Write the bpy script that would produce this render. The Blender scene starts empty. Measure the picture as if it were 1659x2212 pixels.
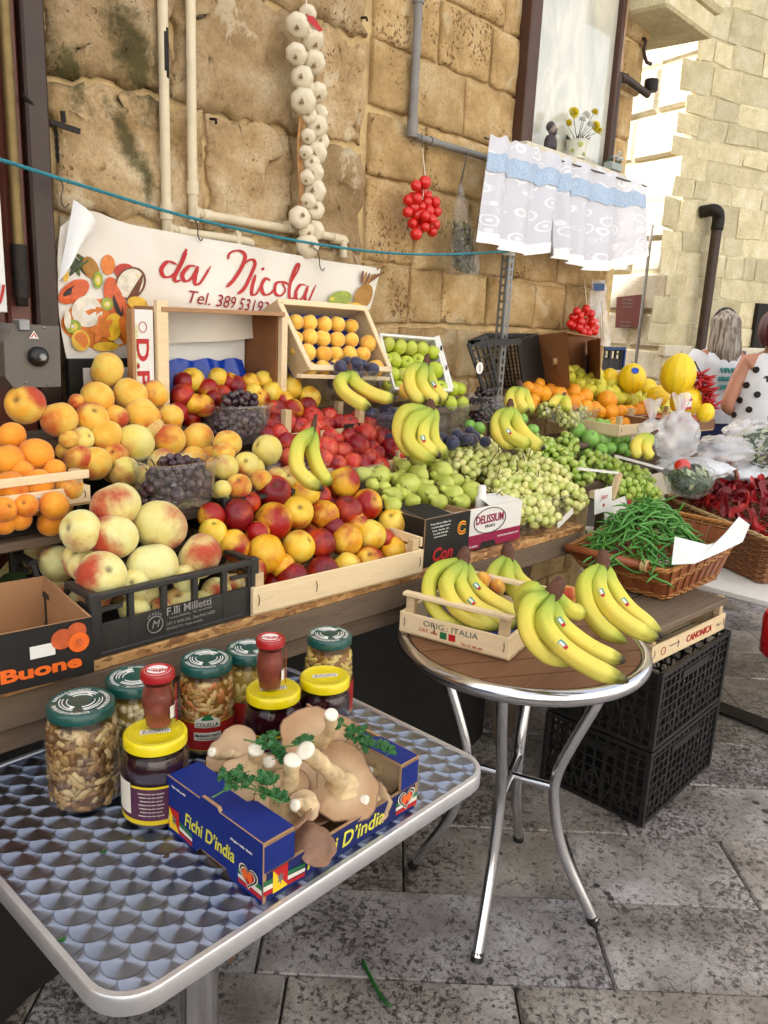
import bpy, math, random
import numpy as np
from mathutils import Vector, Matrix, noise, Euler
random.seed(7)
R_ = random.Random(11)
SC = bpy.context.scene
COL = SC.collection
# ------------------------------------------------------------------ camera
CAMH = 1.52
FPX, CX, CY = 1726.0, 829.5, 1106.0          # focal length in units of a 1659 x 2212 picture
PITCH, ROLL, YAW = math.radians(13.85), math.radians(2.7), math.radians(41.8)
_fh = Vector((math.cos(YAW), math.sin(YAW), 0)); _r0 = Vector((math.sin(YAW), -math.cos(YAW), 0)); _up = Vector((0, 0, 1))
_fw = _fh*math.cos(PITCH) - _up*math.sin(PITCH)
_u0 = _fh*math.sin(PITCH) + _up*math.cos(PITCH)
_R = math.cos(ROLL)*_r0 + math.sin(ROLL)*_u0
_U = -math.sin(ROLL)*_r0 + math.cos(ROLL)*_u0
_C = Vector((0, 0, CAMH))
cam = bpy.data.cameras.new('camera'); camo = bpy.data.objects.new('camera', cam); COL.objects.link(camo)
cam.sensor_fit = 'VERTICAL'; cam.sensor_height = 24.0; cam.lens = 24.0*FPX/2212.0
cam.clip_start = 0.05; cam.clip_end = 400
camo.matrix_world = Matrix(((_R.x, _U.x, -_fw.x, 0), (_R.y, _U.y, -_fw.y, 0), (_R.z, _U.z, -_fw.z, CAMH), (0, 0, 0, 1)))
SC.camera = camo
# ------------------------------------------------------------------ sky, sun, exposure
SUN_EL, SUN_AZ = math.radians(52), math.radians(-35)     # azimuth from +Y towards +X
W = bpy.data.worlds.new('World'); SC.world = W; W.use_nodes = True
wn = W.node_tree.nodes; wl = W.node_tree.links
sky = wn.new('ShaderNodeTexSky'); sky.sky_type = 'NISHITA'; sky.sun_disc = False
sky.sun_elevation = SUN_EL; sky.sun_rotation = SUN_AZ; sky.air_density = 1.0; sky.dust_density = 4.0; sky.ozone_density = 1.0
hs = wn.new('ShaderNodeHueSaturation'); hs.inputs['Saturation'].default_value = 0.34
wb_ = wn.new('ShaderNodeMix'); wb_.data_type = 'RGBA'; wb_.blend_type = 'MULTIPLY'; wb_.inputs[0].default_value = 1; wb_.inputs[7].default_value = (1, .985, .97, 1)
wl.new(sky.outputs[0], hs.inputs['Color']); wl.new(hs.outputs[0], wb_.inputs[6]); wl.new(wb_.outputs[2], wn['Background'].inputs['Color'])
wn['Background'].inputs['Strength'].default_value = 0.15
sun = bpy.data.lights.new('sun', 'SUN'); sun.energy = 3.2; sun.angle = math.radians(0.6); sun.color = (1, .965, .91)
suno = bpy.data.objects.new('sun', sun); COL.objects.link(suno); suno.location = (0, 0, 12)
_sd = Vector((math.sin(SUN_AZ)*math.cos(SUN_EL), math.cos(SUN_AZ)*math.cos(SUN_EL), math.sin(SUN_EL)))
suno.rotation_euler = _sd.to_track_quat('Z', 'Y').to_euler()
SC.view_settings.view_transform = 'Standard'; SC.view_settings.look = 'None'
SC.view_settings.gamma = 1.0; SC.view_settings.use_curve_mapping = False
SC.view_settings.exposure = 1.78
SC.cycles.max_bounces = 6; SC.cycles.transparent_max_bounces = 12; SC.cycles.caustics_reflective = False; SC.cycles.caustics_refractive = False

def ray(x, y): return _fw + _R*((x-CX)/FPX) - _U*((y-CY)/FPX)
def pd(x, y, d): return _C + ray(x, y)*d
def pz(x, y, z):
    r = ray(x, y); return _C + r*((z-CAMH)/r.z)
def py(x, y, Y):
    r = ray(x, y); return _C + r*(Y/r.y)
def px(x, y, X):
    r = ray(x, y); return _C + r*(X/r.x)
def depth(p): return (Vector(p)-_C).dot(_fw)
def pplane(x, y, y0, z0, m):                  # the plane z = z0 + m (y - y0)
    r = ray(x, y); t = (z0 - m*y0 - CAMH)/(r.z - m*r.y); return _C + r*t

# ------------------------------------------------------------------ materials
MATS = {}
def srgb(c):
    if isinstance(c, str):
        c = [int(c[i:i+2], 16)/255 for i in (0, 2, 4)]
    return tuple(((v/12.92) if v <= .04045 else ((v+.055)/1.055)**2.4) for v in c[:3])
class NT:
    def __init__(s, name):
        s.m = bpy.data.materials.new(name); s.m.use_nodes = True
        s.n = s.m.node_tree.nodes; s.l = s.m.node_tree.links; s.b = s.n['Principled BSDF']; s.out = s.n['Material Output']
        s._tc = None
    def tc(s, o='Object'):
        if s._tc is None: s._tc = s.n.new('ShaderNodeTexCoord')
        return s._tc.outputs[o]
    def link(s, a, b): s.l.new(a, b)
    def inp(s, sock, v):
        if hasattr(v, 'is_linked') or isinstance(v, bpy.types.NodeSocket): s.l.new(v, sock)
        else:
            if isinstance(v, (tuple, list)) and len(v) == 3 and sock.type == 'RGBA': v = (*v, 1)
            sock.default_value = v
    def math(s, op, a, b=0.0, c=None):
        n = s.n.new('ShaderNodeMath'); n.operation = op; s.inp(n.inputs[0], a); s.inp(n.inputs[1], b)
        if c is not None: s.inp(n.inputs[2], c)
        return n.outputs[0]
    def mix(s, f, a, b, bt='MIX'):
        n = s.n.new('ShaderNodeMix'); n.data_type = 'RGBA'; n.blend_type = bt
        s.inp(n.inputs[0], f); s.inp(n.inputs[6], a); s.inp(n.inputs[7], b); return n.outputs[2]
    def ramp(s, f, stops, interp='LINEAR'):
        n = s.n.new('ShaderNodeValToRGB'); n.color_ramp.interpolation = interp; e = n.color_ramp.elements
        while len(e) < len(stops): e.new(0.5)
        for i, (p, c) in enumerate(stops):
            e[i].position = p; e[i].color = (*c, 1) if len(c) == 3 else c
        s.inp(n.inputs[0], f); return n.outputs[0]
    def step(s, f, a, b):
        n = s.n.new('ShaderNodeMapRange'); s.inp(n.inputs[0], f); n.inputs[1].default_value = a; n.inputs[2].default_value = b; n.clamp = True
        n.interpolation_type = 'SMOOTHSTEP'; return n.outputs[0]
    def noise(s, scale, detail=4, rough=.55, vec=None, w=None, dist=0.0, out=0):
        n = s.n.new('ShaderNodeTexNoise'); n.inputs['Scale'].default_value = scale; n.inputs['Detail'].default_value = detail
        n.inputs['Roughness'].default_value = rough; n.inputs['Distortion'].default_value = dist
        if w is not None: n.noise_dimensions = '4D'; s.inp(n.inputs['W'], w)
        s.inp(n.inputs['Vector'], vec if vec is not None else s.tc()); return n.outputs[out]
    def vor(s, scale, vec=None, feat='F1', out='Distance', rnd=1.0):
        n = s.n.new('ShaderNodeTexVoronoi'); n.feature = feat; n.inputs['Scale'].default_value = scale; n.inputs['Randomness'].default_value = rnd
        s.inp(n.inputs['Vector'], vec if vec is not None else s.tc()); return n.outputs[out]
    def wave(s, scale, dist=2.0, vec=None, dr='X', detail=2, kind='BANDS', dscale=1.0):
        n = s.n.new('ShaderNodeTexWave'); n.wave_type = kind
        if kind == 'BANDS': n.bands_direction = dr
        n.inputs['Scale'].default_value = scale; n.inputs['Distortion'].default_value = dist; n.inputs['Detail'].default_value = detail; n.inputs['Detail Scale'].default_value = dscale
        s.inp(n.inputs['Vector'], vec if vec is not None else s.tc()); return n.outputs['Fac']
    def mapping(s, scale=(1, 1, 1), loc=(0, 0, 0), rot=(0, 0, 0), vec=None):
        n = s.n.new('ShaderNodeMapping'); n.inputs['Scale'].default_value = scale; n.inputs['Location'].default_value = loc; n.inputs['Rotation'].default_value = rot
        s.inp(n.inputs['Vector'], vec if vec is not None else s.tc()); return n.outputs[0]
    def sep(s, v):
        n = s.n.new('ShaderNodeSeparateXYZ'); s.inp(n.inputs[0], v); return n.outputs
    def geo(s, o='Position'):
        return s.n.new('ShaderNodeNewGeometry').outputs[o]
    def rnd(s): return s.n.new('ShaderNodeObjectInfo').outputs['Random']
    def bump(s, h, strength=.3, dist=.01):
        n = s.n.new('ShaderNodeBump'); n.inputs['Strength'].default_value = strength; n.inputs['Distance'].default_value = dist
        s.inp(n.inputs['Height'], h)
        if s.b.inputs['Normal'].is_linked: s.l.new(s.b.inputs['Normal'].links[0].from_socket, n.inputs['Normal'])
        s.l.new(n.outputs[0], s.b.inputs['Normal']); return n.outputs[0]
    def set(s, **k):
        names = dict(col='Base Color', rough='Roughness', metal='Metallic', spec='Specular IOR Level', sheen='Sheen Weight', coat='Coat Weight', sss='Subsurface Weight', trans='Transmission Weight', alpha='Alpha', ior='IOR', coatr='Coat Roughness')
        for a, v in k.items(): s.inp(s.b.inputs[names[a]], v)
        return s
    def done(s): MATS[s.m.name] = s.m; return s.m

def simple(name, col, rough=.5, metal=0, var=.25, scale=20, bump=0.0, bscale=200, coat=0, spec=.5, sheen=0, grime=0, rvar=.1):
    """plain material: base colour with noise variation, roughness variation, optional fine bump"""
    t = NT(name); c = srgb(col) if isinstance(col, str) else col
    w = t.math('MULTIPLY', t.rnd(), 37.0)
    n = t.noise(scale, 5, .6, w=w)
    dark = tuple(v*(1-var) for v in c); lite = tuple(min(1, v*(1+var*.6)) for v in c)
    col_ = t.ramp(n, [(.3, dark), (.7, lite)])
    if grime:
        g = t.step(t.noise(scale*.35, 6, .7, w=w), .52, .75)
        col_ = t.mix(t.math('MULTIPLY', g, grime), col_, tuple(v*.35 for v in c))
    t.set(col=col_, metal=metal, coat=coat, spec=spec, sheen=sheen)
    t.set(rough=t.math('MULTIPLY_ADD', t.noise(scale*2, 3), rvar*2, rough-rvar))
    if bump: t.bump(t.noise(bscale, 4, .6), bump, .004)
    return t.done()

# ------------------------------------------------------------------ mesh building
class MB:
    def __init__(s): s.v = []; s.f = []; s.m = []; s.T = None
    def add(s, vs, fs, m=0):
        o = len(s.v)
        for v in vs:
            v = Vector(v)
            s.v.append(s.T @ v if s.T is not None else v)
        for f in fs: s.f.append(tuple(i+o for i in f)); s.m.append(m)
        return s
    def box(s, a, b, bev=.0, m=0):
        """box between corner a and corner b, chamfered by bev"""
        a = [min(p, q) for p, q in zip(a, b)]; b = [max(p, q) for p, q in zip(a, b)] if False else b
        lo = a; hi = [max(p, q) for p, q in zip(a, b)]
        e = min(bev, *( (h-l)*.45 for l, h in zip(lo, hi)))
        if e <= 1e-6:
            vs = [(x, y, z) for x in (lo[0], hi[0]) for y in (lo[1], hi[1]) for z in (lo[2], hi[2])]
            return s.add(vs, [(0, 1, 3, 2), (4, 6, 7, 5), (0, 4, 5, 1), (2, 3, 7, 6), (0, 2, 6, 4), (1, 5, 7, 3)], m)
        vs = []; idx = {}
        for sx in (0, 1):
            for sy in (0, 1):
                for sz in (0, 1):
                    c = [(lo, hi)[k][i] for i, k in enumerate((sx, sy, sz))]
                    d = [e if k == 0 else -e for k in (sx, sy, sz)]
                    for ax in range(3):
                        p = [c[i] + (0 if i == ax else d[i]) for i in range(3)]
                        idx[(sx, sy, sz, ax)] = len(vs); vs.append(p)
        fs = []
        for ax in range(3):
            o1, o2 = [i for i in range(3) if i != ax]
            for k in (0, 1):
                q = []
                for (u, w) in ((0, 0), (1, 0), (1, 1), (0, 1)):
                    key = [0, 0, 0]; key[ax] = k; key[o1] = u; key[o2] = w; q.append(idx[(*key, ax)])
                flip = (k == 0) ^ (ax == 1)
                fs.append(tuple(q[::-1]) if flip else tuple(q))
        for ax in range(3):               # edges parallel to ax
            o1, o2 = [i for i in range(3) if i != ax]
            for u in (0, 1):
                for w in (0, 1):
                    k0 = [0, 0, 0]; k1 = [0, 0, 0]; k0[o1] = k1[o1] = u; k0[o2] = k1[o2] = w; k1[ax] = 1
                    q = (idx[(*k0, o1)], idx[(*k0, o2)], idx[(*k1, o2)], idx[(*k1, o1)]); fs.append(q)
        for sx in (0, 1):
            for sy in (0, 1):
                for sz in (0, 1): fs.append(tuple(idx[(sx, sy, sz, a)] for a in range(3)))
        return s.add(vs, fs, m)
    def bar(s, p, q, w, h, bev=0.0, up=(0, 0, 1), m=0):
        """beam from p to q, w across, h along up"""
        p = Vector(p); q = Vector(q); d = (q-p); L = d.length; d.normalize(); up = Vector(up)
        x = d.cross(up)
        if x.length < 1e-4: x = d.cross(Vector((0, 1, 0)))
        x.normalize(); z = x.cross(d).normalized()
        T = Matrix(((d.x, x.x, z.x, p.x), (d.y, x.y, z.y, p.y), (d.z, x.z, z.z, p.z), (0, 0, 0, 1)))
        old = s.T; s.T = (old @ T) if old is not None else T
        s.box((0, -w/2, -h/2), (L, w/2, h/2), bev, m); s.T = old; return s
    def tube(s, pts, r, n=8, cap=True, m=0, closed=False, squash=None):
        pts = [Vector(p) for p in pts]; N = len(pts)
        rs = r if isinstance(r, (list, tuple)) else [r]*N
        vs = []; fs = []; prev = None
        for i, p in enumerate(pts):
            if closed: d = pts[(i+1) % N]-pts[i-1]
            else: d = pts[min(i+1, N-1)]-pts[max(i-1, 0)]
            if d.length < 1e-9: d = Vector((0, 0, 1))
            d.normalize()
            if prev is None:
                a = Vector((0, 0, 1)) if abs(d.z) < .9 else Vector((1, 0, 0))
                u = d.cross(a).normalized()
            else: u = (prev - d*prev.dot(d)).normalized()
            w = d.cross(u); prev = u
            for k in range(n):
                an = 2*math.pi*k/n; rr = rs[i]
                if squash: rr *= squash(an)
                vs.append(p + (u*math.cos(an) + w*math.sin(an))*rr)
        M_ = N if closed else N-1
        for i in range(M_):
            j = (i+1) % N
            for k in range(n):
                k2 = (k+1) % n; fs.append((i*n+k, i*n+k2, j*n+k2, j*n+k))
        if cap and not closed: fs.append(tuple(range(n))[::-1]); fs.append(tuple((N-1)*n+k for k in range(n)))
        return s.add(vs, fs, m)
    def lathe(s, prof, n=24, m=0, c=(0, 0, 0), cap=True):
        vs = []; fs = []
        for (r, z) in prof:
            for k in range(n):
                a = 2*math.pi*k/n; vs.append((c[0]+r*math.cos(a), c[1]+r*math.sin(a), c[2]+z))
        for i in range(len(prof)-1):
            for k in range(n):
                k2 = (k+1) % n; fs.append((i*n+k, i*n+k2, (i+1)*n+k2, (i+1)*n+k))
        if cap:
            fs.append(tuple(range(n))[::-1]); fs.append(tuple((len(prof)-1)*n+k for k in range(n)))
        return s.add(vs, fs, m)
    def ball(s, c, r, n=8, k=6, m=0, sc=(1, 1, 1)):
        c = Vector(c); vs = [c+Vector((0, 0, -r*sc[2]))]; fs = []
        for i in range(1, k):
            t = math.pi*i/k
            for j in range(n):
                a = 2*math.pi*j/n; vs.append(c+Vector((r*sc[0]*math.sin(t)*math.cos(a), r*sc[1]*math.sin(t)*math.sin(a), -r*sc[2]*math.cos(t))))
        vs.append(c+Vector((0, 0, r*sc[2]))); e = len(vs)-1
        for j in range(n):
            j2 = (j+1) % n; fs.append((0, 1+j2, 1+j)); fs.append((e, e-n+j, e-n+j2))
            for i in range(k-2): fs.append((1+i*n+j, 1+i*n+j2, 1+(i+1)*n+j2, 1+(i+1)*n+j))
        return s.add(vs, fs, m)
    def grid(s, fn, nu, nv, m=0, closeu=False):
        """sheet of (nu+1) x (nv+1) points fn(u, v)"""
        vs = [fn(i/nu, j/nv) for j in range(nv+1) for i in range(nu+1)]
        fs = [(j*(nu+1)+i, j*(nu+1)+i+1, (j+1)*(nu+1)+i+1, (j+1)*(nu+1)+i) for j in range(nv) for i in range(nu)]
        return s.add(vs, fs, m)
    def poly(s, pts, th=0.0, nrm=None, m=0):
        """flat polygon; th extrudes it along -nrm"""
        pts = [Vector(p) for p in pts]; n = len(pts)
        if not th: return s.add(pts, [tuple(range(n))], m)
        nrm = Vector(nrm).normalized(); b = [p - nrm*th for p in pts]
        fs = [tuple(range(n)), tuple(range(2*n-1, n-1, -1))] + [(i, n+i, n+(i+1) % n, (i+1) % n) for i in range(n)]
        return s.add(pts+b, fs, m)
    def mesh(s, name, mats, smooth=False):
        me = bpy.data.meshes.new(name); me.from_pydata([tuple(v) for v in s.v], [], s.f)
        for mt in (mats if isinstance(mats, (list, tuple)) else [mats]): me.materials.append(MATS[mt] if isinstance(mt, str) else mt)
        if any(s.m): me.polygons.foreach_set('material_index', s.m)
        if smooth: me.polygons.foreach_set('use_smooth', [True]*len(me.polygons))
        me.validate(); me.update()
        if smooth and smooth is not True:
            try: me.set_sharp_from_angle(angle=math.radians(smooth))
            except Exception: pass
        return me
    def build(s, name, mats, parent=None, smooth=False, loc=None):
        """ONE object; its origin goes to loc (default: the base centre of the shape)"""
        if loc is None:
            if parent is None:
                xs = [v.x for v in s.v]; ys = [v.y for v in s.v]; zs = [v.z for v in s.v]
                loc = Vector(((min(xs)+max(xs))/2, (min(ys)+max(ys))/2, min(zs)))
            else: loc = Vector((0, 0, 0))
        loc = Vector(loc); s.v = [v-loc for v in s.v]
        return put(name, s.mesh(name, mats, smooth), loc=loc, parent=parent)

def put(name, me, loc=(0, 0, 0), rot=(0, 0, 0), sc=1.0, parent=None, label=None, cat=None, group=None, kind=None):
    o = bpy.data.objects.new(name, me); COL.objects.link(o)
    o.location = loc
    if isinstance(rot, Matrix): o.rotation_euler = rot.to_euler()
    else: o.rotation_euler = rot
    o.scale = (sc, sc, sc) if not isinstance(sc, (tuple, list, Vector)) else sc
    if parent is not None: o.parent = parent
    return tag(o, label, cat, group, kind)
def tag(o, label=None, cat=None, group=None, kind=None):
    if label: o['label'] = label
    if cat: o['category'] = cat
    if group: o['group'] = group
    if kind: o['kind'] = kind
    return o
def thing(name, label, cat, loc=(0, 0, 0), rz=0.0, group=None, rot=None):
    o = bpy.data.objects.new(name, None); COL.objects.link(o); o.empty_display_size = .05
    o.location = loc; o.rotation_euler = rot if rot is not None else (0, 0, rz)
    return tag(o, label, cat, group)
def structure(o): o['kind'] = 'structure'; return o

def catmull(pts, n=6):
    P = [Vector(p) for p in pts]; P = [P[0]*2-P[1]] + P + [P[-1]*2-P[-2]]; out = []
    for i in range(1, len(P)-2):
        for k in range(n):
            t = k/n; a, b, c, d = P[i-1:i+3]
            out.append(.5*((2*b) + (c-a)*t + (2*a-5*b+4*c-d)*t*t + (3*b-a-3*c+d)*t**3))
    out.append(P[-2]); return out
def frame(o, x, y):
    """matrix with origin o, x axis and y axis given (z = x cross y)"""
    x = Vector(x).normalized(); y = (Vector(y) - x*Vector(y).dot(x)).normalized(); z = x.cross(y); o = Vector(o)
    return Matrix(((x.x, y.x, z.x, o.x), (x.y, y.y, z.y, o.y), (x.z, y.z, z.z, o.z), (0, 0, 0, 1)))
def text_mesh(s, mat, size=.05, shear=0.0, bold=0.0, width=None, align='CENTER', spacing=1.0, height=None, th=.0006, bend=None):
    cu = bpy.data.curves.new('lettering', 'FONT'); cu.body = s; cu.size = size; cu.shear = shear; cu.offset = bold
    cu.align_x = align; cu.align_y = 'CENTER'; cu.space_character = spacing; cu.extrude = th/2; cu.resolution_u = 3
    ob = bpy.data.objects.new('lettering', cu); COL.objects.link(ob)
    me = bpy.data.meshes.new_from_object(ob)
    bpy.data.objects.remove(ob); bpy.data.curves.remove(cu)
    n = len(me.vertices); co = np.zeros(n*3); me.vertices.foreach_get('co', co); co = co.reshape(-1, 3)
    if n:
        lo = co.min(0); hi = co.max(0)
        sx = width/(hi[0]-lo[0]) if width else 1; sy = height/(hi[1]-lo[1]) if height else (sx if width and not height else 1)
        if width and align == 'CENTER': co[:, 0] -= (hi[0]+lo[0])/2
        if height: co[:, 1] -= (hi[1]+lo[1])/2
        co[:, 0] *= sx; co[:, 1] *= sy
        if bend:                            # bend the line round a circle of this radius
            r = bend; a = co[:, 0]/abs(r); rr = abs(r) + (co[:, 1] if r > 0 else -co[:, 1])
            co[:, 0] = rr*np.sin(a); co[:, 1] = rr*np.cos(a) if r > 0 else -rr*np.cos(a)
        me.vertices.foreach_set('co', co.ravel())
    me.materials.clear(); me.materials.append(MATS[mat] if isinstance(mat, str) else mat); me.update()
    return me
def text(s, M, mat, parent=None, name='lettering', **k):
    """flat lettering; M = frame matrix in the parent's space"""
    o = put(name, text_mesh(s, mat, **k), parent=parent); o.matrix_local = M if isinstance(M, Matrix) else frame(*M); return o
# ================================================================== materials of the setting
def stone_mat(name, c0, c1, c2, pits=1.0, stain=False, plaster=.35):
    t = NT(name); P = t.geo('Position'); r = t.rnd(); w = t.math('MULTIPLY', r, 20)
    base = t.ramp(t.noise(7, 6, .65, vec=P, w=w), [(.28, srgb(c0)), (.52, srgb(c1)), (.75, srgb(c2))])
    fine = t.noise(95, 5, .7, vec=P)
    base = t.mix(t.math('MULTIPLY', t.step(fine, .42, .75), .45), base, tuple(v*.62 for v in srgb(c0)))
    tone = t.math('MULTIPLY_ADD', r, .36, .8)
    cmb = t.n.new('ShaderNodeCombineColor'); [t.link(tone, cmb.inputs[i]) for i in range(3)]
    base = t.mix(1.0, base, cmb.outputs[0], 'MULTIPLY')
    # pitted holes, more of them in some bands
    wv = t.n.new('ShaderNodeVectorMath'); wv.operation = 'MULTIPLY_ADD'; t.link(t.noise(26, 4, .7, vec=P, out=1), wv.inputs[0]); wv.inputs[1].default_value = (.05, .05, .05); t.link(P, wv.inputs[2]); PW = wv.outputs[0]
    pn = t.vor(70, vec=t.mapping((1, 1, .7), vec=PW))
    size = t.noise(4.2, 3, vec=P, w=w)
    hole = t.math('LESS_THAN', pn, t.math('MULTIPLY', t.step(size, .42, .74), .27*pits))
    pn2 = t.vor(27, vec=t.mapping((1, 1, .75), vec=PW))
    hole2 = t.math('LESS_THAN', pn2, t.math('MULTIPLY', t.step(t.noise(2.7, 3, vec=P, w=w), .55, .75), .27*pits))
    hole = t.math('MAXIMUM', hole, hole2)
    base = t.mix(t.math('MULTIPLY', hole, .72), base, srgb('5a3a1c'))
    # rests of pale plaster
    pl = t.step(t.noise(3.3, 7, .62, vec=P, dist=.6), .60, .64)
    base = t.mix(t.math('MULTIPLY', pl, plaster), base, srgb('d8c9ac'))
    if stain:
        ms = None
        for (cx, cy, a, lx, lz) in ((285, 130, -24, .095, .30), (150, 160, -32, .08, .14), (270, 300, -27, .06, .19), (310, 380, -12, .035, .12), (355, 180, -3, .03, .18)):
            c = py(cx, cy, 2.05)
            mp = t.mapping((1/lx, .01, 1/lz), vec=None, loc=(0, 0, 0)); n = mp.node
            sub = t.n.new('ShaderNodeVectorMath'); sub.operation = 'SUBTRACT'; t.link(P, sub.inputs[0]); sub.inputs[1].default_value = c
            rot = t.n.new('ShaderNodeVectorRotate'); rot.rotation_type = 'Y_AXIS'; rot.inputs['Angle'].default_value = math.radians(-a); t.link(sub.outputs[0], rot.inputs['Vector'])
            t.link(rot.outputs[0], n.inputs['Vector'])
            ln = t.n.new('ShaderNodeVectorMath'); ln.operation = 'LENGTH'; t.link(mp, ln.inputs[0])
            f = t.math('SUBTRACT', 1.0, ln.outputs['Value'])
            ms = f if ms is None else t.math('MAXIMUM', ms, f)
        k = t.step(t.math('ADD', ms, t.math('MULTIPLY_ADD', t.noise(26, 7, .75, vec=P), 1.6, -.9)), .1, .75)
        green = t.mix(t.noise(9, 3, vec=P), srgb('211f16'), srgb('4c4c24'))
        base = t.mix(t.math('MULTIPLY', k, .85), base, green)
    t.set(col=base, rough=.92, spec=.15)
    h = t.math('SUBTRACT', t.math('MULTIPLY', t.noise(34, 8, .72, vec=P), 1.0), t.math('MULTIPLY', hole, .55))
    t.bump(h, .9, .012)
    t.bump(t.noise(150, 4, .7, vec=P), .5, .003)
    return t.done()
stone_mat('tufa', '92764a', 'c2a272', 'dcc8a0', 2.0, plaster=.35)
stone_mat('tufa_weathered', '8c7148', 'bea27a', 'd8c6a4', 1.2, stain=True, plaster=.6)
stone_mat('limestone_pale', 'c0b38c', 'dccfa8', 'ebe4cc', .35, plaster=.6)
stone_mat('limestone_white', 'c9c2b0', 'e2dccb', 'efeadd', .3, plaster=.5)
simple('mortar', 'c8ae80', .95, var=.3, scale=16, bump=.9, bscale=70, spec=.1)
simple('plaster_pale', 'd5cdb8', .9, var=.12, scale=5, bump=.3, bscale=60, spec=.2)
def paving_mat():
    t = NT('paving'); P = t.geo('Position'); r = t.rnd(); w = t.math('MULTIPLY', r, 30)
    big = t.noise(5, 6, .6, vec=P, w=w)
    base = t.ramp(big, [(.3, srgb('6a645e')), (.52, srgb('98938f')), (.75, srgb('c2c0be'))])
    str_ = t.noise(58, 8, .76, vec=P, w=w, dist=.7)
    dens = t.noise(2.2, 4, .6, vec=P, w=w)
    th = t.math('MULTIPLY_ADD', dens, .34, .29)
    d = t.step(t.math('SUBTRACT', str_, th), .05, .16)
    base = t.mix(t.math('MULTIPLY', t.math('SUBTRACT', 1, t.step(t.math('SUBTRACT', str_, th), -.05, .06)), .9), base, srgb('2c2621'))
    sp = t.vor(23, vec=t.mapping((1, 1, 1), vec=P)); spot = t.math('LESS_THAN', sp, t.math('MULTIPLY', t.step(t.noise(3.1, 4, vec=P, w=w), .50, .72), .33))
    base = t.mix(t.math('MULTIPLY', spot, .85), base, srgb('1b191c'))
    f2 = t.step(t.noise(110, 5, .7, vec=P, dist=.8), .50, .66); base = t.mix(t.math('MULTIPLY', f2, t.math('MULTIPLY_ADD', dens, .9, .05)), base, srgb('443c36'))
    tint = t.ramp(r, [(0, (.80, .76, .70)), (.5, (1, .97, .93)), (1, (.90, .93, 1.04))])
    base = t.mix(1.0, base, tint, 'MULTIPLY')
    t.set(col=base, spec=.45)
    t.set(rough=t.math('MULTIPLY_ADD', t.noise(20, 4, vec=P), .36, .22))
    t.bump(t.math('SUBTRACT', t.noise(28, 7, .7, vec=P, w=w), t.math('MULTIPLY', spot, .3)), .55, .008)
    return t.done()
paving_mat()
simple('joint_dirt', '2b2520', .95, var=.4, scale=30, bump=.5)
simple('dark_ground', '3a342e', .95, var=.3, scale=20)
simple('brown_paint', '5f2f20', .42, var=.18, scale=9, grime=.35, bump=.12, bscale=60)
simple('brown_dark', '33201a', .45, var=.25, scale=12, grime=.3)
simple('brass', '7d683e', .5, metal=.5, var=.25, scale=30)
simple('white_board', 'dcdad4', .5, var=.05, scale=8)
simple('pipe_cream', 'd6c7a8', .5, var=.12, scale=14, grime=.35)
simple('pipe_black_dirt', '17120d', .8, var=.3)
simple('pipe_grey', '7f7c78', .5, var=.15, scale=18, grime=.25)
simple('pipe_dark', '3a2a20', .55, var=.3, scale=18)
simple('iron_dark', '2a2522', .55, metal=.6, var=.3, scale=30)
simple('steel_galv', '8b8d8e', .42, metal=.75, var=.18, scale=30)
simple('wire', '6b6259', .4, metal=.8, var=.2)
simple('frame_brown', '4a2c1c', .55, var=.25, scale=15, grime=.2)
simple('frame_light', 'a98f74', .6, var=.15, scale=15)
simple('grey_enamel', '5d574f', .45, var=.15, scale=14, grime=.2)
simple('rubber_black', '121212', .4, var=.2)
simple('black_plastic_matte', '1c1b1b', .5, var=.2, scale=30)
simple('red_print', 'b3161c', .55, var=.08)
simple('white_print', 'e9e7e2', .55, var=.04)
simple('black_print', '151413', .55, var=.1)
simple('notice_red', '66261c', .45, var=.12, scale=12)

# ================================================================== ground
g = MB(); g.box((-30, -30, -.3), (40, 40, -.012))
structure(g.build('ground', 'joint_dirt', loc=(0, 0, 0)))
pav = put('paving', None, loc=(0, 0, 0)); pav['kind'] = 'structure'
rr = random.Random(5)
n_slab = 0
rows = [(-1.2+.2975*k) for k in range(40)]
for ri, a0 in enumerate(rows):                       # a: along the view, b: across
    a0 = .08 + .2975*ri
    if a0 > 9.5: break
    b = -3.0 - rr.random()*.5
    # joints seen in the picture
    fixed = {4: None}
    while b < 8:
        L = rr.uniform(.42, .78)
        if ri in (5, 6) and b < .6 < b+L+.2: L = .6-b
        if ri == 4 and b < .36 < b+L+.2: L = .36-b
        if L < .12: L = .3
        mid = _fh*(a0+.15) + _r0*(b+L/2)
        if mid.y < 2.6 and mid.x > -1.2 and mid.y > -4.5:
            m = MB(); e = .0022; zz = rr.uniform(-.004, .003)
            c = [(a0+e, b+e), (a0+e, b+L-e), (a0+.2975-e, b+L-e), (a0+.2975-e, b+e)]
            t4 = [_fh*u+_r0*v for u, v in c]; cen = sum(t4, Vector())/4
            top = [cen + (p-cen)*.985 for p in t4]
            vs = [Vector((p.x, p.y, -.03)) for p in t4] + [Vector((p.x, p.y, zz-.006+rr.uniform(-.001, .001))) for p in t4] + [Vector((p.x, p.y, zz+rr.uniform(-.0015, .0015))) for p in top]
            fs = [(8, 11, 10, 9)] + [(i, (i+1) % 4, 4+(i+1) % 4, 4+i)[::-1] for i in range(4)] + [(4+i, 4+(i+1) % 4, 8+(i+1) % 4, 8+i)[::-1] for i in range(4)]
            m.add(vs, fs); m.build('slab', 'paving', parent=pav); n_slab += 1
        b += L

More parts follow.
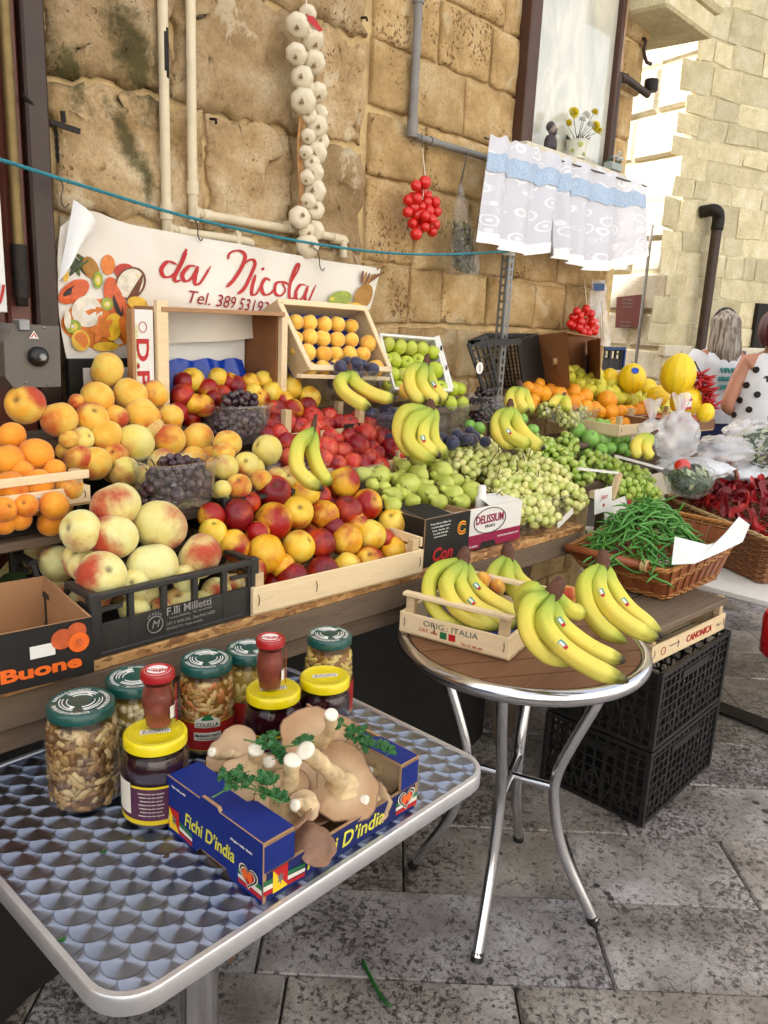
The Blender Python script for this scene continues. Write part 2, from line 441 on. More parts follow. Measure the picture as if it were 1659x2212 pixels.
# ================================================================== the stall's wall
WY = 2.05
wall = MB()
wall.box((-5, WY+.012, 0), (4.02, 9, 7.2))
wall_o = wall.build('wall', 'mortar', loc=(0, 0, 0)); tag(wall_o, 'old building wall of ochre tufa blocks with crumbling joints behind the stall', 'building')
def stone(parent, x0, x1, z0, z1, mat, seed, h=.012, rough=.004, rim=.018, jag=.006, nx=14, nz=9, Y=WY, frame_=None, name='stone_block'):
    m = MB(); off = Vector((seed*3.1, seed*1.7, seed*.7))
    def fn(u, v):
        # remap so that the rows near the rim are close to it
        U = (0, .0, .03, .10)[int(u*nx+.5)] if u*nx < 3.5 else ((1-(0, .0, .03, .10)[int((1-u)*nx+.5)]) if (1-u)*nx < 3.5 else .10+.80*(u*nx-3)/(nx-6))
        V = (0, .0, .05, .14)[int(v*nz+.5)] if v*nz < 3.5 else ((1-(0, .0, .05, .14)[int((1-v)*nz+.5)]) if (1-v)*nz < 3.5 else .14+.72*(v*nz-3)/(nz-6))
        x = x0+(x1-x0)*U; z = z0+(z1-z0)*V
        border = u < .5/nx or u > 1-.5/nx or v < .5/nz or v > 1-.5/nz
        q = Vector((x, 0, z))*9+off
        jx = noise.noise(q*1.6)*jag + noise.noise(q*5)*jag*.5; jz = noise.noise(q*1.6+Vector((9, 3, 1)))*jag + noise.noise(q*5+Vector((2, 7, 1)))*jag*.5
        de = min((x-x0), (x1-x), (z-z0), (z1-z))
        k = min(1, max(0, de/rim)); k = k*(2-k)
        y = -h*k - noise.fractal(q*1.2, 1.0, 2.0, 4)*rough*(.4+.6*k)
        y -= (noise.noise(Vector((seed, seed*.3, 1)))*.006)
        if border: y = .04
        p = Vector((x+jx, Y+y, z+jz))
        return frame_(p) if frame_ else p
    m.grid(fn, nx, nz)
    return m.build(name, mat, parent=parent, smooth=True)
rs = random.Random(3)
WIN = (2.985, 3.80, 2.225, 9)
def course(zs, x0, x1, lmin, lmax, mat, **k):
    seed = k.pop('seed', 1)
    for i in range(len(zs)-1):
        x = x0 - rs.random()*.25*(lmax); first = True
        while x < x1:
            L = rs.uniform(lmin, lmax)
            a, b = max(x, x0), min(x+L, x1)
            if x1-b < .07: b = x1; L = x1-x
            if b-a > .05:
                zz0, zz1 = zs[i]+rs.uniform(-.006, .006), zs[i+1]-.012+rs.uniform(-.006, .006)
                segs = [(a, b)]
                if zz1 > WIN[2]+.02:
                    segs = [(s0, s1) for (s0, s1) in ((a, min(b, WIN[0])), (max(a, WIN[1]), b)) if s1-s0 > .03]
                for s0, s1 in segs:
                    stone(wall_o, s0+.007, s1-.007, zz0, zz1, mat, rs.random()*40, **k)
            x += L
course([.0, .21, .43, .64, .85, 1.07, 1.28, 1.49, 1.70, 1.985, 2.20, 2.415, 2.63, 2.86, 3.10], 2.12, 3.88, .20, .44, 'tufa', h=.007, rough=.007, rim=.012, jag=.009)
course([0, .28, .56, .85, 1.15, 1.46, 1.735, 2.06, 2.40, 2.74, 3.05], 1.0, 2.10, .30, .52, 'tufa_weathered', h=.010, rough=.018, rim=.014, jag=.030, nx=30, nz=20)
# quoins at the broken right end
for i, (z0, z1, xe) in enumerate([(2.63, 2.86, 4.06), (2.86, 3.1, 4.10), (2.415, 2.62, 4.0), (2.2, 2.41, 3.96), (1.985, 2.19, 3.93), (1.7, 1.97, 3.93), (1.49, 1.69, 3.95), (1.28, 1.48, 3.97)]):
    m = MB(); m.box((3.885, WY-.006, z0+.006), (xe, WY+.2, z1-.008), .012); m.build('quoin', 'tufa', parent=wall_o)

# ------------------------------------------------------------------ brown shutter at the left edge
sh = thing('door_frame', 'brown painted metal door frame with brass rod at the left edge', 'door', (0.9, 2.0, 0))
def local(o, p): return Vector(p)-Vector(o.location)
m = MB(); m.T = Matrix.Translation(-Vector(sh.location))
xa = py(100, 300, 1.98).x
m.box((-.6, 1.99, 0), (xa-.115, 2.04, 3.4), .004); m.build('panel', 'brown_paint', parent=sh)
m = MB(); m.T = Matrix.Translation(-Vector(sh.location)); m.box((xa-.055, 1.955, 0), (xa, 2.05, 3.4), .006); m.build('jamb', 'brown_dark', parent=sh)
m = MB(); m.T = Matrix.Translation(-Vector(sh.location)); m.box((xa-.115, 1.975, 0), (xa-.057, 2.045, 3.4), .006); m.build('stile', 'brown_paint', parent=sh)
m = MB(); m.T = Matrix.Translation(-Vector(sh.location)); xb = py(28, 300, 1.95).x; m.tube([(xb, 1.955, 1.62), (xb, 1.955, 3.4)], .0125, 12); m.build('rod', 'brass', parent=sh, smooth=60)
m = MB(); m.T = Matrix.Translation(-Vector(sh.location)); m.tube([(xb, 1.955, 1.52), (xb, 1.955, 1.64)], .018, 12); m.box((xb-.012, 1.945, 1.50), (xb+.012, 1.965, 1.56), .002); m.build('rod_socket', 'iron_dark', parent=sh, smooth=50)
# white board with a red flourish, left of the door
m = MB(); q0 = py(15, 675, 1.94); q1 = py(-160, 640, 1.94)
m.box((q1.x-.2, 1.935, q0.z), (q0.x, 1.955, 2.6), .002)
bd = m.build('banner_board', 'white_board'); tag(bd, 'white sign board with a red letter stroke cut off by the left edge', 'sign')
m = MB(); m.tube(catmull([py(-12, 640, 1.93), py(-2, 655, 1.93), py(6, 630, 1.93), py(8, 615, 1.93)], 5), .003, 6); m.T = None
o = m.build('letter_stroke', 'red_print', parent=bd); o.location = -bd.location
# grey gear box of the awning
gb = thing('gear_box', 'grey metal gear box with warning triangle and black hub by the door', 'electric box', py(75, 838, 1.80))
Y0 = 1.80
def rel(o, p): return Vector(p)-Vector(o.location)
pts = [(20, 722), (30, 700), (128, 705), (132, 835), (30, 838), (12, 815), (8, 740)]
P3 = [rel(gb, py(a, b, Y0)) for a, b in pts]
m = MB(); m.poly(P3[::-1], th=.075, nrm=(0, -1, 0)); m.build('housing', 'grey_enamel', parent=gb)
c = rel(gb, py(80, 770, Y0)); 
m = MB(); m.T = Matrix.Translation(c) @ Matrix.Rotation(math.pi/2, 4, 'X'); m.lathe([(.022, 0), (.022, .012), (.016, .02), (.010, .022)], 20); m.build('hub', 'rubber_black', parent=gb, smooth=50)
m = MB(); m.T = Matrix.Translation(c+Vector((0, -.021, 0))) @ Matrix.Rotation(math.pi/2, 4, 'X'); m.lathe([(.009, 0), (.009, .01), (.007, .012)], 6); m.build('nut', 'steel_galv', parent=gb)
m = MB(); tp = [rel(gb, py(a, b, Y0-.002)) for a, b in ((73, 714), (84, 732), (63, 731))]; m.poly(tp); m.build('warning_triangle', 'white_print', parent=gb)
m = MB(); tp = [rel(gb, py(a, b, Y0-.003)) for a, b in ((74, 718), (80, 729), (77, 729), (73.5, 721.5), (69.5, 729), (66, 729))]; m.poly(tp); m.build('warning_mark', 'red_print', parent=gb)
for a, b in ((46, 711), (95, 708), (56, 826), (104, 830)):
    m = MB(); m.ball(rel(gb, py(a, b, Y0)), .0035, 8, 6); m.build('screw', 'steel_galv', parent=gb, smooth=True)
m = MB(); q = rel(gb, py(54, 702, Y0-.01)); m.box(q+Vector((-.012, 0, -.012)), q+Vector((.012, .03, .012)), .002); m.build('rod_clamp', 'steel_galv', parent=gb)
m = MB(); q = rel(gb, py(70, 838, Y0)); m.box((q.x-.05, .075, q.z+.02), (q.x+.05, .20, q.z+.11)); m.build('bracket', 'iron_dark', parent=gb)

# ------------------------------------------------------------------ pipes on the wall
def pipe(name, pts, r, mat, label, collars=(), parent=None, n=14):
    t = thing(name, label, 'pipe', pts[0])
    m = MB(); m.tube([rel(t, p) for p in pts], r, n); m.build('pipe_run', mat, parent=t, smooth=60)
    for i, (p, q) in enumerate(collars):
        m = MB(); m.tube([rel(t, p), rel(t, q)], r*1.28, n); m.build('collar', mat, parent=t, smooth=60)
    return t
pr = .0135; yp = WY-.03
xl = py(355, 200, yp).x; xr_ = py(414, 200, yp).x
za = py(370, 500, yp).z; zb = py(420, 462, yp).z
e1 = py(545, 532, yp).x; e2 = py(740, 530, yp).x
pA = pipe('water_pipe', catmull([(xl, yp, 3.4), (xl, yp, 2.6), (xl, yp, za+.04), (xl+.012, yp, za+.012), (xl+.04, yp, za), (xl+.1, yp, za), (e1-.03, yp, za-.002), (e1, yp+.01, za-.01), (e1+.005, yp+.05, za-.02)], 4), pr, 'pipe_cream', 'cream water pipe with black dirt bending right behind the banner', [((xl, yp, za+.03), (xl, yp, za+.07)), ((xl+.03, yp, za), (xl+.06, yp, za))])
m = MB(); m.tube([(xl, yp, 2.10), (xl, yp, 2.13), (xl, yp, 2.19), (xl, yp, 2.22)], [pr*1.005, pr*1.02, pr*1.02, pr*1.005], 14); o = m.build('dirt_patch', 'pipe_black_dirt', parent=pA, smooth=True); o.location = -pA.location
pB = pipe('water_pipe', catmull([(xr_, yp, 3.4), (xr_, yp, 2.6), (xr_, yp, zb+.04), (xr_+.012, yp, zb+.012), (xr_+.04, yp, zb), (xr_+.1, yp, zb), (e2-.03, yp, zb-.01), (e2, yp, zb-.022), (e2+.004, yp, zb-.07)], 4), pr, 'pipe_cream', 'cream water pipe that turns right above the rope behind the garlic braid', [((xr_, yp, zb+.05), (xr_, yp, zb+.085)), ((xr_+.03, yp, zb), (xr_+.06, yp, zb)), ((e2-.05, yp, zb-.012), (e2-.02, yp, zb-.014))])
for t_, x_, z_ in ((pA, e1-.06, za), (pB, (xr_+e2)/2+.06, zb)):
    m = MB(); m.box((x_-.008, yp-.016, z_-.016), (x_+.008, yp+.03, z_+.02), .002); m.tube([(x_, yp-.004, z_+.02), (x_, yp-.004, z_+.03)], .005, 8); o = m.build('pipe_clip', 'pipe_cream', parent=t_); o.location = -t_.location
yg = WY-.035
g0 = py(890, 290, yg); g1 = py(1052, 345, yg); gt = py(905, 0, yg)
gp = pipe('drain_pipe', [(g0.x, yg, 3.4), (g0.x, yg, g0.z)], .0155, 'pipe_grey', 'grey vertical pipe with a clamp ending at the tomato bunch', [((g0.x, yg, g0.z-.01), (g0.x, yg, g0.z+.05)), ((g0.x, yg, 2.555), (g0.x, yg, 2.58))])
gh = pipe('rail_pipe', [(g0.x+.018, yg, g0.z-.004), (g1.x+.25, yg, g0.z-.004)], .0125, 'pipe_grey', 'grey horizontal pipe with hanging hooks running under the curtain', [((g0.x+.10, yg, g0.z-.004), (g0.x+.125, yg, g0.z-.004))])
# rusty anchor with chain, on the stones beside the door
m = MB(); A = py(70, 220, 2.0); B = py(170, 285, 1.99)
m.tube([py(135, 240, 1.99), py(138, 265, 1.99)], .006, 6); m.bar(py(105, 262, 1.985), py(172, 284, 1.985), .01, .012)
m.tube(catmull([py(48, 205, 1.95), py(72, 228, 1.96), py(95, 255, 1.97), py(112, 272, 1.98)], 5), .005, 6)
for k in range(9):
    p = py(121+.5*k, 280+8*k, 1.99); m.tube([p+Vector((.004*math.cos(a)*(k % 2), .004*math.cos(a)*((k+1) % 2), .008*math.sin(a))) for a in [i*math.pi/4 for i in range(8)]], .0016, 5, closed=True)
tag(m.build('iron_chain', 'iron_dark'), 'rusty iron bar and short chain hanging on the stones beside the door', 'chain')
for (x, y, lab) in ((792, 38, 'dark iron peg sticking out of the wall right of the garlic'), (467, 258, 'small rusty nail in the large pale stone')):
    m = MB(); p = py(x, y, WY-.03); m.tube([p+Vector((0, .06, .01)), p, p+Vector((-.008, -.01, -.012))], .004, 6); tag(m.build('nail', 'iron_dark'), lab, 'nail')

# ------------------------------------------------------------------ window, sill, balcony slab
def window_glass():
    t = NT('window_glass'); P = t.geo('Position')
    n = t.noise(2.2, 5, .6, vec=t.mapping((2.2, 1, .7), vec=P), dist=1.5)
    c = t.ramp(n, [(.3, srgb('b0b0a6')), (.5, srgb('c6c4b4')), (.72, srgb('dedac6'))])
    t.set(col=c, rough=.16, spec=.6, coat=.6); return t.done()
window_glass()
win = thing('window', 'tall window with milky glass and brown frame above the curtain', 'window', (3.4, WY, 2.28))
yw = WY
def L(o, m): m.T = Matrix.Translation(-Vector(o.location)); return m
m = L(win, MB()); m.box((3.08, yw-.012, 2.235), (3.735, yw-.006, 3.6)); m.build('pane', 'window_glass', parent=win)
m = L(win, MB()); m.box((2.975, yw-.05, 2.232), (3.03, yw+.02, 3.6), .004); m.build('frame_post', 'frame_brown', parent=win)
m = L(win, MB()); m.box((3.031, yw-.035, 2.232), (3.078, yw+.02, 3.6), .004); m.build('sash', 'frame_brown', parent=win)
m = L(win, MB()); m.box((3.737, yw-.04, 2.232), (3.765, yw+.02, 3.6), .004); m.build('sash', 'frame_brown', parent=win)
m = L(win, MB()); m.box((3.766, yw-.03, 2.232), (3.80, yw+.02, 3.6), .004); m.build('frame_post', 'frame_light', parent=win)
m = L(win, MB()); m.box((2.95, yw-.095, 2.20), (3.84, yw+.02, 2.231), .004); m.build('sill', 'plaster_pale', parent=win)
m = MB(); m.box((3.80, WY-.22, 2.93), (4.34, WY+.3, 3.04), .012); m.box((3.78, WY-.25, 3.042), (4.38, WY+.3, 3.10), .02)
tag(m.build('balcony_slab', 'limestone_pale'), 'weathered stone slab corner jutting out at the top beside the window', 'ledge')
yd = WY-.03
a0 = py(1338, 165, yd); a1 = py(1318, 330, yd); b1 = py(1400, 205, yd-.05)
pipe('waste_pipe', catmull([(a0.x-.01, yd, a1.z-.15), (a0.x-.01, yd, a1.z), (a0.x-.01, yd, a0.z-.03), (a0.x+.005, yd, a0.z), (a0.x+.04, yd-.01, a0.z), b1], 4), .017, 'pipe_dark', 'dark waste pipe bent to the right beside the window', [((a0.x+.01, yd, a0.z), (a0.x+.05, yd-.01, a0.z))])
m = MB(); p = py(1405, 198, yd-.05); m.lathe([(.03, 0), (.034, .01), (.034, .05), (.028, .055)], 14, c=p); tag(m.build('pipe_end', 'iron_dark', smooth=50), 'black cap on the end of the dark waste pipe', 'pipe end')
m = MB(); p = py(1391, 110, WY-.02); m.tube(catmull([p+Vector((0, .06, .06)), p+Vector((0, 0, .05)), p, p+Vector((.0, -.02, -.05)), p+Vector((.03, -.03, -.055))], 5), .009, 8); tag(m.build('spout', 'pipe_dark', smooth=True), 'small dark spout below the stone slab corner', 'pipe')

# ------------------------------------------------------------------ the far building across the lane
FC = Vector((6.3, 2.73, 0)); fx = Vector((math.cos(math.radians(-19)), math.sin(math.radians(-19)), 0)); fl = Vector((-fx.y, fx.x, 0))
far = thing('far_building', 'sunlit pale limestone house across the lane with plinth and drainpipe', 'building', FC)
fb = MB(); base = [Vector((0, 0, 0)), fx*14, fx*14+fl*12, fl*12]
fb.add([p+Vector((0, 0, z)) for z in (0, 7.5) for p in base], [(0, 1, 5, 4), (1, 2, 6, 5), (2, 3, 7, 6), (3, 0, 4, 7), (4, 5, 6, 7)])
fb.build('wall', 'limestone_pale', parent=far)
rf = random.Random(8)
# right face: small coursed stones down to the plinth at 1.33
def face_frame(o, d, nrm):
    return lambda p: Vector(o) + d*p.x + nrm*(-p.y) + Vector((0, 0, p.z))
nR = Vector((fx.y, -fx.x, 0)); nL = -fx
zc = 1.40
while zc < 4.6:
    hgt = rf.uniform(.13, .24); x = -rf.random()*.2
    while x < 4.4:
        Ls = rf.uniform(.16, .42)
        m = MB(); d = rf.uniform(.002, .012); e = .005
        o0 = fx*(x+e)+nR*0; 
        vs = []
        for (u, v, k) in ((0, 0, 0), (1, 0, 0), (1, 1, 0), (0, 1, 0), (.02, .03, 1), (.98, .03, 1), (.98, .97, 1), (.02, .97, 1)):
            j = fx*rf.uniform(-.02, .02)+Vector((0, 0, rf.uniform(-.018, .018)))
            vs.append(fx*(x+e+(Ls-2*e)*u)+nR*(d*k)+Vector((0, 0, zc+e+(hgt-2*e)*v))+j)
        m.add(vs, [(4, 5, 6, 7)]+[(i, (i+1) % 4, 4+(i+1) % 4, 4+i) for i in range(4)])
        m.build('stone_block', 'limestone_pale', parent=far)
        x += Ls
    zc += hgt
zc = .2
while zc < 5.4:                                     # left face: big bright blocks
    hgt = rf.uniform(.22, .34); x = 0
    while x < 3.2:
        Ls = rf.uniform(.35, .7)
        m = MB(); d = rf.uniform(.006, .035); e = .010; vs = []
        for (u, v, k) in ((0, 0, 0), (1, 0, 0), (1, 1, 0), (0, 1, 0), (.04, .07, 1), (.96, .07, 1), (.96, .93, 1), (.04, .93, 1)):
            vs.append(fl*(x+e+(Ls-2*e)*u)+nL*(d*k)+Vector((0, 0, zc+e+(hgt-2*e)*v)))
        m.add(vs, [(7, 6, 5, 4)]+[(4+i, 4+(i+1) % 4, (i+1) % 4, i) for i in range(4)])
        m.build('stone_block', 'limestone_white', parent=far)
        x += Ls
    zc += hgt
m = MB(); m.bar(fx*-.06+nR*.03+Vector((0, 0, 1.345)), fx*9+nR*.03+Vector((0, 0, 1.345)), .07, .09, .01); m.build('plinth_moulding', 'plaster_pale', parent=far)
for i in range(14):
    for j in range(3):
        m = MB(); w_ = .62; a = i*w_+(.3 if j % 2 else 0)-.3
        if a < 0: a = 0.0
        b = min(9, (i+1)*w_+(.3 if j % 2 else 0)-.3)
        m.bar(fx*(a+.004)+nR*.02+Vector((0, 0, .15+.43*j)), fx*(b-.004)+nR*.02+Vector((0, 0, .15+.43*j)), .04, .422, .004); m.build('plinth_slab', 'plaster_pale', parent=far)
# things on the far building
def onfar(x, y, off=.05):            # where the ray meets the right face
    r = ray(x, y); o = FC+nR*off; t = (o-_C).dot(nR)/r.dot(nR); return _C+r*t
dp0 = onfar(1548, 500, .1); dp1 = onfar(1540, 740, .1)
t_ = pipe('drainpipe', [(dp0.x, dp0.y, dp0.z+.02), (dp0.x, dp0.y, dp0.z-.15), (dp0.x, dp0.y, 1.2), (dp0.x, dp0.y, .0)], .040, 'pipe_dark', 'thick dark brown downpipe on the far pale wall', [])
m = MB(); q = Vector((dp0.x, dp0.y, dp0.z+.01)); m.tube(catmull([q, q+Vector((0, 0, .09)), q+nR*.0-fx*.05+Vector((0, 0, .14)), q-fx*.1-nR*.09+Vector((0, 0, .13))], 5), .047, 12); o = m.build('elbow', 'iron_dark', parent=t_, smooth=True); o.location = -t_.location
def panel_on_far(name, x0, y0, x1, y1, th, mat, label, cat):
    a = onfar(x0, y0, .04); b = onfar(x1, y0, .04); c = onfar(x0, y1, .04)
    m = MB(); m.poly([Vector((a.x, a.y, c.z)), Vector((b.x, b.y, c.z)), Vector((b.x, b.y, a.z)), Vector((a.x, a.y, a.z))], th=th, nrm=nR)
    return tag(m.build(name, mat), label, cat), a, b, c
dk, *_ = panel_on_far('door_leaf', 1640, 655, 1760, 1180, .05, 'iron_dark', 'dark door cut by the right edge behind the red-haired woman', 'door')
# added house front, out of view behind the camera, to shade and reflect
m = MB(); m.box((-8, -4.6, 0), (9, -4.2, 6.0)); tag(m.build('added_house_front', 'white_board'), 'pale stone house front facing the stall from across the lane', 'building')
# ================================================================== materials of the stall
def wood_mat(name, c0, c1, grain=1.0, rough=.65, stretch=(1, 14, 14), rot=0, dark=.4):
    t = NT(name); w = t.math('MULTIPLY', t.rnd(), 31)
    v = t.mapping(stretch, rot=(0, 0, rot))
    g = t.noise(5, 6, .65, vec=v, w=w, dist=.8)
    f = t.noise(24, 5, .7, vec=v, w=w)
    c = t.mix(g, srgb(c0), srgb(c1))
    c = t.mix(t.math('MULTIPLY', t.step(f, .5, .8), dark*grain), c, tuple(v_*.45 for v_ in srgb(c0)))
    k = t.step(t.noise(7, 5, .6, w=w), .62, .72)
    c = t.mix(t.math('MULTIPLY', k, .25), c, tuple(v_*.5 for v_ in srgb(c0)))
    t.set(col=c, rough=rough, spec=.3); t.bump(f, .25, .002); return t.done()
wood_mat('crate_wood', 'd9bd92', 'ecd9b4')
wood_mat('crate_wood_grey', 'b59a72', 'd6bf98')
wood_mat('board_old', '54453a', '85725e', rough=.8, dark=.7)
wood_mat('slat_brown', '5e3d2a', '8d6547', rough=.55, dark=.6)
def osb_mat():
    t = NT('osb'); v = t.mapping((1, 1.6, 2.2)); n = t.vor(46, vec=v, out='Color'); s = t.sep(n)[0]
    c = t.ramp(s, [(0, srgb('7c5230')), (.5, srgb('a87a48')), (1, srgb('c79c66'))])
    t.set(col=c, rough=.75); t.bump(s, .5, .003); return t.done()
osb_mat()
def cardboard(name, col, var=.12, fl=0.0):
    t = NT(name); c = srgb(col); w = t.math('MULTIPLY', t.rnd(), 17)
    n = t.noise(12, 6, .6, w=w)
    cc = t.ramp(n, [(.3, tuple(v*(1-var) for v in c)), (.7, tuple(min(1, v*(1+var*.5)) for v in c))])
    t.set(col=cc, rough=.62, spec=.35); t.bump(t.noise(60, 4), .08, .002); return t.done()
cardboard('card_brown', '8a5c38'); cardboard('card_kraft', 'a9805a'); cardboard('card_raw', 'a4835f'); cardboard('card_black', '1d1a18', .2); cardboard('card_white', 'dedcd6', .05); cardboard('card_crimson', '8e1240', .08)
cardboard('card_blue', '0a2474', .14); cardboard('card_blue_dark', '14205c', .15)
simple('crate_black', '1b1a19', .42, var=.25, scale=25, grime=.0, bump=.06, bscale=90)
simple('crate_black_dusty', '2b2927', .5, var=.25, scale=25, bump=.1, bscale=90)
simple('crate_blue', '123a6e', .4, var=.15)
simple('crate_grey_print', '8d8a86', .6, var=.1)
simple('tray_blue', '0b3fae', .28, var=.1, scale=15)
simple('foam_white', 'e3e2de', .6, var=.05, scale=15)
simple('staple', '4a4a4a', .4, metal=.8)
simple('orange_print', 'e8671a', .5, var=.15, scale=40)
simple('yellow_print', 'e9c51e', .5, var=.06)
simple('green_print', '1f6a3a', .5, var=.06)
simple('gold_print', 'd8d24a', .5, var=.06)
simple('teal_print', '3d8f8c', .6, var=.06)
simple('grey_print', '6a6a66', .6, var=.06)
simple('peach_print', 'c2572a', .5, var=.5, scale=45)
simple('label_paper', 'ddd9cd', .6, var=.05)
simple('rope_blue', '2c8494', .6, var=.5, scale=220, bump=.3)
simple('garlic_skin', 'dccfb4', .55, var=.16, scale=60, bump=.15, bscale=120)
simple('garlic_root', 'a5825a', .85, var=.3, scale=80)
simple('straw', 'a77b4a', .8, var=.35, scale=60)
simple('tomato', 'd01c14', .22, var=.14, scale=6, coat=.2)
simple('string', 'ddd3bf', .8, var=.1)
simple('herb', '6e6430', .85, var=.5, scale=120)
simple('banner_back', 'f0efec', .5, var=.03)
def clear_mat(name, tint=(1, 1, 1), gloss=.22, rough=.08, haze=0.05, hazecol=(.9, .9, .9)):
    t = NT(name); n, l = t.n, t.l
    tr = n.new('ShaderNodeBsdfTransparent'); tr.inputs[0].default_value = (*tint, 1)
    gl = n.new('ShaderNodeBsdfGlossy'); gl.inputs['Roughness'].default_value = rough; gl.inputs[0].default_value = (1, 1, 1, 1)
    df = n.new('ShaderNodeBsdfDiffuse'); df.inputs[0].default_value = (*hazecol, 1)
    fr = n.new('ShaderNodeLayerWeight'); fr.inputs['Blend'].default_value = .5; fac_ = t.math('MULTIPLY_ADD', t.math('POWER', fr.outputs['Facing'], 3.0), gloss*1.6, .025)
    m1 = n.new('ShaderNodeMixShader'); m1.inputs[0].default_value = haze; l.new(tr.outputs[0], m1.inputs[1]); l.new(df.outputs[0], m1.inputs[2])
    m2 = n.new('ShaderNodeMixShader'); l.new(fac_, m2.inputs[0]); l.new(m1.outputs[0], m2.inputs[1]); l.new(gl.outputs[0], m2.inputs[2])
    bp = n.new('ShaderNodeBump'); bp.inputs['Strength'].default_value = .15; bp.inputs['Distance'].default_value = .004; l.new(t.noise(30, 2), bp.inputs['Height']); l.new(bp.outputs[0], gl.inputs['Normal']); l.new(bp.outputs[0], fr.inputs['Normal'])
    l.new(m2.outputs[0], t.out.inputs['Surface']); return t.done()
clear_mat('clear_plastic', (.97, .97, .97), .55, .08, .05)
clear_mat('clear_film', (.96, .96, .95), .2, .14, .03)
clear_mat('bag_white', (.97, .97, .98), .4, .2, .30, (.95, .96, 1.0))
clear_mat('jar_glass', (.97, .98, .97), .22, .02, .0)
# painted banner
# ================================================================== the stall table
stall = thing('market_stall', 'long wooden stall table stepped against the wall under the fruit crates', 'stall', (1.4, 1.6, 0))
yf = lambda x: 1.345 - .049*(x-.3)
def L2(m): m.T = Matrix.Translation(-Vector(stall.location)); return m
m = L2(MB()); xa, xb = -.3, 2.42
m.bar((xa, yf(xa)+.24, .849), (xb, yf(xb)+.24, .849), .48, .022, .002); m.build('shelf_board', 'osb', parent=stall)
m = L2(MB()); m.bar((xa, yf(xa)+.012, .805), (xb-.02, yf(xb)+.012, .805), .024, .064, .003); m.build('front_plank', 'board_old', parent=stall)
m = L2(MB()); m.bar((xa, yf(xa)+.035, .745), (1.7, yf(1.7)+.035, .745), .03, .05, .003); m.build('front_plank', 'board_old', parent=stall)
for (y0, y1, z, x1) in ((1.60, 1.84, 1.035, 3.3), (1.80, 2.03, 1.20, 2.75)):
    m = L2(MB()); m.box((-.3, y0, z-.02), (x1, y1, z), .002); m.build('shelf_board', 'board_old', parent=stall)
m = L2(MB()); m.box((2.44, 1.42, .90), (4.05, 2.03, .925), .002); m.build('shelf_board', 'board_old', parent=stall)
for x in (.0, 1.2, 2.36, 3.2, 3.98):
    for y in (1.46, 1.95):
        m = L2(MB()); h = .83 if x < 2.4 else .9
        m.box((x-.03, y-.03, 0), (x+.03, y+.03, h), .004); m.build('leg', 'board_old', parent=stall)
for x in (.0, 1.2, 2.3):
    m = L2(MB()); m.box((x-.02, 1.62, .862), (x+.02, 1.66, 1.014)); m.build('riser', 'board_old', parent=stall); m = L2(MB()); m.box((x-.02, 1.88, .862), (x+.02, 1.92, 1.179)); m.build('riser', 'board_old', parent=stall)
m = L2(MB()); m.tube([(1.55, yf(1.55)-.004, .80), (1.56, yf(1.55)-.02, .78), (1.565, yf(1.55)-.015, .73)], .004, 6); m.build('hook', 'rubber_black', parent=stall)

simple('under_stall_shade', '0b0907', .8, var=.4, scale=6)  # near-black sheet added under the stall, its colour stands in for deep shade
m = L2(MB()); m.grid(lambda u, v: (-.6+2.9*u, 1.52+.03*math.sin(u*31)+.012*noise.noise(Vector((u*40, v*5, 0))), .72*v+.004), 90, 8); m.build('shade_sheet', 'under_stall_shade', parent=stall, smooth=True)
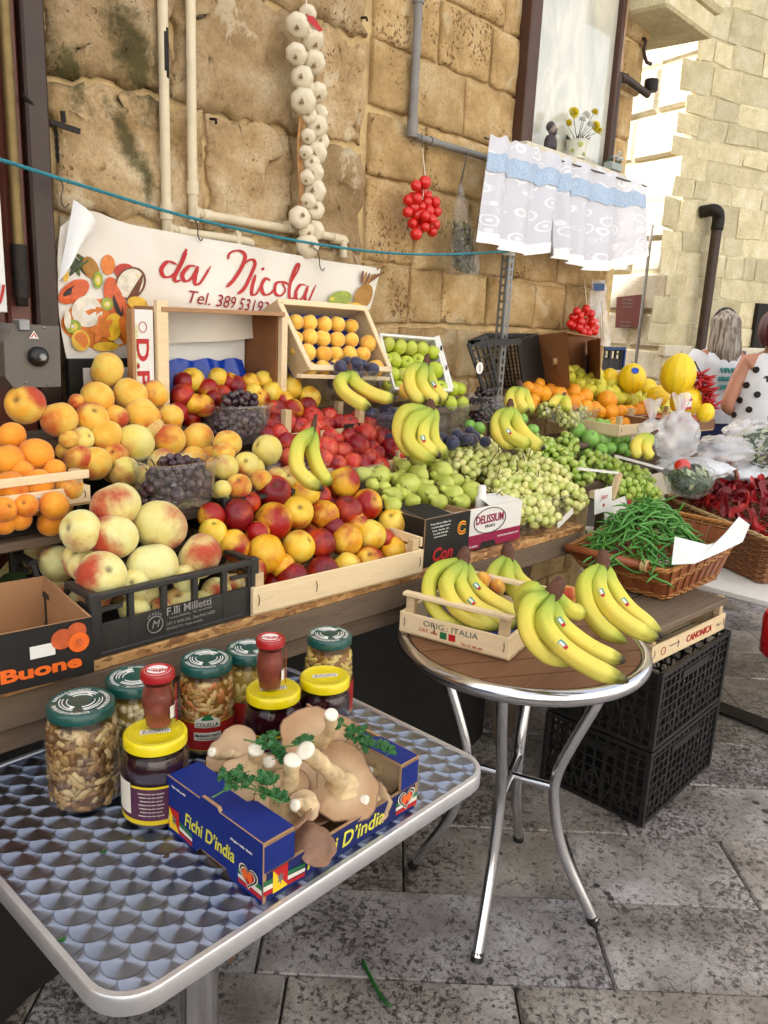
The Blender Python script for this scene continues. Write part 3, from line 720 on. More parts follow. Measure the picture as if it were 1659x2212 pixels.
# ================================================================== crates and boxes
def plastic_crate(o, w, d, h, mat, front='lattice', bar=.009, notch=True):
    """open plastic crate, origin at the front left bottom corner, x right, y back"""
    m = MB(); m.box((.004, .004, 0), (w-.004, d-.004, .006)); m.build('floor', mat, parent=o)
    for nm, (p, q) in dict(front_panel=((0, 0), (w, 0)), back_panel=((0, d), (w, d)), side_panel=((0, 0), (0, d)), side_panel_b=((w, 0), (w, d))).items():
        m = MB(); P = Vector((*p, 0)); Q = Vector((*q, 0)); u = (Q-P).normalized(); ln = (Q-P).length; k = u*.004
        m.bar(P+k+Vector((0, 0, h*.26)), Q-k+Vector((0, 0, h*.26)), bar, h*.52, .001)                    # lower panel
        if nm[:4] != 'side' or not notch: m.bar(P+k+Vector((0, 0, h-.006)), Q-k+Vector((0, 0, h-.006)), bar*1.9, .012, .002)
        else:
            m.bar(P+k+Vector((0, 0, h-.006)), P+u*ln*.28+Vector((0, 0, h-.006)), bar*1.9, .012, .002); m.bar(P+u*ln*.72+Vector((0, 0, h-.006)), Q-k+Vector((0, 0, h-.006)), bar*1.9, .012, .002)
            m.bar(P+u*ln*.26+Vector((0, 0, h-.006)), P+u*ln*.36+Vector((0, 0, h*.56)), bar, .01); m.bar(P+u*ln*.74+Vector((0, 0, h-.006)), P+u*ln*.64+Vector((0, 0, h*.56)), bar, .01)
            m.bar(P+u*ln*.34+Vector((0, 0, h*.56)), P+u*ln*.66+Vector((0, 0, h*.56)), bar*1.5, .012)
        nb = max(3, int(ln/.065))
        for i in range(nb+1):
            c = P+k+(Q-P-2*k)*(i/nb); m.bar(c+Vector((0, 0, .01)), c+Vector((0, 0, h-.012 if (nm[:4] != 'side' or i in (0, nb) or not notch) else h*.55)), .012, .012 if i not in (0, nb) else .022, .001, up=(u.x, u.y, 0))
        m.bar(P+k+Vector((0, 0, h*.74)), P+u*ln*.16+Vector((0, 0, h*.74)), bar*.8, .008); m.bar(Q-k+Vector((0, 0, h*.74)), Q-u*ln*.16+Vector((0, 0, h*.74)), bar*.8, .008)
        m.bar(P+k+Vector((0, 0, .005)), Q-k+Vector((0, 0, .005)), bar*1.5, .01, .002)
        m.build(nm.replace('_b', ''), mat, parent=o)
    for (x, y) in ((0, 0), (w, 0), (0, d), (w, d)):
        m = MB(); a = .011; m.box((x-a, y-a, 0), (x+a, y+a, h+.004), .003); m.build('corner_post', mat, parent=o)
def wood_crate(o, w, d, h, post, mat='crate_wood', side=None, rail=True, floor=True, slat=.006, bevel=.0012, endrail=False):
    """light wooden fruit crate, origin at the front left bottom corner; h front slat height, post corner post height"""
    if floor:
        n = 4; g_ = d/n
        for i in range(n):
            m = MB(); m.box((0, i*g_+.004, .0), (w, (i+1)*g_-.004, .005), bevel); m.build('floor_slat', 'crate_wood_grey', parent=o)
    for y in (-.001, d-slat+.001):
        m = MB(); m.box((0, y, .006), (w, y+slat, .006+h), bevel); m.build('long_slat', mat, parent=o)
    sh_ = side or h
    for x in (.001, w-slat*1.6-.001):
        m = MB(); m.box((x, slat+.001, .006), (x+slat*1.6, d-slat-.001, .006+sh_), bevel); m.build('end_slat', mat, parent=o)
    for x in (slat*1.6+.002, w-slat*1.6-.024):
        for y in (slat+.001, d-slat-.023):
            m = MB(); m.box((x, y, .006), (x+.022, y+.022, post), bevel); m.build('corner_post', 'crate_wood_grey', parent=o)
    if endrail:
        for x in (-.002, w-.028):
            m = MB(); m.box((x, .0, post+.0005), (x+.03, d, post+.007), bevel); m.build('top_rail', mat, parent=o)
    if rail:
        for x in (.001, w-slat*1.6-.001):
            m = MB(); m.box((x, slat+.001, post-.022), (x+slat*1.6, d-slat-.001, post), bevel); m.build('top_rail', mat, parent=o)
    for x in (.014, w-.014, w*.33):
        m = MB(); m.tube([(x, -.0018, .006+h*.3), (x+.002, -.003, .006+h*.5), (x, -.0018, .006+h*.72)], .0009, 5); m.build('staple', 'staple', parent=o)
def at_line(p, q):
    """frame whose x axis runs from p to q on the level"""
    d = (Vector(q)-Vector(p)); return math.atan2(d.y, d.x), d.xy.length
# black crate with white peaches
p, q = pz(205, 1422, .861), pz(545, 1326, .861); a, w = at_line(p, q)
milletti = thing('plastic_crate', 'black plastic crate with grey print, full of white peaches, on the stall front', 'crate', p, a, group='black plastic crates')
plastic_crate(milletti, w, .36, .128, 'crate_black_dusty')
fr = lambda x, z, o=(1, 0, 0), u=(0, 0, 1), y=-.009: frame((x, y, z), o, u)
text('F.lli Milletti', fr(w*.55, .060), 'crate_grey_print', milletti, width=.105, height=.017, bold=.0006)
text('Lanuvio (ROMA) - TEL. 06-9375901', fr(w*.56, .045), 'crate_grey_print', milletti, width=.10, height=.0055)
text('CAT. II  NON CAL.  Zona Prod. LAZIO', fr(w*.56, .034), 'crate_grey_print', milletti, width=.115, height=.0065)
text('PRODOTTO:  Frutta assortita', fr(w*.52, .023), 'crate_grey_print', milletti, width=.085, height=.005)
m = MB(); m.tube([(w*.335+.017*math.cos(t), -.0095, .040+.017*math.sin(t)) for t in [i*math.pi/12 for i in range(24)]], .0011, 5, closed=True); m.build('emblem_ring', 'crate_grey_print', parent=milletti)
text('M', fr(w*.335, .040), 'crate_grey_print', milletti, size=.022, shear=.3); text('ITALIA', fr(w*.335, .044), 'crate_grey_print', milletti, width=.035, height=.006, bend=.019)
# peach box with print at the left edge
p, q = pz(-160, 1540, .862), pz(204, 1452, .862); a, w = at_line(p, q)
pb = thing('fruit_box', 'black cardboard box with printed peaches and orange letters at the left edge', 'box', p, a)
hb = .108
def card_box(o, w, d, h, outer, inner, th=.004, cut=None, floor=True, sides=True):
    """open corrugated box; cut = (x0, x1, depth) notch in the front wall"""
    if cut:
        x0, x1, dp = cut
        prof = [(0, 0), (w, 0), (w, h), (x1+.012, h), (x1, h-dp), (x0, h-dp), (x0-.012, h), (0, h)]
    else: prof = [(0, 0), (w, 0), (w, h), (0, h)]
    m = MB(); m.poly([(x, 0, z) for x, z in prof], th=th, nrm=(0, -1, 0)); m.m = [0]+[1]*(len(m.f)-1); m.build('front_wall', [outer, inner], parent=o)
    m = MB(); m.poly([(x, d, z) for x, z in ((0, 0), (0, h), (w, h), (w, 0))], th=th, nrm=(0, 1, 0)); m.m = [0]+[1]*(len(m.f)-1); m.build('back_wall', [outer, inner], parent=o)
    if sides:
        m = MB(); m.poly([(0, y, z) for y, z in ((th+.0005, 0), (th+.0005, h), (d-th-.0005, h), (d-th-.0005, 0))], th=th, nrm=(-1, 0, 0)); m.m = [0]+[1]*(len(m.f)-1); m.build('side_wall', [outer, inner], parent=o)
        m = MB(); m.poly([(w, y, z) for y, z in ((th+.0005, 0), (d-th-.0005, 0), (d-th-.0005, h), (th+.0005, h))], th=th, nrm=(1, 0, 0)); m.m = [0]+[1]*(len(m.f)-1); m.build('side_wall', [outer, inner], parent=o)
    if floor:
        m = MB(); m.box((th+.001, th+.001, .0005), (w-th-.001, d-th-.001, .004)); m.build('floor', inner, parent=o)
card_box(pb, w, .27, hb, 'card_black', 'card_kraft', .004)
text('pesche Buone', fr(w-.172, .027, y=-.0015), 'orange_print', pb, width=.30, height=.032, bold=.002)
for (x, z, r_) in ((w*.80, .078, .019), (w*.895, .087, .017), (w*.905, .066, .0185)):
    m = MB(); m.poly([(x+r_*math.cos(t), -.0012-.0004*(x/w)*3-(.0006 if z < .07 else 0), z+r_*math.sin(t)) for t in [i*math.pi/10 for i in range(20)]][::1]); m.build('printed_peach', 'peach_print' if z > .07 else 'orange_print', parent=pb)
x = w*.905; m = MB(); m.poly([(x+.006*math.cos(t), -.0042, .066+.008*math.sin(t)) for t in [i*math.pi/8 for i in range(16)]]); m.build('printed_stone', 'peach_print', parent=pb)
m = MB(); m.box((w*.60, -.0015, .052), (w*.755, -.0005, .075), .0004); m.build('hand_hole', 'card_white', parent=pb)
# wooden crate with nectarines
p, q = pz(546, 1334, .861), pz(912, 1240, .861); a, w = at_line(p, q)
nect = thing('wooden_crate', 'pale wooden crate heaped with red and yellow nectarines on the stall front', 'crate', p, a, group='pale wooden fruit crates')
wood_crate(nect, w, .30, .062, .096, rail=False)
m = MB(); m.box((w-.008, .004, .075), (w-.001, .28, .1), .001); m.build('top_rail', 'crate_wood', parent=nect)
# Con box: black cardboard box beside the nectarines
p, q = pz(914, 1228, .861), pz(985, 1208, .861); a, w = at_line(p, q)
con = thing('fruit_box', 'black cardboard box with red and yellow print between nectarines and pears', 'box', p, a)
card_box(con, .19, .33, .135, 'card_black', 'card_raw', .004)
m = MB(); m.poly([(.001, .005, .1355), (.115, .005, .1355), (.10, .09, .150), (.015, .11, .145)]); m.build('flap', 'card_black', parent=con)
text('Con', fr(.078, .030, y=-.0012), 'red_print', con, width=.085, height=.038, shear=.25, bold=.0015)
for i, s_ in enumerate(('Frutas Ibarz e Hijos, S.L.', 'frutasibarz@gmail.com', 'Ctra. Serós, s/n', 'Tel 974 470 601', '22520 FRAGA (HUESCA)')):
    text(s_, fr(.062, .118-.0095*i, y=-.0012), 'white_print', con, width=.085-.008*i, height=.0065-.0006*i)
text('C', fr(.152, .09, y=-.0012), 'yellow_print', con, width=.035, height=.04, bold=.003)
text('C', fr(.152, .09, y=-.0018), 'red_print', con, width=.031, height=.034, bold=.0005)
# Delissium box with pears
p, q = pz(974, 1199, .866), pz(1121, 1163, .866); a, w = at_line(p, q)
deli = thing('fruit_box', 'white cardboard box with crimson stripe and oval emblem, holding pears', 'box', p, a)
card_box(deli, w, .36, .124, 'card_white', 'card_kraft', .004, cut=None)
m = MB(); m.box((.001, -.0022, .001), (w-.001, -.0006, .043)); m.build('stripe', 'card_crimson', parent=deli)
m = MB(); m.poly([(x, -.0030, z) for x, z in ((w*.38, 0), (w*.63, 0), (w*.60, .018), (w*.41, .018))]); m.build('hand_hole', 'card_black', parent=deli)
text('DELISSIUM', fr(w*.52, .086, y=-.0012), 'card_crimson', deli, width=.125, height=.026, bold=.001)
text('FRUITS', fr(w*.53, .063, y=-.0012), 'black_print', deli, width=.045, height=.0085, bold=.0004)
text('DELICIOSAMENTE SANO', fr(w*.19, .010, y=-.0035), 'white_print', deli, width=.10, height=.006)
text('WWW.DELISSIUM.COM', fr(w*.80, .026, y=-.0035), 'white_print', deli, width=.10, height=.0055)
m = MB(); m.tube([(w*.52+.072*math.cos(t), -.0016, .080+.038*math.sin(t)) for t in [i*math.pi/16 for i in range(32)]], .0013, 5, closed=True); m.build('emblem_ring', 'black_print', parent=deli)
m = MB(); m.poly([(w*.5, .0, .1245), (w*.98, .0, .1245), (w*.97, .08, .132), (w*.72, .085, .135), (w*.58, .055, .13)]); m.build('flap', 'card_white', parent=deli)

# row two: wooden crate with a paper label, left edge
p, q = py(-190, 1150, 1.585), py(196, 1083, 1.585); p.z = q.z = 1.095; w = (q-p).length
cet = thing('wooden_crate', 'pale wooden crate of orange peaches with a CETRIOLI label at the left edge', 'crate', p, 0, group='pale wooden fruit crates')
wood_crate(cet, w, .26, .036, .076, rail=False)
m = MB(); m.box((.001, -.001, .058), (w-.001, .005, .076), .001); m.build('long_slat', 'crate_wood', parent=cet)
m = MB(); m.poly([(w-.125, -.0035, .003), (w-.06, -.0035, .004), (w-.052, -.008, .024), (w-.075, -.0035, .032), (w-.125, -.0035, .036)]); m.build('paper_label', 'label_paper', parent=cet)
text('CETRIOLI', fr(w-.092, .0095, y=-.0046), 'black_print', cet, width=.045, height=.0062)
for i in range(3): text('CAT. I  ITALIA', fr(w-.10, .018+.0055*i, y=-.0046), 'grey_print', cet, width=.04, height=.003)
# black crate behind it
p = Vector((.60, 1.64, 1.036))
bk2 = thing('plastic_crate', 'black plastic crate of yellow peaches behind the orange peaches', 'crate', p, 0, group='black plastic crates')
plastic_crate(bk2, .515, .27, .062, 'crate_black')
m = MB(); b_ = py(100, 905, 1.60); 
p = py(480, 1062, 1.52); 
bk3 = thing('plastic_crate', 'black plastic crate under the pale yellow peaches beside the bananas', 'crate', (1.115, 1.50, .985), 0, group='black plastic crates')
plastic_crate(bk3, .30, .27, .095, 'crate_black', notch=False)
# plums crate (dark) and shelf box behind
plumc = thing('wooden_crate', 'wooden crate under the heap of red plums', 'crate', (1.43, 1.60, 1.036), -.03, group='pale wooden fruit crates')
wood_crate(plumc, .44, .26, .05, .08, rail=False, mat='crate_wood_grey')
p0 = py(705, 880, 1.70)
m = MB(); m.box((p0.x-.01, 1.70, 1.12), (p0.x+.03, 1.725, 1.262), .002); m.T = None
post = thing('wooden_crate', 'wooden crate corner with a dark label beside the blue plum tub', 'crate', (1.47, 1.705, 1.125), .0, group='pale wooden fruit crates')
wood_crate(post, .345, .13, .05, .122, rail=False, mat='crate_wood_grey')
m = MB(); m.box((.235, -.004, .03), (.305, -.002, .068)); m.build('dark_label', 'card_black', parent=post)
text('* *', fr(.27, .055, y=-.0048), 'gold_print', post, width=.04, height=.006)

# ---------------------------------------------------- upright crates at the back
# brown cardboard crate with blue tray (left)
Yb = 1.83
L0 = py(352, 690, Yb); R0 = py(612, 690, Yb)
bx = thing('upright_box', 'upright wood and cardboard fruit box with white lining and blue tray', 'crate', (L0.x, Yb, 1.22))
w = R0.x-L0.x; h = 1.502-1.22
m = MB(); m.box((.012, .165, .02), (w-.012, .172, h-.01)); m.build('lining', 'foam_white', parent=bx)
m = MB(); m.box((0, .02, 0), (.007, .18, h), .001); m.build('side_panel', 'card_brown', parent=bx)
m = MB(); m.box((w-.007, .02, 0), (w, .18, h), .001); m.build('side_panel', 'card_brown', parent=bx)
m = MB(); m.box((-.004, -.004, h+.0005), (w+.004, .185, h+.012), .001); m.build('top_slat', 'card_kraft', parent=bx)
m = MB(); m.box((-.016, 0, 0-.02), (.016, .018, h+.028), .001); m.build('front_post', 'crate_wood', parent=bx)
m = MB(); m.box((w-.004, 0, 0-.02), (w+.018, .018, h-.002), .001); m.build('front_post', 'crate_wood', parent=bx)
m = MB(); m.box((w+.0004, .06, .09), (w+.0009, .085, .16)); m.build('hand_hole', 'card_black', parent=bx)
m = MB()
def tray(u, v):
    x = .03+(w-.06)*u; z = .02+.13*v
    k = 0
    for cx in (.22, .5, .78): k = max(k, 1-((u-cx)/.16)**2-((v-.55)/.5)**2)
    return (x, .15+.02*max(0, k)-.06*(1-v)+.004*math.sin(u*40), z+.004*math.sin(u*23))
m.grid(tray, 40, 12); m.build('moulded_tray', 'tray_blue', parent=bx, smooth=True)
# DPM carton seen edge on, left of it
a0, a1 = py(290, 670, Yb), py(338, 668, Yb)
dpm = thing('carton', 'white carton standing on edge with big red letters down its side', 'box', (a0.x, Yb+.01, 1.20))
ww = a1.x-a0.x; hh = 1.505-1.20
m = MB(); m.box((0, 0, 0), (ww-.003, .025, hh), .002); m.build('carton_body', 'card_white', parent=dpm)
m = MB(); m.box((-.003, -.002, 0), (.006, .025, hh+.002), .001); m.build('edge_strip', 'card_kraft', parent=dpm)
text('D.PM', frame((ww*.42, -.0012, hh*.47), (0, 0, -1), (1, 0, 0)), 'red_print', dpm, width=.18, height=.036, bold=.0012)
text('MERCATO BATTIPAGLIA', frame((ww*.16, -.0012, hh*.55), (0, 0, -1), (1, 0, 0)), 'gold_print', dpm, width=.2, height=.006)
m = MB(); m.box((ww*.68, -.0012, hh*.22), (ww*.84, -.0006, hh*.56), .0003); m.build('hand_hole', 'foam_white', parent=dpm)
m = MB(); m.tube([(ww*.45+.011*math.cos(t), -.001, hh*.86+.013*math.sin(t)) for t in [i*math.pi/8 for i in range(16)]], .001, 5, closed=True); m.build('stamp', 'red_print', parent=dpm)
# small black framed white board at the back left
a0 = py(165, 800, 1.93); 
m = MB(); m.box((a0.x-.02, 1.93, 1.2), (py(295, 800, 1.93).x, 1.95, py(200, 775, 1.93).z), .002); fbk = m.build('framed_board', 'card_black'); tag(fbk, 'white card in a black frame leaning behind the peach heap', 'board')
m = MB(); p = py(180, 815, 1.928); q = py(292, 800, 1.928); m.box((p.x, 1.926, 1.21), (q.x-.01, 1.929, py(180, 795, 1.928).z)); o = m.build('white_card', 'white_board', parent=fbk); o.location = -fbk.location
# ================================================================== fruit
def peach_mat(name, base, base2, blush, amt=.5, soft=.18, fuzz=.3, rough=.5, speck=0, top=None, spec=.4):
    """amt: share of the skin that is blushed"""
    t = NT(name); r = t.rnd(); w = t.math('MULTIPLY', r, 50)
    yel = t.mix(t.step(t.noise(1.1, 3, w=w), .35, .65), srgb(base), srgb(base2))
    n = t.noise(.75, 2, .45, w=t.math('ADD', w, 7))
    fine = t.noise(7, 5, .65, vec=t.mapping((1, 1, .45)), w=w)
    side = t.math('MULTIPLY', t.sep(t.tc())[0], .17)
    k = t.math('ADD', t.math('ADD', t.math('ADD', n, side), t.math('MULTIPLY', fine, .22)), t.math('MULTIPLY_ADD', r, .16, amt-.69))
    f = t.step(k, .5-soft, .5+soft)
    b2 = t.mix(t.noise(4, 3, w=w), srgb(blush), tuple(v*.55 for v in srgb(blush)))
    c = t.mix(f, yel, b2)
    if speck:
        s = t.math('LESS_THAN', t.vor(13), .10); c = t.mix(t.math('MULTIPLY', s, speck), c, srgb('e8d8a0'))
    br = t.step(t.noise(3.1, 6, .7, w=w), .68, .74)
    c = t.mix(t.math('MULTIPLY', br, .35), c, tuple(v*.5 for v in srgb(base)))
    q_ = t.sep(t.tc()); rad = t.math('SQRT', t.math('ADD', t.math('MULTIPLY', q_[0], q_[0]), t.math('MULTIPLY', q_[1], q_[1]))); cav = t.math('MULTIPLY', t.math('SUBTRACT', 1, t.step(rad, .05, .24)), t.math('GREATER_THAN', q_[2], 0)); c = t.mix(t.math('MULTIPLY', cav, .7), c, srgb('4a3416'))
    t.set(col=c, sheen=fuzz, spec=spec)
    t.set(rough=t.math('MULTIPLY_ADD', t.noise(6, 3), .2, rough-.1))
    t.bump(t.noise(9, 5, .65), .12, .02)
    return t.done()
peach_mat('white_peach', 'd8c878', 'dcd898', 'c0441f', .36, .15, .2, .6)
peach_mat('yellow_peach', 'e4a42c', 'dcbc54', 'c8441a', .36, .18, .2, .6)
peach_mat('orange_peach', 'e68a10', 'e89c24', 'cc4a10', .30, .3, .2, .55)
peach_mat('nectarine', 'e6a41e', 'e8c040', 'a81212', .50, .16, 0, .32, .0)
peach_mat('nectarine_yellow', 'e4b830', 'e4cc58', 'c0401a', .24, .2, 0, .34)
peach_mat('nectarine_red', 'c02a18', 'd0501e', '800c1c', .60, .2, 0, .3)
peach_mat('pale_peach', 'dcc85a', 'dccf7c', 'c8643a', .30, .2, .2, .5)
peach_mat('apricot', 'f0b23c', 'eec858', 'e68a30', .26, .3, .25, .55)
peach_mat('plum_red', 'c62c24', 'd8664a', '961426', .46, .25, 0, .26, .3)
peach_mat('plum_blue', '252a44', '3c4262', '3a1c34', .35, .3, .3, .5)
peach_mat('apple_green', 'acbe2e', 'bec94a', 'ccc85e', .3, .3, 0, .3, .15)
peach_mat('lime_green', '74b03c', '92c460', '9cca6c', .4, .3, 0, .34, .1)
peach_mat('orange_fruit', 'f0981a', 'f0a824', 'e67c0c', .3, .3, 0, .38)
peach_mat('lemon_fruit', 'dcd03c', 'e0d652', 'c4c63a', .4, .3, 0, .36)
peach_mat('pear_skin', 'bac656', 'c8ce6c', 'aeba4a', .4, .3, 0, .38, .1)
def melon_mat():
    t = NT('melon_skin'); n = t.noise(2.5, 4, w=t.math('MULTIPLY', t.rnd(), 9)); p_ = t.sep(t.tc()); s = t.math('SINE', t.math('ADD', t.math('MULTIPLY', t.math('ARCTAN2', p_[1], p_[0]), 11.0), t.math('MULTIPLY', t.noise(5, 4), 5.0)))
    c = t.mix(n, srgb('f0c60e'), srgb('eccc20')); c = t.mix(t.math('MULTIPLY', t.step(s, .3, 1.0), .22), c, srgb('9a8a20'))
    t.set(col=c, rough=.4); t.bump(s, .12, .03); return t.done()
melon_mat()
simple('stem_brown', '4a3420', .8, var=.3, scale=60)
simple('stem_green', '6b7a30', .7, var=.3, scale=60)
def grape_mat(name, a, b, c, bloom=.25, rough=.25):
    t = NT(name); w = t.geo('Random Per Island'); r = t.rnd()
    k = t.math('FRACT', t.math('ADD', w, t.math('MULTIPLY', r, 7.3)))
    col = t.ramp(k, [(0, srgb(a)), (.5, srgb(b)), (1, srgb(c))])
    n = t.noise(60, 3, vec=t.geo('Position'))
    col = t.mix(t.math('MULTIPLY', t.step(n, .45, .7), bloom), col, srgb('d8dcc8') if bloom < .4 else srgb('6a6a86'))
    t.set(col=col, rough=rough, sss=.45, spec=.45)
    t.b.inputs['Subsurface Radius'].default_value = (.006, .006, .002)
    t.set(coat=.15); return t.done()
grape_mat('grape_green', 'b6c060', 'c8cc7a', 'd8d28a', .25)
grape_mat('grape_lime', '8aa838', '9fb84c', 'b4c05c', .16)
grape_mat('grape_black', '24121e', '351a2c', '452630', .12, .24)
def banana_mat():
    t = NT('banana_skin'); u = t.n.new('ShaderNodeAttribute'); u.attribute_name = 'along'; a = u.outputs['Fac']
    n = t.noise(26, 5, .6, vec=t.geo('Position')); a2 = t.math('ADD', a, t.math('MULTIPLY_ADD', n, .16, -.08))
    c = t.ramp(a2, [(0, srgb('6a8630')), (.24, srgb('98ac42')), (.48, srgb('cdc650')), (.62, srgb('e2ca58')), (.86, srgb('d2c85c')), (.93, srgb('8f8f34')), (.975, srgb('2c2418'))])
    sp = t.math('LESS_THAN', t.vor(120, vec=t.geo('Position')), .10); c = t.mix(t.math('MULTIPLY', sp, .5), c, srgb('4a3418'))
    br = t.step(t.noise(22, 6, .7, vec=t.geo('Position')), .66, .72); c = t.mix(t.math('MULTIPLY', br, .5), c, srgb('6b4a20'))
    g = t.math('MULTIPLY', t.math('GREATER_THAN', t.rnd(), .55), .35); c = t.mix(g, c, srgb('a8b53c'))
    t.set(col=c, rough=.52, spec=.3); t.bump(n, .12, .003); return t.done()
banana_mat()
simple('banana_crown', '5c3a2a', .85, var=.4, scale=70, bump=.6, bscale=120)

def peach_mesh(name, mat, crease=.10, dimple=.30, squash=.95, n=26, k=18, tip=0.0, seed=0, cleft=True):
    """a stone fruit of radius 1: a seam from the stem dimple down one side"""
    rv = random.Random(seed); m = MB(); m.ball((0, 0, 0), 1, n, k); vs = []
    for v in m.v:
        az = math.atan2(v.y, v.x); r = v.length; zz = v.z
        d = abs(az); s = math.exp(-(d/.16)**2)*crease*max(0, .35+zz)**.6 if cleft and zz > -.35 else 0
        dm = dimple*math.exp(-((v.x**2+v.y**2)/.06)) if zz > 0 else dimple*.25*math.exp(-((v.x**2+v.y**2)/.03))
        lump = 1+.03*noise.noise(v*1.4+Vector((seed, 0, 3)))
        f = (1-s)*lump
        vs.append(Vector((v.x*f*(1+.02*math.cos(az)), v.y*f, (zz*squash*lump - (dm if zz > 0 else -dm) - (tip if zz < -.97 else 0)))))
    m.v = vs; return m.mesh(name, mat, True)
def pear_mesh(name, mat, stem='stem_brown', long=1.0):
    prof = []
    for i in range(23):
        t = i/22; z = -1+2.6*long*t
        r = math.sqrt(max(0, 1-((t-.36)/.37)**2)) if t < .36 else (.34+.66*math.cos(min(1, (t-.36)/.42)*math.pi/2)**1.2)
        if t > .88: r *= max(.02, math.sqrt(max(0, 1-((t-.88)/.12)**2)))
        if t < .02: r = .18
        prof.append((max(r, .02), z))
    m = MB(); m.lathe(prof, 22, 0)
    m.v = [Vector((v.x+.10*max(0, v.z)**1.5*.35+.04*noise.noise(v), v.y+.04*noise.noise(v+Vector((4, 1, 1))), v.z)) for v in m.v]
    zt = -1+2.6*long; m.tube([(.10*.35*zt**1.5, 0, zt-.1), (.12*.35*zt**1.5+.03, 0, zt+.22), (.2, .04, zt+.5)], [.05, .055, .075], 6, m=1)
    return m.mesh(name, [mat, stem], 40)
def lemon_mesh(name, mat):
    m = MB(); m.ball((0, 0, 0), 1, 20, 16)
    m.v = [Vector((v.x*(1-.1*abs(v.z)), v.y*(1-.1*abs(v.z)), v.z*1.22+(.16*(1 if v.z > 0 else -1) if abs(v.z) > .97 else 0))) for v in m.v]
    return m.mesh(name, mat, True)
FM = {k: [peach_mesh(k, k, seed=i, **kw) for i in range(3)] for k, kw in dict(
    white_peach=dict(squash=.88, crease=.11), yellow_peach=dict(squash=.93, crease=.10), orange_peach=dict(squash=.93, crease=.06), nectarine=dict(squash=.97, crease=.05, dimple=.24), nectarine_yellow=dict(squash=.97, crease=.05, dimple=.24), nectarine_red=dict(squash=.97, crease=.05, dimple=.24),
    pale_peach=dict(squash=.95), apricot=dict(crease=.06), plum_red=dict(crease=.03, dimple=.12), plum_blue=dict(crease=.04, dimple=.1, squash=1.15), apple_green=dict(cleft=False, dimple=.35, squash=.9), lime_green=dict(cleft=False, dimple=.05), orange_fruit=dict(cleft=False, dimple=.06)).items()}
FM['lemon_fruit'] = [lemon_mesh('lemon_fruit', 'lemon_fruit')]
rp = random.Random(21)
def rrot(tilt=1.0): return (rp.uniform(-tilt, tilt), rp.uniform(-tilt, tilt), rp.uniform(0, 6.28))
ORD = ['zero', 'first', 'second', 'third', 'fourth', 'fifth', 'sixth', 'seventh', 'eighth', 'ninth', 'tenth', 'eleventh', 'twelfth', 'thirteenth', 'fourteenth']
def pile(name, kinds, lst, plane, label, cat, group, under=.6, tilt=1.1, xmin=None, tops=None):
    """lst: (x, y, r) of each fruit in the picture; plane: (y0, z0, slope) of the heap's surface"""
    ks = kinds if isinstance(kinds, list) else [kinds]; out = []
    n = len(lst); nr = max(1, round(n/7)); order = sorted(range(n), key=lambda i: lst[i][1]); labs = {}
    for r_ in range(nr):
        row = sorted(order[r_*n//nr:(r_+1)*n//nr], key=lambda i: lst[i][0])
        for k, i in enumerate(row): labs[i] = label+('' if n == 1 else (', row %s from top' % ORD[r_+1] if nr > 1 else '')+', %s from left' % ORD[k+1])
    for i, f in enumerate(lst):
        x, y, r = f[:3]; kind = f[3] if len(f) > 3 else ks[rp.randrange(len(ks))]
        p = pplane(x, y, *plane)
        if xmin and p.x < xmin: p = px(x, y, xmin+.012*(i % 3))
        R = r*depth(p)/FPX
        o = put(name, rp.choice(FM[kind]), p, rrot(tilt), R, label=labs[i], cat=cat, group=group); out.append(o)
        if tops and i in tops: o['label'] = tops[i]; 
        if rp.random() < under:
            v = Vector((rp.uniform(-.5, .5)*R, R*rp.uniform(.5, 1.0), -R*rp.uniform(1.15, 1.6)))
            put(name, rp.choice(FM[kind]), p+v, rrot(tilt), R*.96, label=label+', buried under the others', cat=cat, group=group)
    return out
N_, Y_, R2 = 'nectarine', 'nectarine_yellow', 'nectarine_red'
# white peaches in the black crate
pile('white_peach', 'white_peach', [(250, 1092, 55), (345, 1136, 59), (245, 1160, 54), (174, 1146, 47), (66, 1186, 47), (330, 1222, 56), (431, 1202, 51), (221, 1243, 54), (125, 1217, 42), (181, 1225, 34), (118, 1290, 44), (160, 1298, 30), (290, 1262, 34), (400, 1250, 32)],
     (1.40, 1.0, 1.25), 'white peach in the front black crate', 'peach', 'white peaches in the front crate', xmin=.735, tops={0: 'large white peach with red underside at the very top of the front heap', 1: 'large pale peach with blush on its right, second from the top of the front heap', 6: 'pale peach with a red spot at the right end of the front crate'})
for (x, y, r) in ((290, 1318, 34), (390, 1302, 40), (468, 1278, 34), (345, 1320, 30), (440, 1300, 28), (505, 1262, 26)):
    p = py(x, y, 1.375); put('white_peach', rp.choice(FM['white_peach']), p, rrot(), r*depth(p)/FPX, label='large white peach seen through the slots of the black crate', cat='peach', group='white peaches behind the crate slots')
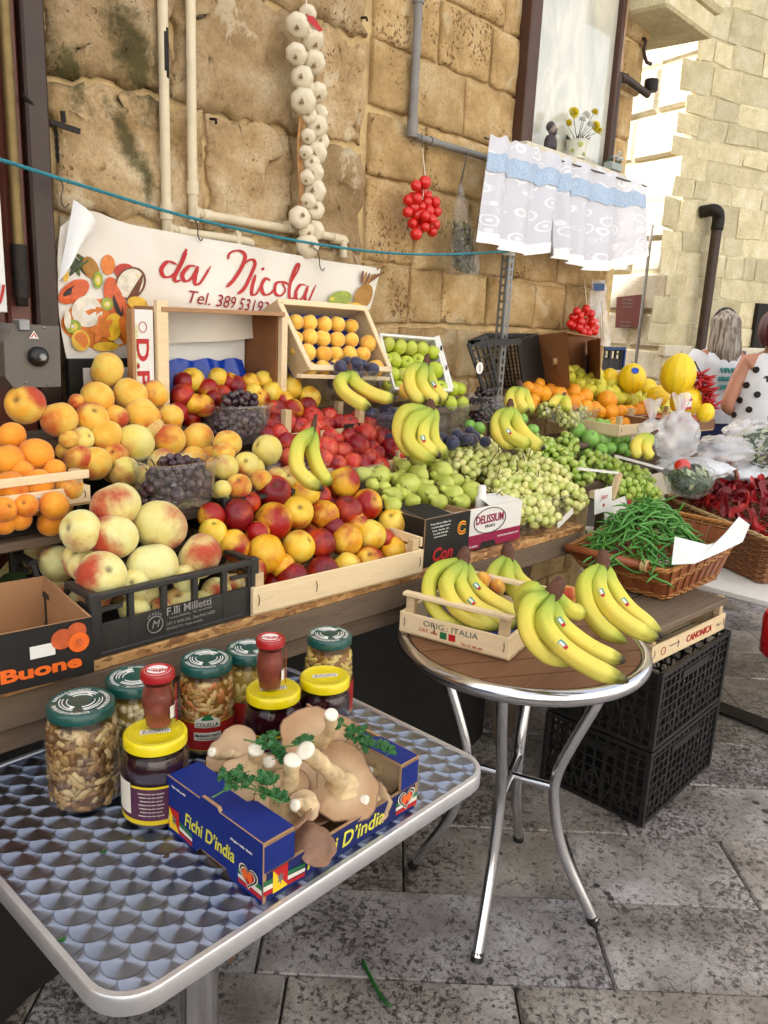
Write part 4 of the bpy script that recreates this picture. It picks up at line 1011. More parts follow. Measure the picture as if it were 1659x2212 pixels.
# nectarines
pile('nectarine', [N_, N_, Y_, R2], [(591, 1062, 38, R2), (657, 1062, 37, Y_), (742, 1042, 36, N_), (512, 1113, 37, R2), (590, 1126, 43, N_), (641, 1106, 37, Y_), (700, 1112, 34, N_), (750, 1104, 35, R2), (792, 1090, 35, N_), (848, 1130, 33, Y_), (746, 1166, 38, N_), (800, 1156, 35, Y_), (692, 1174, 34, R2), (645, 1181, 37, Y_), (575, 1196, 44, N_), (505, 1178, 36, N_), (850, 1190, 32, N_), (748, 1224, 32, Y_), (797, 1212, 33, N_), (698, 1236, 36, R2), (633, 1250, 36, R2), (456, 1114, 30, N_), (460, 1150, 31, Y_), (690, 1072, 26, R2), (556, 1150, 27, N_), (540, 1085, 24, R2), (770, 1130, 26, N_), (720, 1140, 26, R2), (610, 1222, 28, N_), (830, 1165, 24, R2), (545, 1232, 30, N_)],
     (1.36, .915, 1.05), 'nectarine in the front wooden crate', 'nectarine', 'nectarines in the front wooden crate', tops={0: 'dark red nectarine at the top left of the wooden crate heap', 2: 'red-shouldered yellow nectarine at the very top of the wooden crate heap'})
# orange peaches
pile('orange_peach', 'orange_peach', [(24, 943, 32), (14, 994, 37), (77, 984, 39), (24, 1054, 37), (81, 1046, 35), (150, 1052, 31, 'yellow_peach'), (117, 1017, 26), (8, 1100, 28), (117, 1092, 32), (57, 1092, 26), (50, 1020, 26)],
     (1.62, 1.145, .75), 'orange peach in the labelled left crate', 'peach', 'orange peaches in the labelled crate')
# yellow peaches
pile('yellow_peach', ['yellow_peach', 'yellow_peach', 'pale_peach'], [(231, 799, 38), (210, 859, 36), (282, 851, 37), (336, 851, 30), (54, 874, 43), (128, 906, 40), (199, 904, 36), (251, 900, 27), (309, 898, 40), (370, 900, 27), (231, 942, 36), (292, 957, 42), (365, 951, 36), (427, 948, 36), (178, 948, 26), (172, 993, 33), (206, 1001, 37), (250, 985, 28), (268, 1019, 34), (420, 990, 28), (330, 925, 26), (350, 1000, 32), (400, 1010, 30), (150, 950, 22), (165, 868, 18), (450, 985, 24), (310, 1030, 26)],
     (1.70, 1.15, 1.25), 'yellow peach in the big wall heap', 'peach', 'yellow peaches in the big heap', tops={0: 'red-shouldered yellow peach alone at the peak of the big heap', 4: 'large round peach above the orange peaches at the far left of the big heap'})
pile('pale_peach', ['pale_peach', 'pale_peach', 'yellow_peach'], [(492, 958, 31, 'yellow_peach'), (577, 972, 34), (533, 1005, 30), (487, 1010, 29), (516, 1050, 28), (565, 1038, 25), (480, 1056, 20), (483, 981, 26), (550, 1010, 22), (598, 1030, 22), (625, 1030, 24)],
     (1.56, 1.13, .7), 'pale peach right of the grape tub', 'peach', 'pale peaches by the bananas')
# nectarines in the upright box
pile('nectarine', [N_, Y_, R2], [(415, 821, 27, Y_), (470, 817, 23, Y_), (495, 826, 22, N_), (509, 834, 24, R2), (541, 827, 22, N_), (569, 821, 21, Y_), (449, 841, 24, N_), (589, 848, 24, Y_), (627, 840, 25, Y_), (633, 823, 18, N_), (393, 856, 28, R2), (421, 873, 23, N_), (440, 877, 25, N_), (547, 848, 21, Y_), (595, 888, 25, R2), (632, 885, 24, N_), (669, 858, 25, Y_), (663, 877, 21, R2), (615, 865, 20, N_), (395, 825, 22, R2), (462, 860, 20, R2), (560, 860, 22, N_), (480, 850, 20, R2), (520, 860, 20, N_), (598, 915, 22, R2), (385, 890, 22, N_)],
     (1.76, 1.20, .85), 'nectarine at the upright box', 'nectarine', 'nectarines at the upright box')
D_ = lambda l: [(537.6+x*.4051, 787.3+y*.4051, r*.4051, *k) for x, y, r, *k in l]
pile('red_plum', 'plum_red', [(x, y, r*1.13) for x, y, r in D_([(200, 310, 52), (270, 335, 50), (335, 285, 58), (320, 370, 58), (415, 320, 42), (425, 275, 45), (480, 310, 42), (530, 330, 58), (620, 375, 58), (715, 390, 48), (760, 440, 50), (425, 380, 45), (415, 445, 58), (500, 465, 50), (580, 435, 60), (470, 400, 34), (530, 385, 42), (660, 440, 34), (250, 430, 55), (200, 410, 46), (160, 370, 50), (215, 500, 50), (400, 500, 50), (650, 500, 50), (700, 540, 44), (555, 520, 46), (470, 530, 46), (690, 470, 34), (605, 530, 44), (145, 300, 42), (130, 330, 42), (640, 320, 40), (570, 290, 38), (370, 330, 36), (300, 420, 46), (660, 330, 36), (690, 360, 34), (100, 380, 40), (350, 440, 42), (760, 390, 36), (800, 470, 38)])],
     (1.62, 1.11, .60), 'red plum behind the slim bananas', 'plum', 'red plums', under=.8)
# pears: each lies its own way
PM = [pear_mesh('pear', 'pear_skin'), pear_mesh('pear', 'pear_skin', long=.92)]
for (x, y, r, sx, sy) in [(700, 590, 62, 725, 505), (815, 545, 50, 755, 505), (900, 515, 55, 845, 465), (845, 640, 72, 778, 545), (905, 585, 62, 935, 560), (1020, 575, 70, 945, 490), (1035, 640, 60, 965, 600), (950, 690, 62, 850, 640), (1085, 695, 60, 970, 650), (1185, 680, 66, 1140, 590), (770, 700, 52, 690, 690), (765, 750, 50, 700, 720), (720, 655, 40, 700, 610), (1095, 620, 52, 1040, 560), (640, 590, 38, 690, 640), (610, 585, 44, 640, 590), (870, 725, 46, 840, 700), (1130, 735, 50, 1060, 730), (930, 640, 46, 990, 650), (1010, 735, 50, 940, 720), (790, 610, 44, 740, 610), (660, 640, 40, 690, 600), (980, 530, 42, 940, 500), (820, 690, 40, 780, 660)]:
    X, Y, R = 537.6+x*.4051, 787.3+y*.4051, r*.4051; SX, SY = 537.6+sx*.4051, 787.3+sy*.4051
    p = pplane(X, Y, 1.42, 1.01, .42); q = pplane(SX, SY, 1.42, 1.01, .42) - Vector((0, .0, 0))
    q = p + (q-p)*.8 + Vector((0, -.004, .012)); d = (q-p).normalized(); RR = R*depth(p)/FPX*.98
    put('pear', rp.choice(PM), p, Vector(d).to_track_quat('Z', 'Y').to_euler(), RR, label='green pear lying in the heap behind the white box', cat='pear', group='green pears')
# apricot-coloured peaches in the leaning crate, green apples in the next
A_ = lambda l: [(576+x*.4051, 537.6+y*.4051, r*.4051, *k) for x, y, r, *k in l]
pile('apricot_peach', 'apricot', A_([(155, 390, 44), (225, 395, 47), (305, 402, 46), (375, 402, 45), (450, 412, 41, 'yellow_peach'), (150, 475, 46), (230, 470, 46), (297, 477, 46), (375, 485, 45), (450, 487, 43), (540, 506, 49), (215, 553, 50), (305, 560, 46), (367, 560, 43), (440, 561, 45), (512, 562, 43), (300, 636, 46), (370, 630, 43), (440, 632, 42), (510, 642, 47), (580, 637, 49), (228, 642, 42), (160, 540, 38)]),
     (1.86, 1.42, 2.1), 'yellow peach in the leaning wooden crate', 'peach', 'peaches in the leaning crate', under=0, tilt=.5)
ap = pile('green_apple', 'apple_green', A_([(640, 510, 46), (705, 525, 46), (765, 530, 43), (825, 535, 43), (885, 555, 43), (680, 595, 46), (745, 610, 43), (805, 600, 43), (670, 670, 43), (725, 672, 46), (895, 650, 50), (650, 730, 36), (697, 742, 42), (860, 690, 42), (925, 745, 46), (985, 745, 46), (1030, 747, 37), (980, 822, 42), (1042, 822, 38), (640, 590, 34), (780, 670, 40), (835, 640, 38), (920, 800, 36)]),
     (1.88, 1.35, 1.7), 'green apple in the leaning white box', 'apple', 'green apples in the leaning box', under=0)
pile('yellow_apple', 'apricot', A_([(740, 760, 46)]), (1.80, 1.27, 1.0), 'orange fruit lying left of the brown-tipped bananas', 'fruit', None, under=0)
B_ = lambda l: [(987+x*.4051, 537.6+y*.4051, r*.4051, *k) for x, y, r, *k in l]
pile('green_lime', 'lime_green', B_([(640, 968, 47), (705, 943, 44), (757, 943, 42), (802, 943, 37), (715, 1012, 49), (777, 1017, 46), (827, 1012, 43), (857, 1007, 41), (887, 1002, 41), (820, 1062, 32), (880, 1062, 32), (770, 1070, 34), (740, 975, 40), (800, 985, 38), (930, 1050, 26)]),
     (1.50, 1.0, .45), 'bright green fruit behind the grapes', 'fruit', 'green round fruit behind the grapes')
pile('orange', 'orange_fruit', B_([(380, 740, 36), (420, 760, 46), (460, 772, 46), (540, 772, 46), (615, 762, 46), (680, 787, 46), (412, 802, 32), (615, 820, 46), (685, 842, 42), (800, 810, 56), (730, 852, 42), (820, 872, 46), (877, 872, 42), (917, 872, 42), (960, 867, 43), (1002, 852, 46), (830, 927, 32), (900, 932, 37), (1012, 922, 32), (440, 720, 32), (500, 750, 34), (570, 800, 34), (650, 800, 34), (760, 870, 36), (955, 925, 30), (400, 830, 30)]),
     (1.70, 1.13, .85), 'orange before the brown cardboard box', 'orange', 'oranges')
pile('lemon', 'lemon_fruit', B_([(600, 690, 37), (650, 670, 37), (690, 712, 41), (745, 680, 41), (757, 722, 41), (820, 722, 37), (870, 712, 37), (630, 650, 32), (590, 650, 32), (700, 752, 37), (760, 762, 37), (840, 772, 37), (900, 792, 41), (950, 782, 37), (920, 742, 32), (980, 822, 37), (1022, 802, 37), (1105, 832, 37), (1050, 862, 32), (880, 752, 32), (1080, 907, 32), (940, 817, 32), (650, 720, 34), (800, 760, 34), (720, 690, 30), (1030, 840, 32), (1120, 870, 30), (860, 800, 36)]),
     (1.74, 1.15, .85), 'lemon beside the yellow melons', 'lemon', 'lemons', tilt=1.6)
# melons
mm = MB(); mm.ball((0, 0, 0), 1, 28, 20)
mm.v = [Vector((v.x*(1+.012*math.cos(10*math.atan2(v.y, v.x))), v.y*(1+.012*math.cos(10*math.atan2(v.y, v.x))), v.z*1.0+.06*max(0, v.z)**4)) for v in mm.v]
mm.tube([(0, 0, 1.0), (.02, .01, 1.10), (.06, .02, 1.16)], [.05, .035, .03], 6, m=1)
melon_me = mm.mesh('melon', ['melon_skin', 'stem_green'], 40)
for (x, y, r, e, Y, lab, rot) in ((1180, 672, 92, 1.18, 1.45, 'largest yellow melon standing on top at the right end', (0, .05, 0)), (1220, 812, 82, 1.03, 1.42, 'yellow melon in the crate under the largest one', (.2, -.1, 1)), (935, 692, 72, 1.08, 1.75, 'yellow melon with a round blue sticker behind the lemons', (.1, .1, 2)), (815, 690, 50, 1.0, 1.86, 'yellow melon half hidden behind the lemons at the box', (0, 0, 0)), (1072, 785, 58, 1.0, 1.62, 'yellow melon lying low right of the lemons', (1.2, 0, 0)), (1325, 875, 46, 1.1, 1.30, 'yellow melon at the right end below the chilli bunch', (.2, .2, 0)), (1015, 745, 50, 1.0, 1.9, 'yellow melon peeking out behind the stickered one', (.2, .2, 0))):
    X, Yp, r_ = 987+x*.4051, 537.6+y*.4051, r*.4051; p = py(X, Yp, Y); R = r_*depth(p)/FPX
    me_o = put('melon', melon_me, p, rot, (R, R, R*e), label=lab, cat='melon', group='yellow melons')
    if 'blue sticker' in lab:
        c = p + (_C-p).normalized()*R*1.0 + Vector((.02, 0, .035)); d = (c-p).normalized(); c = p+d*R*1.03
        m = MB(); m.T = frame(c-p, d.cross(Vector((0, 0, 1))), d.cross(Vector((0, 0, 1))).cross(d)) ; m.lathe([(.018, 0), (.018, .001)], 14); s_ = m.build('sticker', 'tray_blue', parent=me_o); s_.matrix_parent_inverse = Matrix.LocRotScale(None, Euler(rot), (R, R, R*e)).inverted()
# ------------------------------------------------------------------ bananas
def banana(parent, pts, wpx_or_r, along0=0.0, name='banana', stub=False):
    """a finger through world points (crown to tip), five-sided and curved"""
    P = catmull(pts, 7); N = len(P); rs = []
    for i in range(N):
        t = i/(N-1)
        if t < .16: k = .34+.30*(t/.16)**2
        elif t < .30: k = .64+.36*((t-.16)/.14)
        elif t < .80: k = 1.0
        else:
            u = (t-.80)/.2; k = (1-u**2.2)*.78+.22
            if u > .93: k = .17
        rs.append(k*wpx_or_r)
    m = MB(); m.tube(P, rs, 15, squash=lambda a: 1+.095*math.cos(5*a))
    org = Vector(parent.location); m.v = [v-org for v in m.v]
    me = m.mesh(name, 'banana_skin', True)
    at = me.attributes.new('along', 'FLOAT', 'POINT'); at.data.foreach_set('value', [along0+(1-along0)*(i//15)/(N-1) for i in range(N*15)])
    return put(name, me, parent=parent), P, rs
def sticker(parent, P, rs, t, mats=('teal_print', 'label_paper', 'red_print'), toward=None, s=.009):
    i = int(t*(len(P)-1)); c = P[i]; d = (P[min(i+1, len(P)-1)]-P[i-1]).normalized(); v = (_C-c).normalized() if toward is None else toward
    n = (v-d*v.dot(d)).normalized(); n = (n+Vector((0, 0, .35))).normalized(); n = (n-d*n.dot(d)).normalized(); x = d; y = n.cross(x)
    org = Vector(parent.location)
    for k, mt in enumerate(mats):
        m = MB(); R = rs[i]*1.06+.0004*k; w = s*(1, .72, .4)[k]*1.0; h = s*(.75, .32, .5)[k]; off = (0, 0, -s*.8)[k]
        fn = lambda u, vv: c - org + x*((u-.5)*2*w) + (n*math.cos(((vv-.5)*2*h+off*0)/R) + y*math.sin(((vv-.5)*2*h)/R))*R
        if k == 2: fn = lambda u, vv: c - org + x*((u-.5)*2*w+s*1.15) + (n*math.cos(((vv-.5)*2*h)/R) + y*math.sin(((vv-.5)*2*h)/R))*R
        m.grid(fn, 4, 6); m.build('sticker', mt, parent=parent, smooth=True)
def bunch(label, crown, fingers, r, conv, stick=(), crown_r=None, crown_len=.03):
    """crown (x, y, depth); fingers: lists of (x, y, depth); conv maps their picture coordinates"""
    dk = (1.0 if 'leftmost' in label or 'behind the front' in label else .935) if conv is T_ else 1.0; r *= dk
    cx, cy = conv(crown[0], crown[1]); c = pd(cx, cy, crown[2]*dk)
    ends = [Vector(c)]
    t = thing('banana_bunch', label, 'bananas', c, group='banana bunches')
    up = Vector((0, 0, 0))
    for i, f in enumerate(fingers):
        w = [pd(*conv(x, y), d*dk) for x, y, d in f]
        rr_ = r*rp.uniform(.93, 1.05)
        o, P, rs = banana(t, [c+(w[0]-c)*.25]+w, rr_); up += (w[0]-c).normalized()
        if i in stick: sticker(t, P, rs, stick[i] if isinstance(stick, dict) else .62)
    up.normalize(); m = MB(); cr = crown_r or r*.95
    m.tube([-up*crown_len, -up*crown_len*.5, up*.0, up*.02, up*.035], [cr*.55, cr*.8, cr*.95, cr*.85, cr*.45], 9)
    m.v = [v+Vector((noise.noise(v*160), noise.noise(v*160+Vector((5, 5, 5))), 0))*.003 for v in m.v]
    m.build('crown', 'banana_crown', parent=t, smooth=True); return t
T_ = lambda x, y: (825.7+x*.463, 1171.3+y*.463)         # front table zoom
E_ = lambda x, y: (537.6+x*.4051, 787.3+y*.4051)
F_ = lambda x, y: (576+x*.4051, 537.6+y*.4051)
G_ = lambda x, y: (987+x*.4051, 537.6+y*.4051)
I_ = lambda x, y: (x, y)
bunch('green-yellow banana bunch in the small wooden crate, leftmost on the round table', (378, 70, 2.05), [
    [(330, 100, 2.03), (235, 150, 1.99), (222, 260, 1.96), (300, 370, 1.94), (450, 415, 1.93)],
    [(352, 120, 2.0), (300, 190, 1.96), (335, 290, 1.92), (430, 360, 1.90), (560, 405, 1.90)],
    [(375, 120, 2.02), (360, 190, 1.99), (420, 290, 1.95), (520, 350, 1.92), (650, 400, 1.90)],
    [(395, 120, 2.05), (420, 190, 2.03), (490, 260, 2.0), (590, 320, 1.97), (680, 360, 1.95)]], .0205, T_, stick={2: .62, 3: .5})
bunch('banana bunch with dark crown behind the front bunch on the round table', (585, 52, 2.22), [
    [(560, 90, 2.2), (512, 160, 2.17), (530, 250, 2.14), (590, 305, 2.12), (690, 330, 2.10)],
    [(585, 110, 2.18), (585, 180, 2.14), (640, 250, 2.11), (720, 300, 2.08), (830, 320, 2.06)],
    [(605, 100, 2.22), (630, 160, 2.20), (680, 210, 2.18), (740, 250, 2.16), (800, 270, 2.15)]], .0215, T_)
bunch('largest yellow banana bunch hanging over the front edge of the round table', (805, 225, 1.86), [
    [(740, 260, 1.84), (680, 300, 1.82), (680, 420, 1.80), (760, 520, 1.79), (900, 570, 1.80)],
    [(775, 300, 1.82), (760, 380, 1.79), (840, 490, 1.75), (990, 590, 1.72), (1150, 650, 1.70)],
    [(800, 300, 1.85), (830, 380, 1.83), (920, 460, 1.81), (1020, 520, 1.79), (1135, 555, 1.78)],
    [(740, 235, 1.87), (685, 230, 1.88), (655, 270, 1.90), (670, 330, 1.91), (700, 360, 1.92)],
    [(820, 270, 1.90), (850, 300, 1.92), (890, 325, 1.93), (950, 325, 1.94)]], .0215, T_, stick={1: .62, 2: .40}, crown_r=.021)
bunch('banana bunch with a black scar, rightmost on the round table', (1028, 90, 2.12), [
    [(1000, 130, 2.10), (945, 190, 2.07), (960, 300, 2.03), (1030, 400, 2.0), (1140, 465, 1.97)],
    [(1020, 140, 2.09), (1010, 210, 2.06), (1060, 310, 2.02), (1170, 400, 1.98), (1295, 455, 1.96)],
    [(1045, 130, 2.12), (1070, 200, 2.10), (1140, 300, 2.07), (1220, 370, 2.04), (1310, 445, 2.02)]], .0215, T_, stick={1: .50, 2: .58})
bunch('pair of slim bananas among the plums and nectarines', (345, 330, 1.97), [
    [(320, 370, 1.95), (262, 430, 1.93), (255, 540, 1.91), (310, 610, 1.90), (400, 670, 1.90)],
    [(345, 380, 1.98), (340, 450, 1.97), (365, 540, 1.96), (400, 600, 1.95), (440, 640, 1.95)]], .0175, E_, crown_r=.008)
bunch('green banana bunch with dark crown standing on the pears', (965, 225, 2.42), [
    [(930, 245, 2.40), (830, 260, 2.37), (800, 350, 2.35), (840, 440, 2.34), (920, 485, 2.33)],
    [(945, 260, 2.36), (870, 310, 2.33), (850, 400, 2.31), (910, 470, 2.30), (1000, 520, 2.30)],
    [(965, 270, 2.37), (930, 330, 2.35), (930, 410, 2.33), (970, 460, 2.32), (1025, 495, 2.31)],
    [(985, 260, 2.42), (975, 330, 2.40), (985, 410, 2.39), (1020, 460, 2.38), (1060, 490, 2.37)]], .0215, E_, stick={2: .6}, crown_r=.018)
bunch('banana pair with brown crown in front of the leaning peach crate', (445, 645, 2.36), [
    [(430, 680, 2.33), (390, 710, 2.30), (420, 770, 2.28), (490, 820, 2.26), (560, 850, 2.26)],
    [(455, 670, 2.35), (470, 710, 2.33), (540, 760, 2.31), (620, 790, 2.30), (690, 795, 2.30)]], .0195, F_, crown_r=.010)
bunch('spotted banana bunch standing before the green apples', (850, 605, 2.52), [
    [(820, 630, 2.50), (770, 660, 2.48), (765, 730, 2.46), (800, 790, 2.45), (850, 815, 2.45)],
    [(840, 640, 2.49), (825, 700, 2.47), (850, 760, 2.46), (890, 800, 2.45), (930, 815, 2.45)],
    [(860, 640, 2.53), (880, 710, 2.52), (910, 760, 2.51), (940, 790, 2.50), (965, 805, 2.50)]], .0200, F_, stick={2: .5}, crown_r=.012)
bunch('banana bunch standing on the white grapes', (285, 835, 2.72), [
    [(260, 870, 2.70), (215, 910, 2.68), (215, 980, 2.66), (260, 1030, 2.66), (330, 1050, 2.66)],
    [(285, 870, 2.68), (250, 920, 2.66), (275, 985, 2.64), (340, 1025, 2.63), (400, 1045, 2.63)],
    [(300, 870, 2.70), (320, 930, 2.68), (360, 990, 2.66), (410, 1035, 2.64), (470, 1070, 2.63)]], .0215, G_, stick={1: .6}, crown_r=.014)
bunch('pale green banana bunch between black grapes and oranges', (340, 735, 2.95), [
    [(325, 755, 2.93), (290, 775, 2.92), (285, 820, 2.90), (310, 850, 2.90), (350, 860, 2.90)],
    [(345, 760, 2.92), (330, 800, 2.90), (345, 840, 2.89), (385, 870, 2.88)],
    [(355, 760, 2.95), (370, 800, 2.94), (385, 840, 2.93), (400, 880, 2.92)]], .021, G_, crown_r=.012)
bunch('small bananas by the white bag right of the green fruit', (1040, 990, 3.05), [
    [(1010, 1005, 3.03), (965, 1030, 3.02), (955, 1080, 3.0), (985, 1110, 3.0)],
    [(1030, 1010, 3.03), (1010, 1050, 3.01), (1020, 1090, 3.0), (1050, 1115, 3.0)],
    [(1020, 1000, 3.06), (985, 1015, 3.06), (950, 1040, 3.07), (940, 1080, 3.07)]], .020, G_, crown_r=.010)
bunch('green banana tips between the oranges and the grape tub', (570, 785, 3.05), [
    [(555, 795, 3.03), (530, 805, 3.02), (510, 825, 3.01), (505, 850, 3.0)],
    [(575, 800, 3.03), (580, 820, 3.02), (585, 845, 3.01), (580, 870, 3.0)]], .018, G_, crown_r=.010)
# ------------------------------------------------------------------ clear tubs and grapes
def tub(label, cx, cy, z, w, d, h, rz=0, grp='clear plastic fruit tubs'):
    t = thing('plastic_tub', label, 'tub', (cx, cy, z), rz, group=grp)
    def ring(s, zz, n=56, rib=0.0):
        out = []
        for i in range(n):
            a = 2*math.pi*i/n; c, s_ = math.cos(a), math.sin(a); e = .42
            k = 1+(rib if i % 2 else -rib)
            out.append(Vector((math.copysign(abs(c)**e, c)*w/2*s*k, math.copysign(abs(s_)**e, s_)*d/2*s*k, zz)))
        return out
    rings = [ring(.80, 0), ring(.84, .006, rib=.006), ring(.96, h*.86, rib=.006), ring(.97, h*.9), ring(.99, h), ring(1.05, h), ring(1.05, h-.006)]
    m = MB(); n = 56; vs = [p for r_ in rings for p in r_]; fs = [tuple(range(n))[::-1]]
    for i in range(len(rings)-1):
        for k in range(n): fs.append((i*n+k, i*n+(k+1) % n, (i+1)*n+(k+1) % n, (i+1)*n+k))
    m.add(vs, fs); m.build('tub_wall', 'clear_plastic', parent=t, smooth=40); return t
berry_me = {}
for nm, sc_ in (('grape_green', (1, 1, 1.12)), ('grape_lime', (1, 1, 1.18)), ('grape_black', (1, 1, 1.0))):
    m = MB(); m.ball((0, 0, 0), 1, 12, 9, sc=sc_); berry_me[nm] = m.mesh('berry', nm, True)
n_berry = {'grape_green': 0, 'grape_black': 0, 'grape_lime': 0}
def grape_bunch(label, group, c, axis, L, W, mat, r=.0125, seed=0, indiv=True, stems=3, density=1.0):
    """berries packed round a stalk: the outer ones single objects, the hidden inner ones one mesh"""
    t = thing('grape_bunch', label, 'grapes', c, group=group); rg = random.Random(seed); axis = Vector(axis).normalized()
    s1 = axis.orthogonal().normalized(); s2 = axis.cross(s1)
    pts = []; tries = 0; target = int(density*.60*(L*W*W*.5)/(r**3*4.2))+10
    while len(pts) < target and tries < 9000:
        tries += 1; u = rg.uniform(-1, 1); prof = W/2*math.sqrt(max(.02, 1-abs(u)**2.2))*(1.05-.35*(u+1)/2)
        a = rg.uniform(0, 6.283); q = prof*math.sqrt(rg.uniform(.15, 1)); p = axis*(u*L/2)+s1*math.cos(a)*q+s2*math.sin(a)*q
        if all((p-o).length > r*1.62 for o in pts): pts.append(p)
    view = (_C-Vector(c)).normalized(); stuff = MB()
    for p in pts:
        R = r*rg.uniform(.86, 1.1)
        if indiv and n_berry[mat] < 290 and (p.dot(view) > W*.12 or p.z > W*.2):
            put('berry', berry_me[mat], p, (rg.uniform(0, 3), rg.uniform(0, 3), 0), R, parent=t); n_berry[mat] += 1
        else: stuff.ball(p, R, 10, 7, sc=(1, 1, 1.08))
    if stuff.v: o = stuff.build('berries', mat, parent=t, smooth=True); o['kind'] = 'stuff'
    st = MB(); st.tube(catmull([-axis*L*.62+s1*.01+Vector((0, 0, .02)), -axis*L*.45, Vector((0, 0, 0)), axis*L*.4], 4), .0018, 5)
    for k in range(stems):
        a = rg.uniform(0, 6.28); b = axis*rg.uniform(-.5, .2)*L; q = s1*math.cos(a)*W*.55+s2*math.sin(a)*W*.55+Vector((0, 0, W*.12)); st.tube(catmull([b, b+q*.7, b+q*1.05+Vector((rg.uniform(-.03, .03), rg.uniform(-.02, .02), rg.uniform(-.005, .012)))], 4), [.0016]*8+[.001], 5)
    st.build('stalk', 'stem_brown', parent=t, smooth=True); return t
# white grape heap: bunches on a slope from the front tubs up to the back
gi = 0
for (x, y, dx, L_, W_, mt) in [(1000, 1005, -1, .17, .10, 'grape_green'), (1060, 1000, 1, .17, .10, 'grape_green'), (1035, 965, 1, .15, .09, 'grape_green'), (1110, 1020, 1, .18, .11, 'grape_green'), (1085, 1055, -1, .17, .10, 'grape_green'), (1150, 1060, 1, .18, .11, 'grape_green'), (1180, 1020, 1, .17, .10, 'grape_green'), (1140, 985, -1, .16, .09, 'grape_green'), (1215, 1065, 1, .17, .10, 'grape_green'), (1110, 1090, 1, .14, .08, 'grape_green'), (1160, 1100, 1, .14, .08, 'grape_green'), (975, 975, -1, .12, .08, 'grape_green'), (1200, 985, 1, .15, .09, 'grape_lime'), (1240, 1015, 1, .15, .09, 'grape_lime'), (1225, 960, -1, .13, .08, 'grape_lime'), (1170, 960, 1, .13, .08, 'grape_lime')]:
    p = pplane(x, y, 1.40, .985, .34)-Vector((0, 0, .01)); gi += 1
    grape_bunch('bunch of white grapes in the big heap behind the pears' if mt == 'grape_green' else 'bunch of bright green grapes at the upper end of the grape heap', 'white grapes in the heap', p, (dx*.8, -.6, -.25), L_*1.12, W_*1.18, mt, .0142, gi, stems=5)
for (x, y, L_, W_) in [(1330, 1020, .16, .10), (1375, 1035, .16, .10), (1290, 1000, .15, .09), (1355, 1060, .16, .09), (1395, 1065, .12, .08)]:
    p = pplane(x, y, 1.42, .97, .30); gi += 1
    grape_bunch('bunch of green grapes in the lettered box', 'green grapes in the lettered box', p, (.8, -.5, -.2), L_, W_, 'grape_lime', .0145, gi, indiv=False)
for (x, y, L_, W_) in [(1215, 890, .13, .08), (1260, 885, .13, .08), (1180, 885, .11, .07), (1230, 905, .13, .08)]:
    p = pplane(x, y, 1.66, 1.12, .3); gi += 1
    grape_bunch('bunch of white grapes in the tub before the oranges', 'white grapes in the far tub', p, (1, 0, -.1), L_, W_, 'grape_green', .0115, gi, indiv=False)
# tubs in the front: two with white grapes
for (x, y, lab) in ((1148, 1158, 'clear tub of white grapes beside the white lettered box'), (1205, 1140, 'clear tub of white grapes with a paper strip at the stall edge')):
    p = pz(x, y, .862); t = tub(lab, p.x+.02, p.y+.075, .863, .17, .145, .105, -.05)
    for k in range(3):
        gi += 1; grape_bunch('white grapes in the tub ' + ('beside the white lettered box' if 'beside' in lab else 'with a paper strip'), 'white grapes in front tubs', (p.x-.02+.035*k, p.y+.07+.01*k, .915+.02*(k == 1)), (1, .2, 0), .11, .085, 'grape_green', .0122, gi, indiv=False, stems=0)
m = MB(); p = pz(1208, 1125, .90); m.bar(p+Vector((-.03, -.012, -.01)), p+Vector((.055, -.016, .03)), .001, .022); tag(m.build('paper_strip', 'label_paper'), 'white paper strip with red lettering on the grape tub', 'label')
# black grape tubs
for (x0, y0, Y, w_, lab, s0) in ((390, 1092, 1.53, .175, 'clear tub of black grapes in front of the yellow peaches', 1), (522, 955, 1.76, .175, 'clear tub of dark red grapes between nectarines and plums', 2), (1052, 912, 1.80, .17, 'clear tub of black grapes below the perforated pole', 3)):
    p = py(x0, y0, Y); h_ = .105
    t = tub(lab, p.x, p.y+.02, p.z, w_, .135, h_, .03)
    for k in range(4):
        gi += 1; zz = (.035, .05, .06, .085)[k] + (.028 if s0 > 1 and k == 3 else 0)
        grape_bunch('bunch of dark grapes in the ' + lab.replace('clear ', '').replace('black grapes ', '').replace('dark red grapes ', '').replace('of ', ''), 'dark grapes in tubs', (p.x+(-.035, .035, 0, .012)[k], p.y+.02+(-.01, -.01, .02, 0)[k], p.z+zz), (1, .1, 0), .10 if k < 3 else .12, .075 if k < 3 else .055, 'grape_black', .0112, gi, indiv=(k != 2), stems=1 if k == 3 else 0)
# blue plums: in tubs and loose
def fill(name, kind, c, w, d, h, n, R, label, cat, group, seed):
    rg = random.Random(seed); pts = []; tr = 0
    while len(pts) < n and tr < 4000:
        tr += 1; p = Vector((rg.uniform(-.5, .5)*w, rg.uniform(-.5, .5)*d, rg.uniform(0, h)))
        if all((p-o).length > R*1.7 for o in pts): pts.append(p)
    for p in pts: put(name, rp.choice(FM[kind]), Vector(c)+p, rrot(1.5), R*rg.uniform(.9, 1.05), label=label, cat=cat, group=group)
p = py(852, 958, 1.70); tub('clear tub of blue plums behind the green bananas', p.x, p.y, p.z, .22, .15, .105)
fill('blue_plum', 'plum_blue', (p.x-.02, p.y, p.z+.025), .15, .11, .09, 26, .0205, 'blue plum in the tub behind the green bananas', 'plum', 'blue plums in the near tub', 1)
q = py(835, 866, 1.70); put('blue_plum', FM['plum_blue'][0], q, (.3, .2, 0), .022, label='topmost blue plum on the tub behind the green bananas', cat='plum')
p = py(753, 850, 1.80); tub('clear tub of blue plums below the leaning peach crate', p.x, p.y, p.z, .18, .13, .075)
